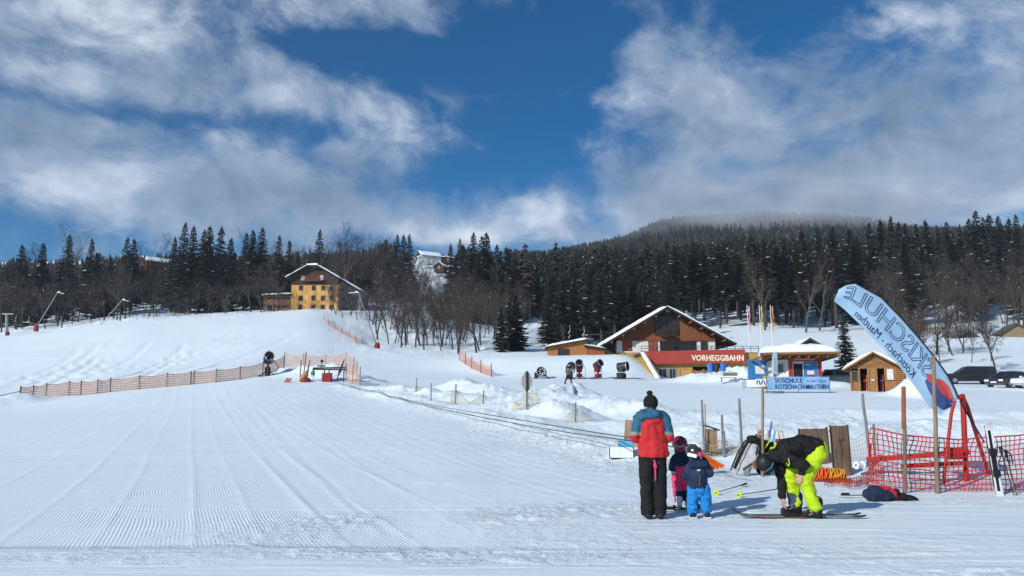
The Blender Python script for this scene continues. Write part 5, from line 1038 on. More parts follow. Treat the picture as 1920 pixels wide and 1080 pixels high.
# ski school banner, little feather flag, crates, bench, spread skis
def banner():
    Y0 = 58.5; p = Vector((xat(1496, 726, Y0), Y0, ground(xat(1496, 726, Y0), Y0))); r = thing('ski_school_banner', 'light blue ski school banner with dark lettering on a low fence', 'banner', p)
    X = lambda u: xat(u, 718, Y0)-p.x; Zv = lambda v: zrow(v, Y0)-p.z
    lb = mat('light_blue_banner', (.30, .46, .62), .7, .06, 2, col2=(.12, .33, .58)); navy = mat('navy_print', (.014, .028, .10), .6)
    m = MB(); n = 24; vs = []
    for i in range(n+1):
        x = X(1439)+(X(1555)-X(1439))*i/n; y = .03*math.sin(i*.9)
        vs += [(x, y, Zv(731)), (x, y, Zv(706.5)), (x, y+.02, Zv(731)), (x, y+.02, Zv(706.5))]
    fs = []
    for i in range(n): a = i*4; b = a+4; fs += [(a, b, b+1, a+1), (a+3, b+3, b+2, a+2), (a+1, b+1, b+3, a+3), (a, a+2, b+2, b)]
    fs += [(0, 1, 3, 2), (n*4, n*4+2, n*4+3, n*4+1)]; m.add(vs, fs); b = m.build('banner_cloth', lb, r)
    lettering('lettering', 'SKISCHULE', X(1452.5), X(1504), Zv(717.5), Zv(709), -.035, navy, b, .004, .008); lettering('lettering', 'KÖTSCHACH-MAUTHEN', X(1453), X(1552.5), Zv(729), Zv(718.8), -.035, navy, b, .004, .008)
    lettering('lettering', 'Tel. 0664 / 356738', X(1512), X(1549), Zv(716.5), Zv(712.5), -.035, mat('pale_print', (.1, .2, .36)), b, .004, .008)
    for u in (1438, 1497, 1556): m = MB(); m.tube([(X(u), .08, -.3), (X(u), .08, Zv(704.5))], .035, 6); m.build('post', WOODG, r)
    # end panel with logo
    p2 = P(1424, 720, 64); m = MB(); m.box((0, 0, 0), (1.0, .04, .55)); q = tag(m.build('sign_panel', WHITEP, loc=p2+Vector((.2, 0, .12))), 'white sign panel with blue pattern left of the banner', 'sign'); m = MB()
    for k in range(5): m.box((-.38+k*.19, -.024, .02*(-1)**k), (.09, .006, .36), Matrix.Rotation(.3*(-1)**k, 3, 'Y'))
    m.build('pattern', navy, q)
    # feather flag small
    p3 = P(1449, 720, 63.5); p3.z = ground(p3.x, p3.y); f = thing('small_feather_flag', 'small pale blue feather flag in front of the kiosk', 'flag', p3); m = MB(); m.tube([(0, 0, 0), (0, 0, 1.9), (.12, 0, 2.75), (.35, 0, 3.0)], .02, 5); m.build('pole', WHITEP, f)
    pts = [(0, .75), (.06, .6), (.34, .65), (.42, 1.6), (.46, 2.7), (.40, 2.98), (.25, 2.96), (.1, 2.6), (.02, 1.9)]; m = MB(); m.prism(pts, -.012, .012); c = m.build('flag_cloth', mat('pale_blue_cloth', (.42, .55, .66), .7, .05, trans=.3), f); m = MB(); m.prism([(.08, .7), (.3, .72), (.34, 1.15), (.1, 1.25)], -.018, -.0125); m.build('red_print', REDW, c)
    me, co = text_mesh('SKISCHULE', .24, 0, .002); n_ = np.empty_like(co); n_[:, 0] = .34-co[:, 1]*.8; n_[:, 2] = 1.35+co[:, 0]*.9; n_[:, 1] = -.014-co[:, 2]; me.vertices.foreach_set('co', n_.ravel()); me.materials.clear(); me.materials.append(navy); o = bpy.data.objects.new('lettering', me); C.objects.link(o); o.parent = c
    # table with patterned crates
    p4 = P(1410, 722, 66); p4.z = ground(p4.x, p4.y); t = thing('display_table', 'dark folding table with patterned front left of the kiosk', 'table', p4); m = MB(); m.box((0, 0, .72), (1.5, .7, .06)); m.build('tabletop', DSTEEL, t)
    for sx in (-.65, .65):
        for sy in (-.28, .28): m = MB(); m.tube([(sx, sy, -.1), (sx, sy, .7)], .025, 5); m.build('leg', DSTEEL, t)
    m = MB(); m.span((-.5, -.37, .1), (.72, -.34, .68)); m.build('front_cloth', WHITEP, t)
    p5 = P(1438, 712, 65); m = MB(); m.box((0, 0, .5), (.5, .4, 1.0)); tag(m.build('gear_box', YELP, loc=(p5.x, p5.y, ground(p5.x, p5.y)), bevel=.03), 'yellow equipment box behind the small feather flag', 'box')
    bp = P(1366, 716, 74); bp.z = ground(bp.x, bp.y)+.1; t = thing('bench', 'weathered wooden bench half buried before the station', 'bench', bp, R(-12)); m = MB(); m.box((0, 0, .42), (1.5, .4, .05)); m.build('seat', WOODG, t); m = MB(); m.box((.2, .25, .75), (1.3, .05, .3), Matrix.Rotation(-.2, 3, 'X')); m.build('backrest', WOODG, t)
    for x in (-.6, .6): m = MB(); m.box((x, .05, .2), (.08, .35, .42)); m.build('leg', WOODG, t)
    bp = P(1340, 708, 80); bp.z = ground(bp.x, bp.y); 
    for k, c in enumerate((BLUEM, DSTEEL, BLUEM)): m = MB(); m.lathe([(.0, 0), (.28, 0), (.32, .8), (.34, .85), (0, .9)], 10); tag(m.build('barrel', c, loc=(bp.x+k*.62-.4, bp.y, bp.z+.1)), ('blue plastic barrel in the snow before the station entrance', 'dark barrel between two blue ones before the station', 'blue plastic barrel right of the dark one before the station')[k], 'barrel')
    rk = thing('fallen_skis_bundle', 'dark skis lying in a heap on the snow before the banner', 'skis', Gd(1453, 58, .03)); 
    for k in range(4): m = MB(); m.box((k*.12-.2, k*.1, .05+k*.03), (1.5, .09, .02), Matrix.Rotation(.25*k-.3, 3, 'Z')); m.build('ski', BLACK, rk)
    sag_net('orange_net_fence', 'orange barrier net across the station entrance', [(1278, 100), (1300, 99.5), (1322, 99), (1332, 98.5)], .3, 1.3, (mat('bright_orange_netting', (.72, .20, .06)), WOODM), None, .16, .05, True, .2)
banner()
# cars
def car(u, v, Y, rz, paint, label, L=4.5, Wd=1.85, H=1.5, suv=False, snowtop=False):
    p = P(u, v, Y); p.z = ground(p.x, p.y)+.02; r = thing('parked_car', label, 'car', p, rz); h = H; bh = .62*h if suv else .60*h
    prof_ = [(-L/2, .42), (-L/2+.03, .75*bh), (-L/2+.12, bh*.92), (-L*.22, bh), (L*.36, bh), (L/2-.06, bh*.94), (L/2, .6), (L/2-.02, .36), (L*.40, .24), (-L*.40, .24)]
    def loft(prof2, y_in=.0, scale=1.0): return prof2
    m = MB(); nseg = [(-1, .90), (-.93, .97), (-.4, 1), (.4, 1), (.93, .97), (1, .90)]; n = len(prof_); vs = []
    zc = .55
    for yy, s in nseg: vs += [(x*(.985 if abs(yy) == 1 else 1), yy*Wd/2, zc+(z-zc)*s) for x, z in prof_]
    fs = [tuple(range(n)), tuple(range(len(vs)-1, len(vs)-n-1, -1))]+[(k*n+i, (k+1)*n+i, (k+1)*n+(i+1) % n, k*n+(i+1) % n) for k in range(len(nseg)-1) for i in range(n)]
    m.add(vs, fs); m.build('body', paint, r, bevel=.05, smooth=False)
    x0, x1, x2, x3 = (-L*.24, -L*.06, L*.30 if not suv else L*.40, L*.40 if not suv else L*.46)
    cab = [(x0, bh-.02), (x1, h), (x2, h-.02), (x3, bh-.02)]; w0, w1 = Wd/2-.08, Wd/2-.28
    vs = [(x, sgn*(w1 if z > bh+.1 else w0), z) for sgn in (-1, 1) for x, z in cab]; m = MB(); m.add(vs, [(0, 1, 2, 3), (7, 6, 5, 4), (0, 4, 5, 1), (1, 5, 6, 2), (2, 6, 7, 3), (3, 7, 4, 0)]); m.build('cabin', paint, r, bevel=.06)
    def panel(name, pts, material):
        mm = MB(); mm.add(pts, [tuple(range(len(pts)))]); mm.build(name, material, r)
    lerp = lambda a, b, t: a+(b-a)*t
    for sgn in (-1, 1):
        def side(x, z, o=.012): t = (z-bh)/(h-bh); return (x, sgn*(lerp(w0, w1, t)+o), z)
        za, zb2 = bh+.06, h-.10; fx = lambda z: lerp(x0, x1, (z-bh)/(h-bh)); bx_ = lambda z: lerp(x3, x2, (z-bh)/(h-bh)); mid = (x0+x3)/2+.15
        panel('side_window', [side(fx(za)+.10, za), side(mid-.05, za), side(mid-.05, zb2), side(fx(zb2)+.12, zb2)], GLASS); panel('side_window', [side(mid+.05, za), side(bx_(za)-.25, za), side(bx_(zb2)-.22, zb2), side(mid+.05, zb2)], GLASS)
    def fr(x0_, x1_, t, y, o): return (lerp(x0_, x1_, t)+o, y*lerp(w0, w1, t), lerp(bh, h, t)+.012)
    panel('windscreen', [fr(x0, x1, .1, -.9, -.012), fr(x0, x1, .1, .9, -.012), fr(x0, x1, .92, .9, -.012), fr(x0, x1, .92, -.9, -.012)], GLASS); panel('rear_window', [fr(x3, x2, .1, -.85, .012), fr(x3, x2, .1, .85, .012), fr(x3, x2, .9, .85, .012), fr(x3, x2, .9, -.85, .012)], GLASS)
    for x in (-L*.31, L*.30):
        for sgn in (-1, 1):
            mt = Matrix.Translation((x, sgn*(Wd/2-.12), .33)) @ Matrix.Rotation(math.pi/2, 4, 'X'); m = MB(); m.lathe([(.0, -.13), (.24, -.13), (.33, -.11), (.34, 0), (.33, .11), (.24, .13), (0, .13)], 16, 0, mt); wh = m.build('wheel', BLACK, r); m = MB(); m.lathe([(0, -.14), (.2, -.14), (.21, 0), (.2, .14), (0, .14)], 10, 0, mt); m.build('rim', STEEL, wh)
    for sgn in (-1, 1):
        m = MB(); m.box((-L/2+.06, sgn*(Wd/2-.28), bh*.72), (.1, .38, .15)); m.build('headlight', WHITEP, r); m = MB(); m.box((L/2-.05, sgn*(Wd/2-.22), bh*.78), (.1, .22, .22)); m.build('tail_light', REDM, r)
        m = MB(); m.box((x0+.25, sgn*(Wd/2+.05), bh+.08), (.12, .2, .13)); m.build('wing_mirror', paint, r)
    if snowtop: snowcap('snow_cover', ((x1, -w1, h+.01), (x2, -w1, h), (x2, w1, h), (x1, w1, h+.01)), .12, r)
    m = MB(); m.box((-L/2+.0, 0, .48), (.05, .5, .11)); m.build('number_plate', WHITEP, r)
cp = lambda n, c: mat(n, c, .25, .1, 2, spec=.6)
car(1577, 724, 70, R(160), cp('silver_car_paint', (.22, .24, .26)), 'silver grey car parked between kiosk and log hut', 4.3, 1.8, 1.5)
car(1818, 721, 77, R(-12), cp('black_car_paint', (.016, .018, .020)), 'large dark estate car parked behind the blue flag', 4.9, 1.9, 1.65, True)
car(1892, 727, 71, R(28), cp('anthracite_car_paint', (.022, .024, .028)), 'dark car parked askew at the right edge', 4.4, 1.8, 1.45)
car(1950, 729, 66, R(20), cp('white_car_paint', (.6, .61, .62)), 'white car cut by the right edge of the picture', 4.4, 1.8, 1.45)
# board fence and terrace railing far right, small bushes of logs
def far_fence():
    r = thing('board_fence', 'grey board fence on the snowy bank behind the bare trees', 'fence', P(1760, 622, 172)); 
    for k in range(34): x = -9+k*.55; m = MB(); m.span((x-.2, -.03, -.9), (x+.2, .03, 1.15+.05*math.sin(k*2.1))); m.build('board', WOODG, r)
    m = MB(); m.span((-9.3, .04, .6), (9.4, .12, .75)); m.build('rail', WOODG, r)
    a = P(1668, 690, 88); a.z = ground(a.x, a.y); r = thing('viewing_railing', 'thin dark railing on the snow terrace behind the log hut', 'railing', a); m = MB()
    for k in range(7): m = MB(); m.tube([(-2+k*.7, 0, -.3), (-2+k*.7, 0, 1.0)], .03, 5); m.build('post', DSTEEL, r)
    for z in (.55, 1.0): m = MB(); m.tube([(-2.1, 0, z), (2.3, 0, z)], .025, 5); m.build('rail', DSTEEL, r)
far_fence()
# ------------------------------------------------------------------ foreground gear
def capsule(mb, p1, p2, r1, r2, side=None, flat=1.0, n=12):
    p1, p2 = Vector(p1), Vector(p2); d = (p2-p1); L = d.length; d = d.normalized() if L > 1e-6 else Vector((0, 0, 1)); pts = []; rad = []
    for k in range(1, 5): t = math.pi/2*(1-k/4); pts.append(p1-d*r1*math.sin(t)); rad.append(max(r1*math.cos(t), .001))
    for k in range(0, 4): t = math.pi/2*k/4; pts.append(p2+d*r2*math.sin(t)); rad.append(r2*math.cos(t))
    pts.append(p2+d*r2); rad.append(.001); pts.insert(0, p1-d*r1); rad.insert(0, .001)
    mb.tube(pts, rad, n, 0, True, flat, side)
def blob(name, prims, mats, parent, voxel=.012, wr=0.0, wsc=9.0, matf=None, smooth=3, loc=None, hem=None):
    """closed shapes fused into one continuous surface; wr adds folds"""
    mb = MB()
    for q in prims:
        if q[0] == 'c': capsule(mb, q[1], q[2], q[3], q[4], q[5] if len(q) > 5 else None, q[6] if len(q) > 6 else 1.0)
        elif q[0] == 'b': mb.ball(q[1], q[2], 14, 10, 0, q[3] if len(q) > 3 else None)
        elif q[0] == 'x': mb.box(q[1], q[2], q[3] if len(q) > 3 else None)
    me = bpy.data.meshes.new('tmp'); me.from_pydata(mb.v, [], mb.f); bm = bmesh.new(); bm.from_mesh(me); bmesh.ops.remove_doubles(bm, verts=bm.verts, dist=2e-4); bmesh.ops.recalc_face_normals(bm, faces=bm.faces); bm.to_mesh(me); bm.free()
    o = bpy.data.objects.new('tmp', me); rm = o.modifiers.new('r', 'REMESH'); rm.mode = 'VOXEL'; rm.voxel_size = voxel; sm = o.modifiers.new('s', 'SMOOTH'); sm.factor = .5; sm.iterations = smooth
    out = evaluated(o); bpy.data.objects.remove(o); bpy.data.meshes.remove(me); out.name = name
    if wr or hem is not None:
        nv = len(out.vertices); co = np.empty(nv*3, np.float32); out.vertices.foreach_get('co', co); co = co.reshape(-1, 3); nm = np.empty(nv*3, np.float32); out.vertex_normals.foreach_get('vector', nm); nm = nm.reshape(-1, 3)
        if wr:
            ks = np.array([mnoise.noise(Vector((c[0]*wsc*.7, c[1]*wsc*.7, c[2]*wsc*.75)))+.45*mnoise.noise(Vector((c[0]*wsc*1.8+c[2]*wsc*1.2+5, c[1]*wsc*1.8, c[2]*wsc*1.7))) for c in co.tolist()])
            co = co+nm*(wr*(-np.abs(ks)*1.7+.5))[:, None]
        if hem is not None: co[:, 2] = np.maximum(co[:, 2], hem+.006*np.sin(co[:, 0]*40))
        out.vertices.foreach_set('co', co.astype(np.float32).ravel())
    if not isinstance(mats, (list, tuple)): mats = [mats]
    out.materials.clear()
    for m in mats: out.materials.append(m)
    if matf: out.polygons.foreach_set('material_index', [matf(p.center) for p in out.polygons])
    else: out.polygons.foreach_set('material_index', [0]*len(out.polygons))
    out.polygons.foreach_set('use_smooth', [True]*len(out.polygons)); out.update()
    r = bpy.data.objects.new(name, out); C.objects.link(r); r.parent = parent
    if loc is not None: r.location = loc
    return r
REDNET = mat('red_orange_net', (.42, .026, .016), .55, .2, 5); WPOLE = wood('bare_wood_pole', (.23, .155, .105)); REDS = mat('red_steel', (.33, .014, .013), .45, .15, 3, bump=.1); ORANGE = mat('orange_cloth', (.75, .14, .015), .7, .15, 5, trans=.25)
NAVY = mat('navy_fabric', (.012, .024, .060), .85, .2, 9, .2, 120); BLK = mat('black_fabric', (.0075, .0075, .0085), .8, .3, 9, .25, 120); FLAGB = mat('light_blue_flag_cloth', (.40, .59, .76), .75, .04, 1.5, trans=.3); NAVYP = mat('navy_print', (.014, .028, .10), .6)
SKIW = mat('white_ski_topsheet', (.62, .63, .62), .35, .1, 8); SKIB = mat('black_ski_topsheet', (.014, .014, .016), .3, .2, 8); SKIR = mat('red_ski_topsheet', (.38, .04, .03), .35, .15, 8); NEON = mat('neon_yellow', (.42, .58, .012), .75, .12, 6, .2, 80)
# --- feather flag in its red stand
FY = 15.6; RAIL = [(0, (1564, 565), (1573, 542)), (.04, (1572, 571), (1583, 535)), (.1, (1585, 582), (1603, 532)), (.25, (1616, 612), (1652, 559)), (.4, (1650, 648), (1690, 598)), (.55, (1685, 685), (1722, 634)), (.7, (1715, 725), (1750, 668)), (.85, (1742, 762), (1777, 706)), (.95, (1764, 779), (1790, 731)), (1.0, (1783, 764), (1796, 747))]
def flag_pt(s, t, off=0.0):
    ss = [r[0] for r in RAIL]; f = lambda k, c: float(np.interp(s, ss, [r[k][c] for r in RAIL]))
    u = f(1, 0)*(1-t)+f(2, 0)*t; v = f(1, 1)*(1-t)+f(2, 1)*t
    y = FY+.10*math.sin(s*3.0)*(t-.5)+.030*math.sin(s*11+t*4)*math.sin(t*3.1)+.012*math.sin(s*23-t*6)-.05*math.sin(t*math.pi)+.035*max(0, s-.7)/.3*math.sin(t*14+s*5)
    return P(u, v, y-off)
def feather_flag():
    b = Gd(1803, 15.7); r = thing('feather_flag', 'large light blue feather flag with mirrored ski school lettering leaning left', 'flag', b); L0 = lambda p: p-b
    m = MB(); ns, nt = 170, 28; vs = [L0(flag_pt(i/ns, j/nt, o)) for o in (0, -.004) for i in range(ns+1) for j in range(nt+1)]; W_ = nt+1; K = (ns+1)*W_; fs = []
    for i in range(ns):
        for j in range(nt): q = (i*W_+j, i*W_+j+1, (i+1)*W_+j+1, (i+1)*W_+j); fs += [q, tuple(x+K for x in reversed(q))]
    edge = [i*W_ for i in range(ns+1)]+[ns*W_+j for j in range(1, W_)]+[i*W_+nt for i in range(ns-1, -1, -1)]+[j for j in range(nt-1, 0, -1)]
    for a, c in zip(edge, edge[1:]+edge[:1]): fs.append((a, c, c+K, a+K))
    m.add(vs, fs); cl = m.build('flag_cloth', FLAGB, r, smooth=True)
    def wrap(body, s0, s1, t0, t1, mt, outline):
        me, co = text_mesh(body, 1.0, 0, 0.0 if outline else .002); mn, mx = co.min(0), co.max(0)
        F = lambda c, off=.009: L0(flag_pt(s0+(s1-s0)*(c[0]-mn[0])/(mx[0]-mn[0]), t0+(t1-t0)*(c[1]-mn[1])/(mx[1]-mn[1]), off))
        if outline:                                      # only the rim of each letter is drawn
            cnt = {}
            for p in me.polygons:
                for e in p.edge_keys: cnt[e] = cnt.get(e, 0)+1
            mm = MB()
            for (a, c), k in cnt.items():
                if k == 1:
                    ns_ = max(1, int(np.linalg.norm(co[a]-co[c])/.05)); mm.tube([F(co[a]*(1-q/ns_)+co[c]*q/ns_) for q in range(ns_+1)], outline, 4)
            mm.build('lettering', mt, cl); return
        n = np.array([tuple(F(c, .009+max(0, c[2])*.02)) for c in co], np.float32)
        me.vertices.foreach_set('co', n.ravel()); me.update(); me.materials.clear(); me.materials.append(mt); o = bpy.data.objects.new('lettering', me); C.objects.link(o); o.parent = cl
    wrap('SKISCHULE', .73, .06, .42, .90, NAVYP, .0058); wrap('Kötschach - Mauthen', .66, .17, .08, .31, NAVYP, 0)
    def patch(poly, mt, off):
        # fine strip mesh so that it follows the cloth
        mm = MB(); n = 14
        for i in range(n):
            a, c = i/n, (i+1)/n
            def sec(q): s = poly[0]+(poly[1]-poly[0])*q; w = math.sin(math.pi*min(max(q, .04), .96))**.5; t = poly[2]+(poly[3]-poly[2])*q; hw = poly[4]*w; return s, t-hw, t+hw
            s1_, a1, b1 = sec(a); s2_, a2, b2 = sec(c)
            for k in range(4):
                f = lambda lo, hi, x: lo+(hi-lo)*x
                mm.add([L0(flag_pt(s1_, f(a1, b1, k/4), off)), L0(flag_pt(s2_, f(a2, b2, k/4), off)), L0(flag_pt(s2_, f(a2, b2, (k+1)/4), off)), L0(flag_pt(s1_, f(a1, b1, (k+1)/4), off))], [(0, 1, 2, 3)])
        mm.build('print_patch', mt, cl)
    pb = mat('blue_flag_print', (.035, .07, .22), .75); pr = mat('red_flag_print', (.50, .07, .07), .75)
    patch((.74, .985, .42, .55, .22), pb, .010); patch((.80, .97, .66, .74, .17), pr, .013); patch((.86, .99, .25, .35, .12), pb, .013); patch((.73, .80, .52, .58, .10), pr, .013)
    m = MB(); m.tube([L0(flag_pt(i/20, 1.0))+Vector((.008, 0, .008)) for i in range(21)], [.011+.008*i/20 for i in range(21)], 6); m.build('flag_pole', BLACK, r)
    s = thing('flag_stand', 'red painted steel stand holding the feather flag', 'stand', b)
    m = MB(); top = L0(P(1797, 746, 15.6)); m.tube([top, top+Vector((.08, 0, .04)), L0(P(1806, 760, 15.7)), L0(P(1812, 904, 15.7))], .052, 8); m.build('post', REDS, s)
    for pts, rad in (([(1790, 752, 15.55), (1784, 775, 15.5), (1769, 906, 15.1)], .032), ([(1806, 745, 15.7), (1815, 765, 15.8), (1855, 893, 16.4)], .036)): m = MB(); m.tube([L0(P(*q)) for q in pts], rad, 7); m.build('leg', REDS, s)
    m = MB(); a, c = L0(P(1625, 862, 16.6)), L0(P(1818, 847, 15.7)); d = c-a; m.box((a+c)/2, (d.length, .11, .10), d.to_track_quat('X', 'Z').to_matrix()); m.build('base_beam', REDS, s, bevel=.01)
    m = MB(); a, c = L0(P(1690, 874, 15.6)), L0(P(1812, 868, 15.5)); d = c-a; m.box((a+c)/2, (d.length, .08, .08), d.to_track_quat('X', 'Z').to_matrix()); m.box(L0(P(1788, 850, 15.55)), (.30, .16, .22)); m.build('lower_beam', REDS, s, bevel=.01)
    m = MB(); a, c = L0(P(1630, 862, 16.6)), L0(P(1632, 832, 16.6)); m.tube([a, c], .03, 6); m.build('side_tube', REDS, s)
    m = MB(); m.tube([L0(P(1800, 752, 15.5)), L0(P(1822, 790, 15.4)), L0(P(1846, 830, 15.3))], .018, 6); m.build('clamp_rod', BLACK, s)
feather_flag()
# --- red net
def wall_net(label, us, tops, bots, Ys, cell, rad, mats, slack=.06, rows=12):
    b = P(us[0], bots[0], Ys[0]); r = thing('red_safety_net', label, 'net', b); f = lambda arr, u: float(np.interp(u, us, arr)); n = int(sum(abs(us[i+1]-us[i]) for i in range(len(us)-1))*Ys[0]/FPX/cell); rg = random.Random(2)
    def pt(i, j):
        u = us[0]+(us[-1]-us[0])*i/n; t = j/rows; Y = f(Ys, u); w = mnoise.noise(Vector((i*.21, j*.31, 1.7))); w2 = mnoise.noise(Vector((i*.17, j*.23, 8.1)))
        return P(u+w*7*(Y/14), f(bots, u)*(1-t)+f(tops, u)*t+w2*4*min(t*4, 1), Y+slack*math.sin(i*.35)*math.sin(t*3.1)+w*.05)-b
    m = MB()
    for i in range(n+1): m.tube([pt(i, j) for j in range(rows+1)], rad, 4, 0, False)
    for j in range(rows+1): m.tube([pt(i, j) for i in range(n+1)], rad*(1.5 if j in (0, rows) else 1), 4, 0, False)
    m.build('netting', mats, r); return r
wall_net('red orange safety net stretched between posts below the feather flag', [1630, 1660, 1695, 1752, 1800, 1860, 1920, 1990], [803, 810, 816, 822, 824, 820, 813, 806], [918, 922, 924, 925, 925, 926, 927, 928], [15.2, 14.8, 14.45, 14.4, 14.4, 14.4, 14.3, 14.2], .088, .0088, REDNET)
def ground_net():
    b = Gd(1600, 16.0); r = thing('red_safety_net', 'loose end of red net lying on the snow left of the stand', 'net', b); m = MB(); n, k = 24, 9
    def pt(i, j):
        u = 1538+(1648-1538)*i/n; Y = 15.0+1.5*j/k+.3*math.sin(i*.4); x = tcol(u)*Y; h = .05+.10*abs(mnoise.noise(Vector((i*.3, j*.4, 3))))+.45*max(0, (i/n-.72)/.28)*j/k; return Vector((x, Y, ground(x, Y)+h))-b
    for i in range(n+1): m.tube([pt(i, j) for j in range(k+1)], .006, 4, 0, False)
    for j in range(k+1): m.tube([pt(i, j) for i in range(n+1)], .006, 4, 0, False)
    m.build('netting', REDNET, r)
ground_net()
small_net('pale yellow net behind the weathered boards', 1500, 1640, 20.5, [(1560, .5), (1632, .9)], (YNET, GREYP), .8)
# --- posts
def post(label, u, vt, vb, Y, rad, mt, du=0.0, tip=None):
    a, c = P(u, vb, Y), P(u+du, vt, Y); a.z = min(a.z, ground(a.x, Y))-.15; d = c-a; m = MB(); n = 7; rg = random.Random(int(u)); ps = [a+d*i/n+Vector((rg.uniform(-1, 1)*rad*.25, rg.uniform(-1, 1)*rad*.25, 0)) for i in range(n+1)]
    o = MB(); o.tube([p-a for p in ps], [rad*(1-.12*i/n) for i in range(n+1)], 8); r = thing('fence_post', label, 'post', a); o.build('shaft', mt, r, smooth=True)
    if tip: m.tube([ps[-2]-a-(ps[-1]-ps[-2])*1.6, ps[-2]-a, ps[-1]-a+Vector((0, 0, .002))], rad*1.12, 8); m.build('painted_tip', tip, r)
post('tall knobbly wooden pole in front of the feather flag', 1756, 668, 922, 14.2, .038, WPOLE, -6); post('straight wooden pole with orange tip left of the flag stand', 1696, 725, 922, 14.2, .034, WOODG, -1, mat('orange_brown_paint', (.24, .075, .025))); post('grey metal post leaning left of the red net', 1634, 738, 862, 16.9, .034, GREYP, -17)
post('tall bare wooden pole rising behind the backpacks', 1428, 726, 872, 17.0, .032, WPOLE, 2); post('grey post leaning slightly right of the nesting box', 1391, 747, 823, 20.4, .036, GREYP, -5); post('short dark post right of the nesting box', 1357, 778, 818, 20, .034, GREYP, -4)
post('thin grey post left of the nesting box', 1320, 750, 816, 20, .03, GREYP, -4); post('very thin wooden stake touching the nesting box', 1322, 758, 818, 19.8, .016, WPOLE, 0)
def nest_box():
    b = P(1333, 818, 20); b.z = ground(b.x, b.y); r = thing('nesting_box', 'wooden nesting box with dark slanted roof on a stake', 'nesting box', b, R(-12)); m = MB(); m.tube([(0, .1, -.2), (0, .1, .5)], .03, 6); m.build('stake', WPOLE, r); wb = wood('box_boards', (.24, .16, .10), 5, (9, 9, .7)); z0, z1 = .06, .62
    for k in range(3): m = MB(); x = -.10+k*.10; m.span((x-.048, -.13, z0+.01*k), (x+.048, -.11, z1)); m.build('plank', wb, r)
    m = MB(); m.span((-.145, -.109, z0), (-.125, .11, z1)); m.build('side_board', wb, r); m = MB(); m.span((.125, -.109, z0), (.145, .11, z1)); m.build('side_board', wb, r); m = MB(); m.span((-.124, .08, z0), (.124, .1, z1)); m.build('back_board', wb, r)
    m = MB(); m.box((.02, -.02, .665), (.40, .36, .03), Matrix.Rotation(.32, 3, 'Y')); m.build('roof', BLACK, r)
nest_box()
def orange_flag():
    b = P(1334, 846, 17.8); b.z = ground(b.x, b.y); r = thing('orange_marker_cloth', 'bright orange cloth draped in folds behind the children', 'cloth', b); m = MB(); n = 16; vs = []
    for i in range(n+1):
        t = i/n; x = -.20+.46*t; w = .02*math.sin(i*1.9)
        for j in range(6): f = j/5; vs.append((-.17+(x+.17)*f+.0, -.1*f+w*f*2+.02, .42-(.42-.05-.10*t+.03*math.sin(i*1.9))*f))
    m.add(vs, [(i*6+j, i*6+j+1, (i+1)*6+j+1, (i+1)*6+j) for i in range(n) for j in range(5)]); m.build('cloth', ORANGE, r); m = MB(); m.tube([(-.175, .03, -.1), (-.175, .03, .5)], .012, 5); m.build('stick', GREYP, r)
orange_flag()
def boards():
    for u0, u1, v0, v1, Y, lean, npl, lab in ((1503, 1558, 803, 866, 18.6, .10, 3, 'wide weathered board sign behind the bending skier'), (1563, 1597, 798, 882, 17.0, .06, 2, 'narrow tall weathered board right of the wide one')):
        b = P((u0+u1)/2, v1, Y); b.z = ground(b.x, b.y)-.05; w = (u1-u0)*Y/FPX; h = zrow(v0, Y)-b.z; r = thing('weathered_board', lab, 'board', b, 0, None, (0, -lean*.5, R(8))); wm = wood('weathered_board_wood', (.155, .105, .075), 5, (7, 7, .5), .85, .6)
        for k in range(npl): x0 = -w/2+w*k/npl; m = MB(); m.span((x0+.004, -.018, .01*k), (x0+w/npl-.004, .018, h-.008*((k*7) % 3))); m.build('plank', wm, r, bevel=.004)
        for z in (.15, h-.12): m = MB(); m.span((-w/2-.01, .019, z-.03), (w/2+.01, .04, z+.03)); m.build('batten', WOODD, r)
        m = MB(); m.tube([(-w*.08, -.022, h*.75), (w*.02, -.024, h*.55), (-w*.02, -.022, h*.42)], .02, 5); m.tube([(-w*.15, -.022, h*.72), (w*.2, -.022, h*.74)], .016, 5); m.build('rusty_bracket', mat('rust', (.10, .045, .025), .9), r)
        for sx in (-w/2, w/2): m = MB(); m.span((sx-.012, -.022, 0), (sx+.012, .022, h+.01)); m.build('edge_strip', WOODD, r)
boards()
def trough():
    b = P(1163, 823, 20.6); b.z = ground(b.x, b.y); r = thing('white_gear_box', 'long white open gear box beside the woman', 'box', b); w, d, h = .62, .4, .26
    m = MB(); m.span((-w/2, -d/2, 0), (w/2, -d/2+.02, h)); m.span((-w/2, d/2-.02, 0), (w/2, d/2, h)); m.span((-w/2, -d/2, 0), (-w/2+.02, d/2, h)); m.span((w/2-.02, -d/2, 0), (w/2, d/2, h)); m.build('sides', WHITEP, r); m = MB(); m.span((-w/2+.02, -d/2+.02, .16), (.05, d/2-.02, .2)); m.build('contents', BLACK, r)
    m = MB(); m.box((0, 0, 0), (.36, .3, .17)); tag(m.build('blue_box', mat('light_blue_plastic', (.10, .36, .60), .5), loc=(b.x+.13, b.y, b.z+.32), bevel=.015), 'light blue box standing in the white gear box', 'box')
    p = P(1180, 806, 21.3); p.z = ground(p.x, p.y); r = thing('plywood_panel', 'brown plywood panel leaning in the snow behind the woman', 'panel', p, 0, None, (R(-8), R(6), 0)); m = MB(); m.span((-.16, -.015, -.1), (.22, .015, .72)); m.build('sheet', wood('plywood', (.34, .23, .14), 2, (3, 3, .6)), r); m = MB(); m.span((-.16, .016, .1), (.22, .04, .16)); m.build('batten', WOODM, r)
trough()
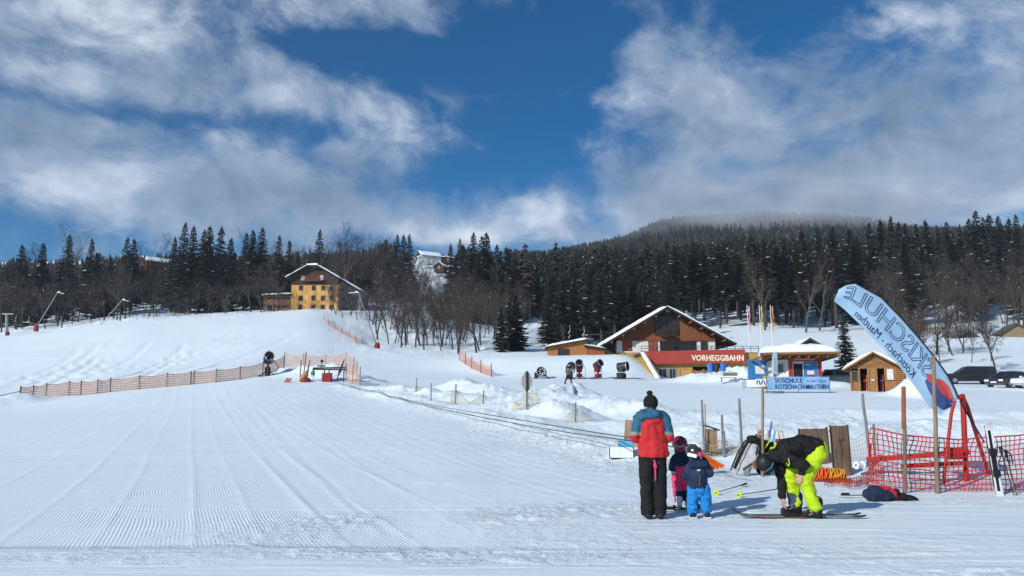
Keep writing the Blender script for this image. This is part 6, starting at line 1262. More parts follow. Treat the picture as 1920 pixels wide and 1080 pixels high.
# --- skis and poles
def ski_mesh(L, w, top, parent, name='ski', curl=.09, binding=True, red=False):
    m = MB(); n = 26; vs = []
    for i in range(n+1):
        t = i/n; x = -L/2+L*t; ww = w*(.92+.28*(2*t-1)**2)*(1 if .05 < t < .98 else .6 if t >= .98 else .35+t*13); z = .012+(curl*((.13-t)/.13)**2 if t < .13 else 0)+(.02*((t-.95)/.05)**2 if t > .95 else 0)
        vs += [(x, -ww/2, z), (x, ww/2, z), (x, ww/2, z+.012), (x, -ww/2, z+.012)]
    fs = [(0, 1, 2, 3), (n*4+3, n*4+2, n*4+1, n*4)]+[(i*4+k, i*4+(k+1) % 4, (i+1)*4+(k+1) % 4, (i+1)*4+k) for i in range(n) for k in range(4)]; m.add(vs, fs); s = m.build('blade', top, parent)
    if red: m = MB(); m.span((-L*.30, -w*.60, .006), (L*.05, -w*.56, .017)); m.build('sidewall', SKIR, parent)
    m = MB(); m.span((-L*.42, -w*.2, .0245), (-L*.12, w*.2, .0262)); m.span((L*.2, -w*.2, .0245), (L*.4, w*.2, .0262)); m.build('graphic', SKIW if top is not SKIW else SKIB, parent)
    if binding:
        m = MB(); m.box((-.13, 0, .045), (.13, w*.9, .045)); m.box((.22, 0, .05), (.12, w*.85, .06)); m.box((.05, 0, .03), (.42, w*.7, .012)); m.build('binding', BLACK, parent, bevel=.006)
def lay_ski(u, Y, L, rz, top, label, w=.07, group=None, name='alpine_ski'):
    b = Gd(u, Y, .012); r = thing(name, label, 'ski', b, rz, group); ski_mesh(L, w, top, r, red='red' in label); return r
lay_ski(1488, 11.30, 1.80, R(-1), SKIB, 'black ski with red sidewall under the bending skier, nearer to the camera'); lay_ski(1483, 11.52, 1.80, R(1), SKIB, 'black ski under the bending skier, farther from the camera')
lay_ski(1268, 11.95, .75, R(-4), SKIW, 'short white child ski under the pink child, left one', .065); lay_ski(1281, 12.12, .75, R(2), SKIW, 'short white child ski under the pink child, right one', .065)
lay_ski(1590, 13.6, .6, R(-3), SKIW, 'pale ski tip lying left of the navy bag', .05)
def lay_pole(u0, v0, u1, v1, label):
    Ya = CAMZ*FPX/(v0-751)*.995; Yb = CAMZ*FPX/(v1-751)*.995; a, c = P(u0, v0, Ya), P(u1, v1, Yb); a.z = ground(a.x, a.y)+.045; c.z = ground(c.x, c.y)+.05; d = c-a; r = thing('ski_pole', label, 'ski pole', a); n = d.normalized()
    m = MB(); m.tube([-n*.06, d*.85], [.006, .009], 7); m.build('shaft', BLACK, r); m = MB(); m.lathe([(.012, -.01), (.045, -.004), (.05, .004), (.012, .02)], 12, 0, Matrix.Translation(n*.0) @ n.to_track_quat('Z', 'Y').to_matrix().to_4x4()); m.build('basket', NEON, r); m = MB(); m.tube([d*.84, d*.93, d], [.016, .019, .022], 8); m.build('grip', BLACK, r)
    m = MB(); m.tube([d, d*.97+Vector((.03, .06, .0)), d*.9+Vector((.02, .07, -.02)), d*.93], .007, 5); m.build('strap', BLACK, r)
lay_pole(1343, 923, 1399, 908, 'black ski pole with lime basket lying left of the skier, rear one'); lay_pole(1386, 927, 1482, 914, 'black ski pole with lime basket lying nearest the bending skier')
def stuck_ski(u0, v0, u1, v1, Y, label):
    a, c = P(u0, v0, Y), P(u1, v1, Y+.15); d = c-a; r = thing('alpine_ski', label, 'ski', a); r.rotation_euler = (d.normalized()).to_track_quat('-X', 'Y').to_euler(); L = d.length+.1
    q = (-d.normalized()).to_track_quat('X', 'Y'); 
    z = Vector((0, -1, 0)); xax = -d.normalized(); yax = z.cross(xax).normalized(); zax = xax.cross(yax); M3 = Matrix((xax, yax, zax)).transposed(); r.rotation_euler = M3.to_euler(); r.location = (a+c)/2; ski_mesh(L, .125, SKIW, r)
    m = MB(); m.span((-L*.45, -.066, .006), (L*.45, -.062, .03)); m.build('edge', BLACK, r)
stuck_ski(1873, 930, 1851, 797, 13.9, 'white ski standing upright in the snow before the red net')
for u0, v0, u1, v1, lab in ((1900, 924, 1876, 842, 'black ski pole leaning on the red net, left one'), (1906, 926, 1886, 848, 'black ski pole leaning on the red net, right one')):
    a, c = P(u0, v0, 13.9), P(u1, v1, 14.1); d = c-a; r = thing('ski_pole', lab, 'ski pole', a); m = MB(); m.tube([-d*.05, d], [.008, .011], 7); m.build('shaft', BLACK, r); m = MB(); m.tube([d*.86, d, d*1.06], [.02, .026, .024], 8); m.build('grip', BLACK, r); m = MB(); m.tube([d*1.05, d*.95+Vector((.07, -.02, 0)), d*.72+Vector((.06, -.02, 0)), d*.8], .012, 5); m.build('strap', BLK, r)
# --- bags and bundles
def gear():
    b = Gd(1632, 13.2, .0); r = thing('navy_bag', 'slumped navy blue bag with red lining on the snow', 'bag', b)
    blob('bag_body', [('b', (-.02, 0, .11), (.19, .16, .13)), ('b', (.12, .02, .09), (.16, .15, .10))], NAVY, r, .012, .02, 10); b2 = b+Vector((.2, .05, 0)); 
    r = thing('red_jacket', 'crumpled red and black jacket lying half on the navy bag', 'jacket', b2); blob('cloth', [('b', (-.08, .03, .17), (.16, .12, .05)), ('b', (.08, .03, .10), (.15, .12, .10)), ('c', (.15, 0, .07), (.33, -.02, .045), .08, .05), ('c', (.3, -.02, .045), (.46, -.02, .03), .05, .025)], [mat('red_fabric', (.42, .022, .02), .8, .2, 9, .2, 120), BLK], r, .012, .03, 12, lambda c: 1 if c.x > .12 or c.z < .06 else 0)
    b = Gd(1392, 17.2, .0); r = thing('grey_backpack', 'grey and white hiking backpack with black straps leaning in the snow', 'backpack', b, 0); r.scale = (1.3, 1.3, 1.3); gp = mat('grey_pack_cloth', (.36, .37, .38), .8, .15, 8, .3, 60)
    rot = Matrix.Rotation(R(26), 3, 'Y'); F = lambda x, y, z: rot @ Vector((x, y, z))+Vector((-.06, 0, .04))
    blob('pack_body', [('c', F(0, 0, .08), F(0, 0, .46), .15, .13, (0, 1, 0), .75), ('b', F(.06, -.09, .28), (.10, .09, .15))], gp, r, .012, .018, 9); blob('lid', [('b', F(.0, 0, .56), (.15, .13, .09), rot), ('c', F(-.05, -.05, .6), F(-.05, -.05, .68), .03, .02)], BLK, r, .012, .02, 9)
    for y in (-.13, -.04, .08): m = MB(); m.tube([F(-.16, y, .02), F(-.165, y, .25), F(-.14, y, .5), F(-.02, y, .6)], .014, 5); m.build('strap', BLK, r)
    m = MB(); m.tube([F(-.05, -.15, .06), F(.06, -.17, .25), F(.02, -.15, .5)], .012, 5); m.build('side_strap', BLK, r); m = MB(); m.ball(F(.08, -.19, .22), (.05, .02, .06)); m.build('brown_patch', mat('brown_patch', (.2, .06, .03)), r); m = MB(); m.tube([F(-.2, -.1, .0), F(-.22, -.12, -.03)], .012, 5); m.build('buckle', BLK, r)
    b = Gd(1424, 17.7, .0); r = thing('black_backpack', 'black backpack with lime trim behind the wooden pole', 'backpack', b); r.scale = (1.0, 1.0, 1.15); blob('pack_body', [('c', (.02, 0, .1), (.06, 0, .48), .16, .15, (1, 0, 0), .8), ('b', (.2, 0, .36), (.13, .12, .24))], BLK, r, .014, .02, 8); m = MB(); m.tube([(-.06, -.13, .42), (.05, -.155, .5), (.14, -.15, .62), (.1, -.1, .7)], .013, 5); m.tube([(.0, -.15, .36), (.1, -.16, .4), (.16, -.15, .5)], .014, 5); m.build('lime_trim', NEON, r)
    b = Gd(1419, 18.0, .2); r = thing('rolled_mat', 'brown rolled mat standing behind the backpacks', 'roll', b); m = MB(); m.tube([(0, 0, 0), (.02, 0, .62)], .062, 10); m.build('roll', mat('brown_mat', (.20, .075, .045), .9), r); m = MB(); m.ball((.02, 0, .68), .05); m.build('knob', mat('tan_knob', (.42, .22, .12)), r)
    for u, ut, vt, c, lab in ((1436, 1447, 790, BLUEM, 'dark blue foam pole sticking out behind the backpacks'), (1443, 1453, 808, mat('light_blue_plastic', (.10, .36, .60)), 'light blue foam pole leaning right behind the backpacks'), (1434, 1441, 806, mat('pink_foam', (.5, .25, .25)), 'pink foam pole between two blue ones')):
        a, c_ = P(u, 868, 17.9), P(ut, vt, 17.9); m = MB(); m.tube([(0, 0, 0), c_-a], .022, 8); tag(m.build('foam_pole', c, loc=a), lab, 'pole')
    b = Gd(1463, 18.2, .1); r = thing('orange_crate', 'orange tool crate with yellow handle behind the bending skier', 'crate', b); m = MB(); m.box((0, 0, .3), (.26, .25, .6)); m.build('body', ORANGE, r, bevel=.02); m = MB(); m.tube([(-.05, 0, .6), (-.08, 0, .78), (0, 0, .8), (.05, 0, .6)], .012, 5); m.build('handle', mat('orange_cloth2', (.7, .25, .03)), r)
    b = Gd(1546, 16.1, .0); r = thing('net_roll', 'rolled up orange and yellow net lying beside the boards', 'net roll', b, R(-8)); c1, c2 = mat('orange_strand', (.75, .12, .012), .6), mat('yellow_strand', (.7, .30, .02), .6)
    for k in range(13):
        x = -.27+k*.045; m = MB(); rg = random.Random(k); pts = [(x+rg.uniform(-.02, .02)+.03*math.sin(t), .15*math.cos(t)*(1-.02*k), .15+.14*math.sin(t)*(1-.03*k)) for t in [i/12*6.283 for i in range(13)]]; m.tube(pts, .014, 5, 0, False); m.build('coil', c1 if k < 6 else c2, r)
    blob('core', [('c', (-.22, 0, .14), (.24, 0, .12), .12, .09)], mat('dark_orange', (.35, .06, .012)), r, .02); m = MB(); m.span((-.05, -.2, -.02), (.34, .16, .05)); m.build('tray', mat('orange_tray', (.55, .13, .05)), r, bevel=.02)
    b = P(1612, 872, 16.8); r = thing('white_spool', 'white cable spool on the red beam', 'spool', b, R(20)); r.scale = (.75, .75, .75); m = MB(); mt = Matrix.Rotation(math.pi/2, 4, 'Y'); m.lathe([(.03, -.13), (.11, -.13), (.11, -.09), (.08, -.08), (.08, .08), (.11, .09), (.11, .13), (.03, .13), (.03, -.13)], 16, 0, mt); m.build('drum', WHITEP, r); m = MB(); m.lathe([(0, -.135), (.03, -.135), (.03, .135), (0, .135)], 8, 0, mt); m.build('hub', BLACK, r)
gear()
# ------------------------------------------------------------------ people
SKIN = mat('skin', (.46, .25, .17), .55, .08, 14, spec=.35); HAIR = mat('dark_hair', (.022, .014, .010), .6); REDJ = mat('red_jacket_cloth', (.46, .020, .022), .75, .10, 7, .25, 90); TEAL = mat('teal_jacket_cloth', (.024, .105, .175), .75, .10, 7, .25, 90); GREYJ = mat('grey_jacket_cloth', (.22, .22, .21), .8, .1, 8); PINK = mat('pink_cloth', (.66, .05, .15), .75, .1, 8, .2, 90); BLUEC = mat('bright_blue_cloth', (.012, .19, .50), .75, .1, 8, .25, 90); BEANIE = mat('black_knit', (.012, .011, .011), .95, .3, 30, .5, 200); BLUEG = mat('blue_grey_cloth', (.05, .07, .11), .8)
def hand(wrist, dirv, palm_n, thumb_side, s=1.0, curl=.5, spread=.08):
    """primitives of a hand: palm, four fingers of different length with two bends, thumb from the side of the palm"""
    d = Vector(dirv).normalized(); n = Vector(palm_n); n = (n-d*n.dot(d)).normalized(); sd = Vector(thumb_side); sd = (sd-d*sd.dot(d)-n*sd.dot(n)).normalized(); w = Vector(wrist); out = [('c', w-d*.02*s, w+d*.02*s, .026*s, .027*s), ('b', w+d*.055*s, (.001, .001, .001))]; out.pop()
    for k in range(4):
        off = sd*(.030-.020*k)*s; base = w+d*.085*s+off; L = (.070, .080, .074, .058)[k]*s; out.append(('c', w+d*.02*s+off*.7, base, .015*s, .0115*s))
        c = curl; d1 = (d*math.cos(c*.6)+n*math.sin(c*.6)+sd*(spread*(1.5-k))*.5).normalized(); d2 = (d*math.cos(c*1.6)+n*math.sin(c*1.6)).normalized(); m = base+d1*L*.55; out += [('c', base, m, .0105*s, .0095*s), ('c', m, m+d2*L*.5, .0095*s, .008*s)]
    tb = w+d*.025*s+sd*.028*s; t1 = tb+(sd*.75+d*.6+n*.25).normalized()*.042*s; out += [('c', w+d*.015*s, tb, .016*s, .014*s), ('c', tb, t1, .0135*s, .0115*s), ('c', t1, t1+(d*.9+n*.4).normalized()*.03*s, .0115*s, .009*s)]
    return out
def face(c, r, fwd, up):
    """head primitives: skull, jaw, nose, ears; fwd is where it looks"""
    f = Vector(fwd).normalized(); u = Vector(up); u = (u-f*u.dot(f)).normalized(); s = f.cross(u); c = Vector(c)
    return [('b', c, (r, r*1.12, r*1.18)), ('c', c+f*r*.35-u*r*.55, c+f*r*.55-u*r*.85, r*.62, r*.42), ('c', c+f*r*.95+u*r*.05, c+f*r*1.18-u*r*.28, r*.12, r*.17), ('b', c+s*r*.98-u*r*.1, (r*.14, r*.2, r*.28)), ('b', c-s*r*.98-u*r*.1, (r*.14, r*.2, r*.28)), ('c', c+f*r*.9-u*r*.62-s*r*.22, c+f*r*.9-u*r*.62+s*r*.22, r*.09, r*.09)]
def eyes(c, r, fwd, up, parent):
    f = Vector(fwd).normalized(); u = Vector(up); u = (u-f*u.dot(f)).normalized(); s = f.cross(u); c = Vector(c)
    for k in (-1, 1): m = MB(); m.ball(c+f*r*1.02+s*r*.36*k+u*r*.08, r*.1, 8, 6); m.build('eye', BLACK, parent)
def woman():
    b = Gd(1221, 11.3, 0); r = thing('person', 'person in red and teal jacket and black beanie standing with back turned', 'person', b); hc = Vector((.0, .06, 1.545)); fw = Vector((.15, .85, -.45)); up = Vector((0, .45, .9))
    prims = [('c', (0, .0, .95), (0, 0, 1.36), .13, .15, (1, 0, 0), .7), ('c', (0, .0, 1.36), (0, .05, 1.5), .06, .055)]+face(hc, .092, fw, up)
    hands = []
    for s in (-1, 1):
        sh, elb, wr = Vector((.17*s, .0, 1.35)), Vector((.225*s, .0, 1.08)), Vector((.10*s, .24, 1.10)); prims += [('c', sh, elb, .05, .04), ('c', elb, wr, .04, .03)]+hand(wr, (-.35*s, .8, .15), (0, -.1, 1), (-s*.6, 0, 1), 1.0, .7); prims += [('c', (.09*s, 0, .9), (.085*s, .0, .48), .085, .065), ('c', (.085*s, 0, .48), (.075*s, -.01, .09), .058, .045), ('c', (.075*s, -.02, .06), (.085*s, .12, .045), .045, .035)]
    blob('body', prims, SKIN, r, .009, 0, smooth=2); eyes(hc, .092, fw, up, r)
    jp = [('c', (0, 0, 1.33), (.01, .0, 1.0), .185, .205, (1, 0, 0), .68), ('c', (.01, 0, 1.0), (.015, 0, .89), .205, .222, (1, 0, 0), .70), ('c', (-.15, .0, 1.37), (.15, 0, 1.37), .085, .085), ('c', (0, .02, 1.40), (0, .04, 1.45), .085, .075)]
    for s in (-1, 1): jp += [('c', (.175*s, 0, 1.35), (.232*s, -.005, 1.10), .083, .070), ('c', (.232*s, 0, 1.09), (.12*s, .22, 1.11), .070, .052)]
    def jm(c):
        if c.z > 1.352: return 1
        if abs(c.x) > .150+.06*max(0, 1.352-c.z) and c.z > 1.04: return 1 if c.z > 1.175 else (2 if c.z > 1.125 else 0)
        return 0
    blob('jacket', jp, [REDJ, TEAL, GREYJ], r, .010, .022, 8, jm, hem=.83)
    blob('hood', [('c', (-.15, -.075, 1.385), (.04, -.10, 1.41), .062, .055), ('c', (.04, -.09, 1.41), (.12, -.03, 1.42), .06, .05), ('b', (-.12, -.06, 1.40), (.085, .08, .075)), ('c', (-.11, 0, 1.43), (-.02, -.07, 1.45), .06, .05)], TEAL, r, .010, .014, 9)
    tp = [('c', (-.0, 0, .93), (0, 0, .86), .15, .16, (1, 0, 0), .75)]
    for s in (-1, 1): tp += [('c', (.09*s, 0, .86), (.092*s, .005, .48), .108, .094), ('c', (.092*s, .005, .48), (.088*s, -.005, .13), .094, .092), ('c', (.088*s, -.005, .13), (.086*s, -.005, .085), .092, .090)]
    blob('trousers', tp, BLK, r, .010, .014, 8, hem=.055)
    for s in (-1, 1): blob('boot', [('c', (.078*s, -.05, .05), (.085*s, .15, .042), .052, .045), ('c', (.08*s, -.02, .06), (.08*s, -.02, .16), .055, .05)], BLACK, r, .010)
    blob('beanie', [('b', hc+Vector((0, -.015, .03)), (.104, .115, .108)), ('c', hc+Vector((-.01, -.02, .12)), hc+Vector((-.012, -.02, .135)), .035, .032)], BEANIE, r, .008, .006, 26); blob('hair_bun', [('c', hc+Vector((-.0, -.07, -.06)), hc+Vector((0, -.05, -.10)), .06, .045)], HAIR, r, .008, .004, 30); m = MB(); m.ball(hc+Vector((-.012, -.02, .16)), (.044, .044, .036), 12, 8); m.build('bobble', BEANIE, r)
    m = MB(); m.tube([(.0, -.115, .80), (.018, -.125, .74), (.028, -.125, .70), (.008, -.125, .68), (.0, -.12, .73), (.012, -.12, .76)], .012, 6); m.tube([(.012, -.12, .68), (.014, -.115, .58), (.012, -.11, .52)], [.012, .01, .008], 6); m.build('pink_strap', PINK, r)
    m = MB(); m.span((-.06, .30, 1.10), (.06, .32, 1.24)); m.build('phone', BLACK, r)
woman()
def helmet(parent, c, r, mt, band=None, gog=None, fwd=(0, 1, 0)):
    c = Vector(c); f = Vector(fwd).normalized(); blob('helmet', [('b', c+Vector((0, 0, r*.12)), (r*1.18, r*1.28, r*1.15)), ('c', c-f*r*.3-Vector((0, 0, r*.3)), c-f*r*.3-Vector((0, 0, r*.5)), r*.95, r*.8)], mt, parent, .008)
    if gog: m = MB(); n = 20; rot = Vector((0, 0, 1)); pts = [c+Vector((math.cos(t)*r*1.24, math.sin(t)*r*1.33, r*.02)) for t in [k/n*6.283 for k in range(n+1)]]; m.tube(pts, r*.13, 6, 0, False, 2.0 if False else 1.0); m.build('goggle_strap', gog, parent)
def child_pink():
    b = Gd(1276, 12.05, .03); r = thing('person', 'small child in navy and pink snowsuit with crimson helmet', 'person', b); hc = Vector((-.03, .0, .93)); fw = Vector((.3, .9, -.1)); up = Vector((0, 0, 1))
    prims = [('c', (0, 0, .42), (0, 0, .70), .07, .075), ('c', (0, 0, .74), (-.02, 0, .84), .045, .042)]+face(hc, .080, fw, up); suit = [('c', (0, 0, .70), (0, 0, .42), .115, .125, (1, 0, 0), .85), ('c', (-.08, 0, .73), (.08, 0, .73), .065, .065), ('c', (-.01, 0, .74), (-.03, 0, .86), .075, .08)]
    for s in (-1, 1):
        wr = Vector((-.125 if s < 0 else .15, .02, .47)); sh = Vector((.11*s, 0, .71)); el = Vector((.155*s, -.01, .58)); prims += [('c', sh, el, .03, .026), ('c', el, wr, .026, .02)]+hand(wr, (0, .1, -1), (-s, 0, 0), (0, 1, 0), .62, .5); suit += [('c', sh, el, .062, .052), ('c', el, wr+Vector((0, 0, .03)), .052, .042)]
        x = .07*s; prims += [('c', (x, 0, .4), (x, 0, .08), .05, .04)]; suit += [('c', (x, 0, .40), (x, .01, .24), .088, .075), ('c', (x, .01, .24), (x*1.0, 0, .14), .075, .066)]
        blob('ski_boot', [('c', (x, -.03, .07), (x, .09, .06), .048, .042), ('c', (x, -.02, .08), (x, -.03, .16), .05, .052)], WHITEP, r, .010)
    blob('body', prims, SKIN, r, .008, 0, smooth=2); eyes(hc, .08, fw, up, r)
    def mf(c):
        if c.z > .62: return 0
        if abs(c.x) > .125: return 0 if c.z > .50 else 1
        if c.z > .27: return 1
        return 0
    blob('snowsuit', suit, [NAVY, PINK], r, .009, .018, 12, mf); m = MB(); m.tube([(-.115, -.075, .52), (-.16, -.065, .535), (-.2, -.03, .535)], .012, 5); m.build('reflective_band', WHITEP, r); helmet(r, hc, .098, mat('crimson_helmet', (.16, .008, .022), .3, .15, 12, spec=.5))
    m = MB(); m.tube([hc+Vector((x, -.125+abs(x)*.35, -.02+.01*math.sin(x*90))) for x in (-.1, -.06, -.02, .02, .06, .1)], .016, 6); m.build('goggle_strap', mat('pink_white_band', (.5, .2, .2), .7, .6, 60), r)
    for s in (-1, 1): blob('glove', [('b', (-.13 if s < 0 else .155, .02, .43), (.038, .04, .055))], PINK if s < 0 else NAVY, r, .008)
child_pink()
def child_blue():
    b = Gd(1305, 11.35, 0); r = thing('person', 'small child in navy jacket and bright blue trousers touching face', 'person', b); hc = Vector((-.045, .02, .885)); fw = Vector((-.2, .9, 0)); up = Vector((0, 0, 1))
    prims = [('c', (0, 0, .42), (0, 0, .66), .07, .075), ('c', (0, 0, .70), (-.03, .01, .80), .045, .042)]+face(hc, .078, fw, up)
    jk = [('c', (-.01, 0, .66), (-.01, 0, .46), .125, .135, (1, 0, 0), .82), ('c', (-.01, 0, .46), (-.01, 0, .43), .135, .137, (1, 0, 0), .85), ('c', (-.09, 0, .69), (.08, 0, .69), .068, .068), ('c', (-.02, 0, .7), (-.04, .01, .81), .075, .078)]; tr = [('c', (0, 0, .42), (0, 0, .38), .11, .11)]
    L = [Vector((-.115, 0, .68)), Vector((-.16, .06, .56)), Vector((-.09, .17, .60))]; Rr = [Vector((.105, 0, .68)), Vector((.165, .0, .60)), Vector((.085, .02, .80))]
    for i, (sh, el, wr) in enumerate((L, Rr)): prims += [('c', sh, el, .03, .026), ('c', el, wr, .026, .02)]+hand(wr, (-.4 if i else .2, .3, .8 if i else 0), (0, 1, 0), (0, 0, 1), .6, .6); jk += [('c', sh, el, .064, .056), ('c', el, wr.lerp(el, .12), .056, .044)]
    for s in (-1, 1):
        x = .075*s+(.02 if s > 0 else -.02); prims += [('c', (.06*s, 0, .4), (x, 0, .07), .05, .04)]; tr += [('c', (.065*s, 0, .40), (x*.95, -.005, .22), .090, .078), ('c', (x*.95, -.005, .22), (x, 0, .10), .078, .070)]
        blob('shoe', [('c', (x, -.05, .045), (x+.03*(s > 0), .09, .04), .042, .036)], BLACK, r, .008); blob('sole', [('x', (x+.012, .015, .018), (.075, .2, .022))], WHITEP, r, .008)
    blob('body', prims, SKIN, r, .008, 0, smooth=2); eyes(hc, .078, fw, up, r); blob('jacket', jk, [NAVY, mat('navy_yoke', (.02, .035, .07), .8)], r, .009, .013, 10, lambda c: 1 if c.z > .60 and c.y < 0 else 0, hem=.375); blob('trousers', tr, BLUEC, r, .009, .022, 12)
    blob('hood', [('c', (-.10, -.07, .73), (.07, -.08, .74), .058, .052)], NAVY, r, .009, .01, 10)
    helmet(r, hc, .094, mat('grey_black_helmet', (.03, .032, .035), .25, .3, 18, spec=.5)); m = MB(); m.box(hc+Vector((-.055, -.125, -.03)), (.13, .03, .05), Matrix.Rotation(.22, 3, 'Y') @ Matrix.Rotation(-.35, 3, 'Z')); m.build('goggle_band', WHITEP, r, bevel=.01); m = MB(); m.box(hc+Vector((.07, -.10, -.02)), (.09, .05, .06), Matrix.Rotation(.5, 3, 'Z')); m.build('pink_goggles', PINK, r, bevel=.015)
    m = MB(); m.tube([hc+Vector((-.03, -.02, .135)), hc+Vector((.02, -.06, .125)), hc+Vector((.06, -.1, .08))], .012, 5); m.build('helmet_stripe', WHITEP, r); m = MB(); m.tube([(-.005, -.118, .60), (-.012, -.122, .5), (-.015, -.125, .45)], .007, 5); m.build('zip', mat('orange_brown_paint', (.33, .10, .03)), r); m = MB(); m.box((-.02, -.122, .655), (.04, .008, .015)); m.build('badge', WHITEP, r)
child_blue()
def skier():
    b = Gd(1505, 11.42, 0); r = thing('person', 'skier in black jacket and lime trousers bending down to the ski', 'person', b); S_ = .00757; Q = lambda u, v, y=0.0: Vector(((u-1505)*S_, y, CAMZ-(v-751)*S_*1.0)); hc = Q(1429, 866); fw = Vector((-.25, 0, -1)); up = Vector((-1, 0, .25))
    hipL, hipR = Q(1526, 846, -.08), Q(1524, 844, .10); knL, knR = Q(1495, 892, -.10), Q(1480, 886, .14); anL, anR = Q(1514, 944, -.10), Q(1489, 938, .14)
    shF, elF, wrF = Q(1462, 858, .15), Q(1464, 893, .13), Q(1462, 928, .06); shN, elN, wrN = Q(1464, 856, -.17), Q(1490, 866, -.24), Q(1487, 880, -.17)
    spine = [Q(1524, 838), Q(1500, 836), Q(1472, 842), Q(1458, 850)]
    prims = [('c', spine[0], spine[1], .13, .13, (0, 1, 0), .8), ('c', spine[1], spine[2], .13, .15, (0, 1, 0), .75), ('c', spine[2], spine[3], .15, .1, (0, 1, 0), .7), ('c', spine[3], Q(1440, 858), .06, .055)]+face(hc, .092, fw, up)
    prims += [('c', shF, elF, .05, .04), ('c', elF, wrF, .04, .028), ('c', shN, elN, .05, .04), ('c', elN, wrN, .04, .028)]+hand(wrF, (.02, -.1, -1), (1, 0, 0), (-.2, -1, 0), 1.05, .55)+hand(wrN, (-.25, -.1, -1), (.5, .8, .3), (-1, 0, 0), 1.0, .35)
    for h, k, a in ((hipL, knL, anL), (hipR, knR, anR)): prims += [('c', h, k, .085, .06), ('c', k, a, .058, .045), ('c', a, a+Vector((-.08, 0, -.085)), .035, .028)]
    blob('body', prims, SKIN, r, .009, 0, smooth=2); eyes(hc, .092, fw, up, r)
    jk = [('c', Q(1521, 836), Q(1500, 834), .155, .165, (0, 1, 0), .92), ('c', Q(1500, 834), Q(1472, 841), .165, .185, (0, 1, 0), .82), ('c', Q(1472, 842), Q(1456, 849), .18, .135, (0, 1, 0), .85), ('c', Q(1456, 849), Q(1444, 854), .10, .085), ('c', shF, elF, .082, .068), ('c', elF, Q(1462, 924, .07), .068, .052), ('c', shN, elN, .085, .07), ('c', elN, wrN.lerp(elN, .18), .07, .052), ('c', Q(1490, 850), Q(1478, 862), .13, .11, (0, 1, 0), .9)]
    blob('jacket', jk, BLK, r, .010, .026, 9); m = MB(); m.tube([Q(1462, 854, -.262), Q(1463, 864, -.265), Q(1461, 868, -.262)], .008, 5); m.tube([Q(1458, 862, -.25), Q(1461, 868, -.262)], .006, 5); m.build('lime_logo', NEON, r); m = MB(); m.tube([Q(1437, 838, -.09), Q(1443, 836, -.12), Q(1447, 828, -.12)], .013, 5); m.build('lime_collar', NEON, r)
    tp = [('c', Q(1528, 840, .02), Q(1522, 848, .02), .15, .15, (0, 1, 0), .95)]
    for h, k, a, y in ((hipL, knL, anL, -.1), (hipR, knR, anR, .14)): tp += [('c', h, k, .118, .098), ('c', k, a.lerp(k, .12), .098, .088), ('c', a.lerp(k, .12), a.lerp(k, .02), .088, .092)]
    blob('trousers', tp, [NEON, BLUEG], r, .010, .025, 8, lambda c: 1 if c.y > .06 and c.z < .32 else 0)
    for a, n in ((anL, 1), (anR, 2)):
        bt = blob('ski_boot', [('c', a+Vector((.035, 0, -.085)), a+Vector((-.17, 0, -.10)), .052, .042), ('c', a+Vector((.02, 0, -.07)), a+Vector((.03, 0, .09)), .065, .075), ('x', a+Vector((-.06, 0, -.135)), (.30, .075, .03))], BLACK, r, .010)
        for q in (0, 1, 2): m = MB(); m.box(a+Vector((-.09+.03*q, -.062+.004*q, -.07+.055*q)), (.06, .012, .014), Matrix.Rotation(-.5, 3, 'Y')); m.build('buckle', STEEL, bt)
    blob('helmet', [('b', hc+Vector((.0, 0, .015)), (.125, .120, .125)), ('c', hc+Vector((.03, 0, -.01)), hc+Vector((.06, 0, -.05)), .10, .075)], mat('matt_black_helmet', (.014, .014, .015), .5), r, .008)
    m = MB(); m.tube([hc+Vector((.09, -.10, .02)), hc+Vector((.05, -.125, -.05)), hc+Vector((-.01, -.11, -.09))], .012, 6); m.build('goggle_strap', mat('teal_strap', (.02, .14, .20)), r)
    m = MB(); m.tube([hc+Vector((.05, -.10, -.06)), hc+Vector((.04, -.08, -.12)), hc+Vector((.04, -.04, -.145))], .01, 5); m.build('chin_strap', BLK, r)
skier()
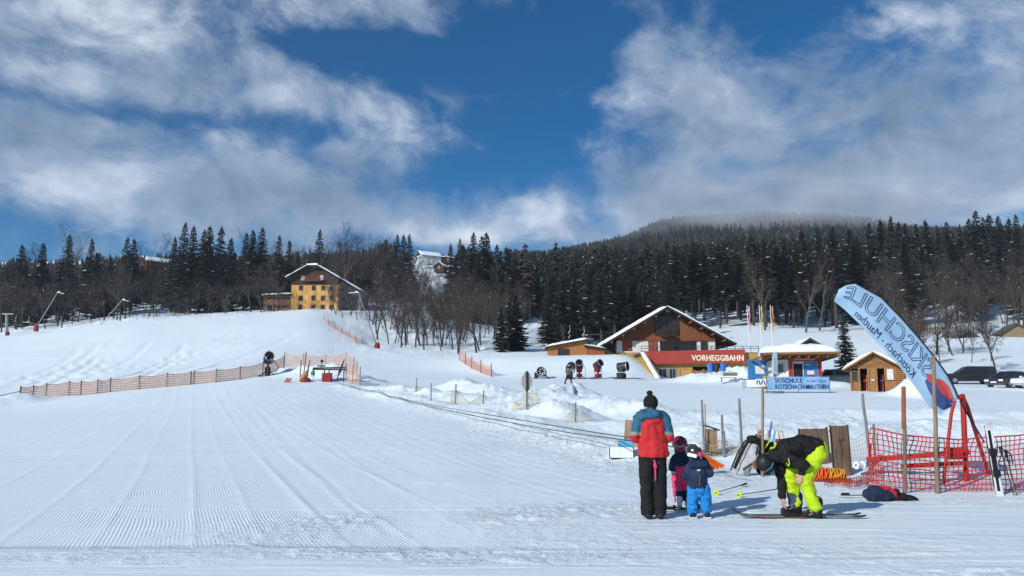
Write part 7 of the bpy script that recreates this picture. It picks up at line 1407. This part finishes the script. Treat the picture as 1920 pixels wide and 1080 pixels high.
def small_person(u, Y, label, coat, legs, h=1.72, rz=0.0, stride=.0, face_dir=(0, 1, 0), arm=.0, z=None):
    b = Gd(u, Y, 0); r = thing('person', label, 'person', b, rz); k = h/1.72; V = lambda x, y, zz: Vector((x, y, zz))*k; hc = V(0, .02, 1.58); pr = [('c', V(0, 0, .95), V(0, 0, 1.36), .13*k, .14*k), ('c', V(0, 0, 1.38), V(0, .02, 1.5), .055*k, .05*k)]+face(hc, .09*k, face_dir, (0, 0, 1)); jk = [('c', V(0, 0, 1.32), V(0, 0, .92), .19*k, .20*k, (1, 0, 0), .75), ('c', V(-.15, 0, 1.38), V(.15, 0, 1.38), .08*k, .08*k)]; tr = [('c', V(0, 0, .92), V(0, 0, .85), .15*k, .15*k)]
    for s in (-1, 1):
        st = stride*s; sh, el, wr = V(.18*s, 0, 1.36), V(.23*s, -st*.2, 1.1), V(.2*s+(-st*.5 if stride else 0), .1, .88); pr += [('c', sh, el, .045*k, .04*k), ('c', el, wr, .04*k, .03*k)]+hand(wr, (0, .1, -1), (-s, 0, 0), (0, 1, 0), k, .4); jk += [('c', sh, el, .08*k, .07*k), ('c', el, wr.lerp(el, .15), .07*k, .05*k)]
        kn, an = V(.08*s+st*.28, .04, .48), V(.08*s+st*.62, 0, .09); pr += [('c', V(.08*s, 0, .88), kn, .08*k, .06*k), ('c', kn, an, .055*k, .04*k)]; tr += [('c', V(.08*s, 0, .88), kn, .105*k, .08*k), ('c', kn, an, .08*k, .065*k)]; blob('boot', [('c', an+V(.0, -.04, -.04), an+V(.08 if stride else .0, .1 if not stride else .02, -.045), .05*k, .045*k)], BLACK, r, .02)
    blob('body', pr, SKIN, r, .014, 0, smooth=1); eyes(hc, .09*k, face_dir, (0, 0, 1), r); blob('jacket', jk, coat, r, .022, .012, 6); blob('trousers', tr, legs, r, .022, .012, 6); blob('hat', [('b', hc+V(0, -.01, .03), (.108*k, .112*k, .105*k))], BLK, r, .018); return r
small_person(1066, 79, 'person in grey coat and dark trousers walking past the snow guns', mat('grey_green_coat', (.07, .075, .068)), BLK, 1.75, R(-15), .42, (1, .2, 0))
small_person(1653, 89, 'person in purple jacket on the terrace behind the log hut', mat('purple_coat', (.10, .07, .26)), BLK, 1.7); small_person(1667, 89.5, 'person in pink jacket at the railing behind the log hut', mat('magenta_coat', (.42, .04, .12)), BLK, 1.7); small_person(1646, 90, 'person in olive jacket left of the purple one on the terrace', mat('olive_coat', (.16, .14, .05)), BLK, 1.7)
small_person(585, 70.4, 'small child in green and white beside the tow frame', mat('green_coat', (.03, .20, .07)), mat('white_trousers', (.6, .6, .6)), 1.1)
# ------------------------------------------------------------------ haze and the low cloud on the ridge
bpy.data.scenes.remove(TMP)
def volume(name, density, col, anis=.2):
    m = bpy.data.materials.new(name); m.use_nodes = True; nt = m.node_tree; nt.nodes.clear()
    o = nt.nodes.new('ShaderNodeOutputMaterial'); v = nt.nodes.new('ShaderNodeVolumePrincipled'); v.inputs['Color'].default_value = (*col, 1)
    v.inputs['Density'].default_value = density; v.inputs['Anisotropy'].default_value = anis; nt.links.new(v.outputs[0], o.inputs['Volume']); return m, v
hm, _ = volume('haze_air', .00010, (.80, .88, 1.0))
h = MB(); h.span((-2590, -2590, -3), (2590, 2590, 330)); h = h.build('haze', hm); h['label'] = 'thin blue valley haze'; kind(h, 'stuff')
def mist():
    m, v = volume('ridge_mist_air', .0, (.90, .94, 1.0), 0.0); nt = m.node_tree; N = nt.nodes.new; L = nt.links.new
    tc = N('ShaderNodeTexCoord'); ln = N('ShaderNodeVectorMath'); ln.operation = 'LENGTH'; L(tc.outputs['Object'], ln.inputs[0])
    a = N('ShaderNodeMapRange'); a.interpolation_type = 'SMOOTHSTEP'; a.inputs[1].default_value = 1.0; a.inputs[2].default_value = .25; L(ln.outputs['Value'], a.inputs[0])
    n = N('ShaderNodeTexNoise'); n.inputs['Scale'].default_value = 3.2; n.inputs['Detail'].default_value = 3; L(tc.outputs['Object'], n.inputs['Vector'])
    b = N('ShaderNodeMapRange'); b.inputs[1].default_value = .40; b.inputs[2].default_value = .62; L(n.outputs['Fac'], b.inputs[0])
    x = N('ShaderNodeMath'); x.operation = 'MULTIPLY'; L(a.outputs[0], x.inputs[0]); L(b.outputs[0], x.inputs[1]); y = N('ShaderNodeMath'); y.operation = 'MULTIPLY'; y.inputs[1].default_value = .016; L(x.outputs[0], y.inputs[0]); L(y.outputs[0], v.inputs['Density'])
    c = P(1470, 425, 770); mb = MB(); mb.ball((0, 0, 0), 1.0, 24, 14); o = mb.build('mist', m, loc=(c.x, c.y, 186)); o.scale = (230, 120, 48); o['label'] = 'low cloud drifting over the wooded ridge'; kind(o, 'stuff')
mist()
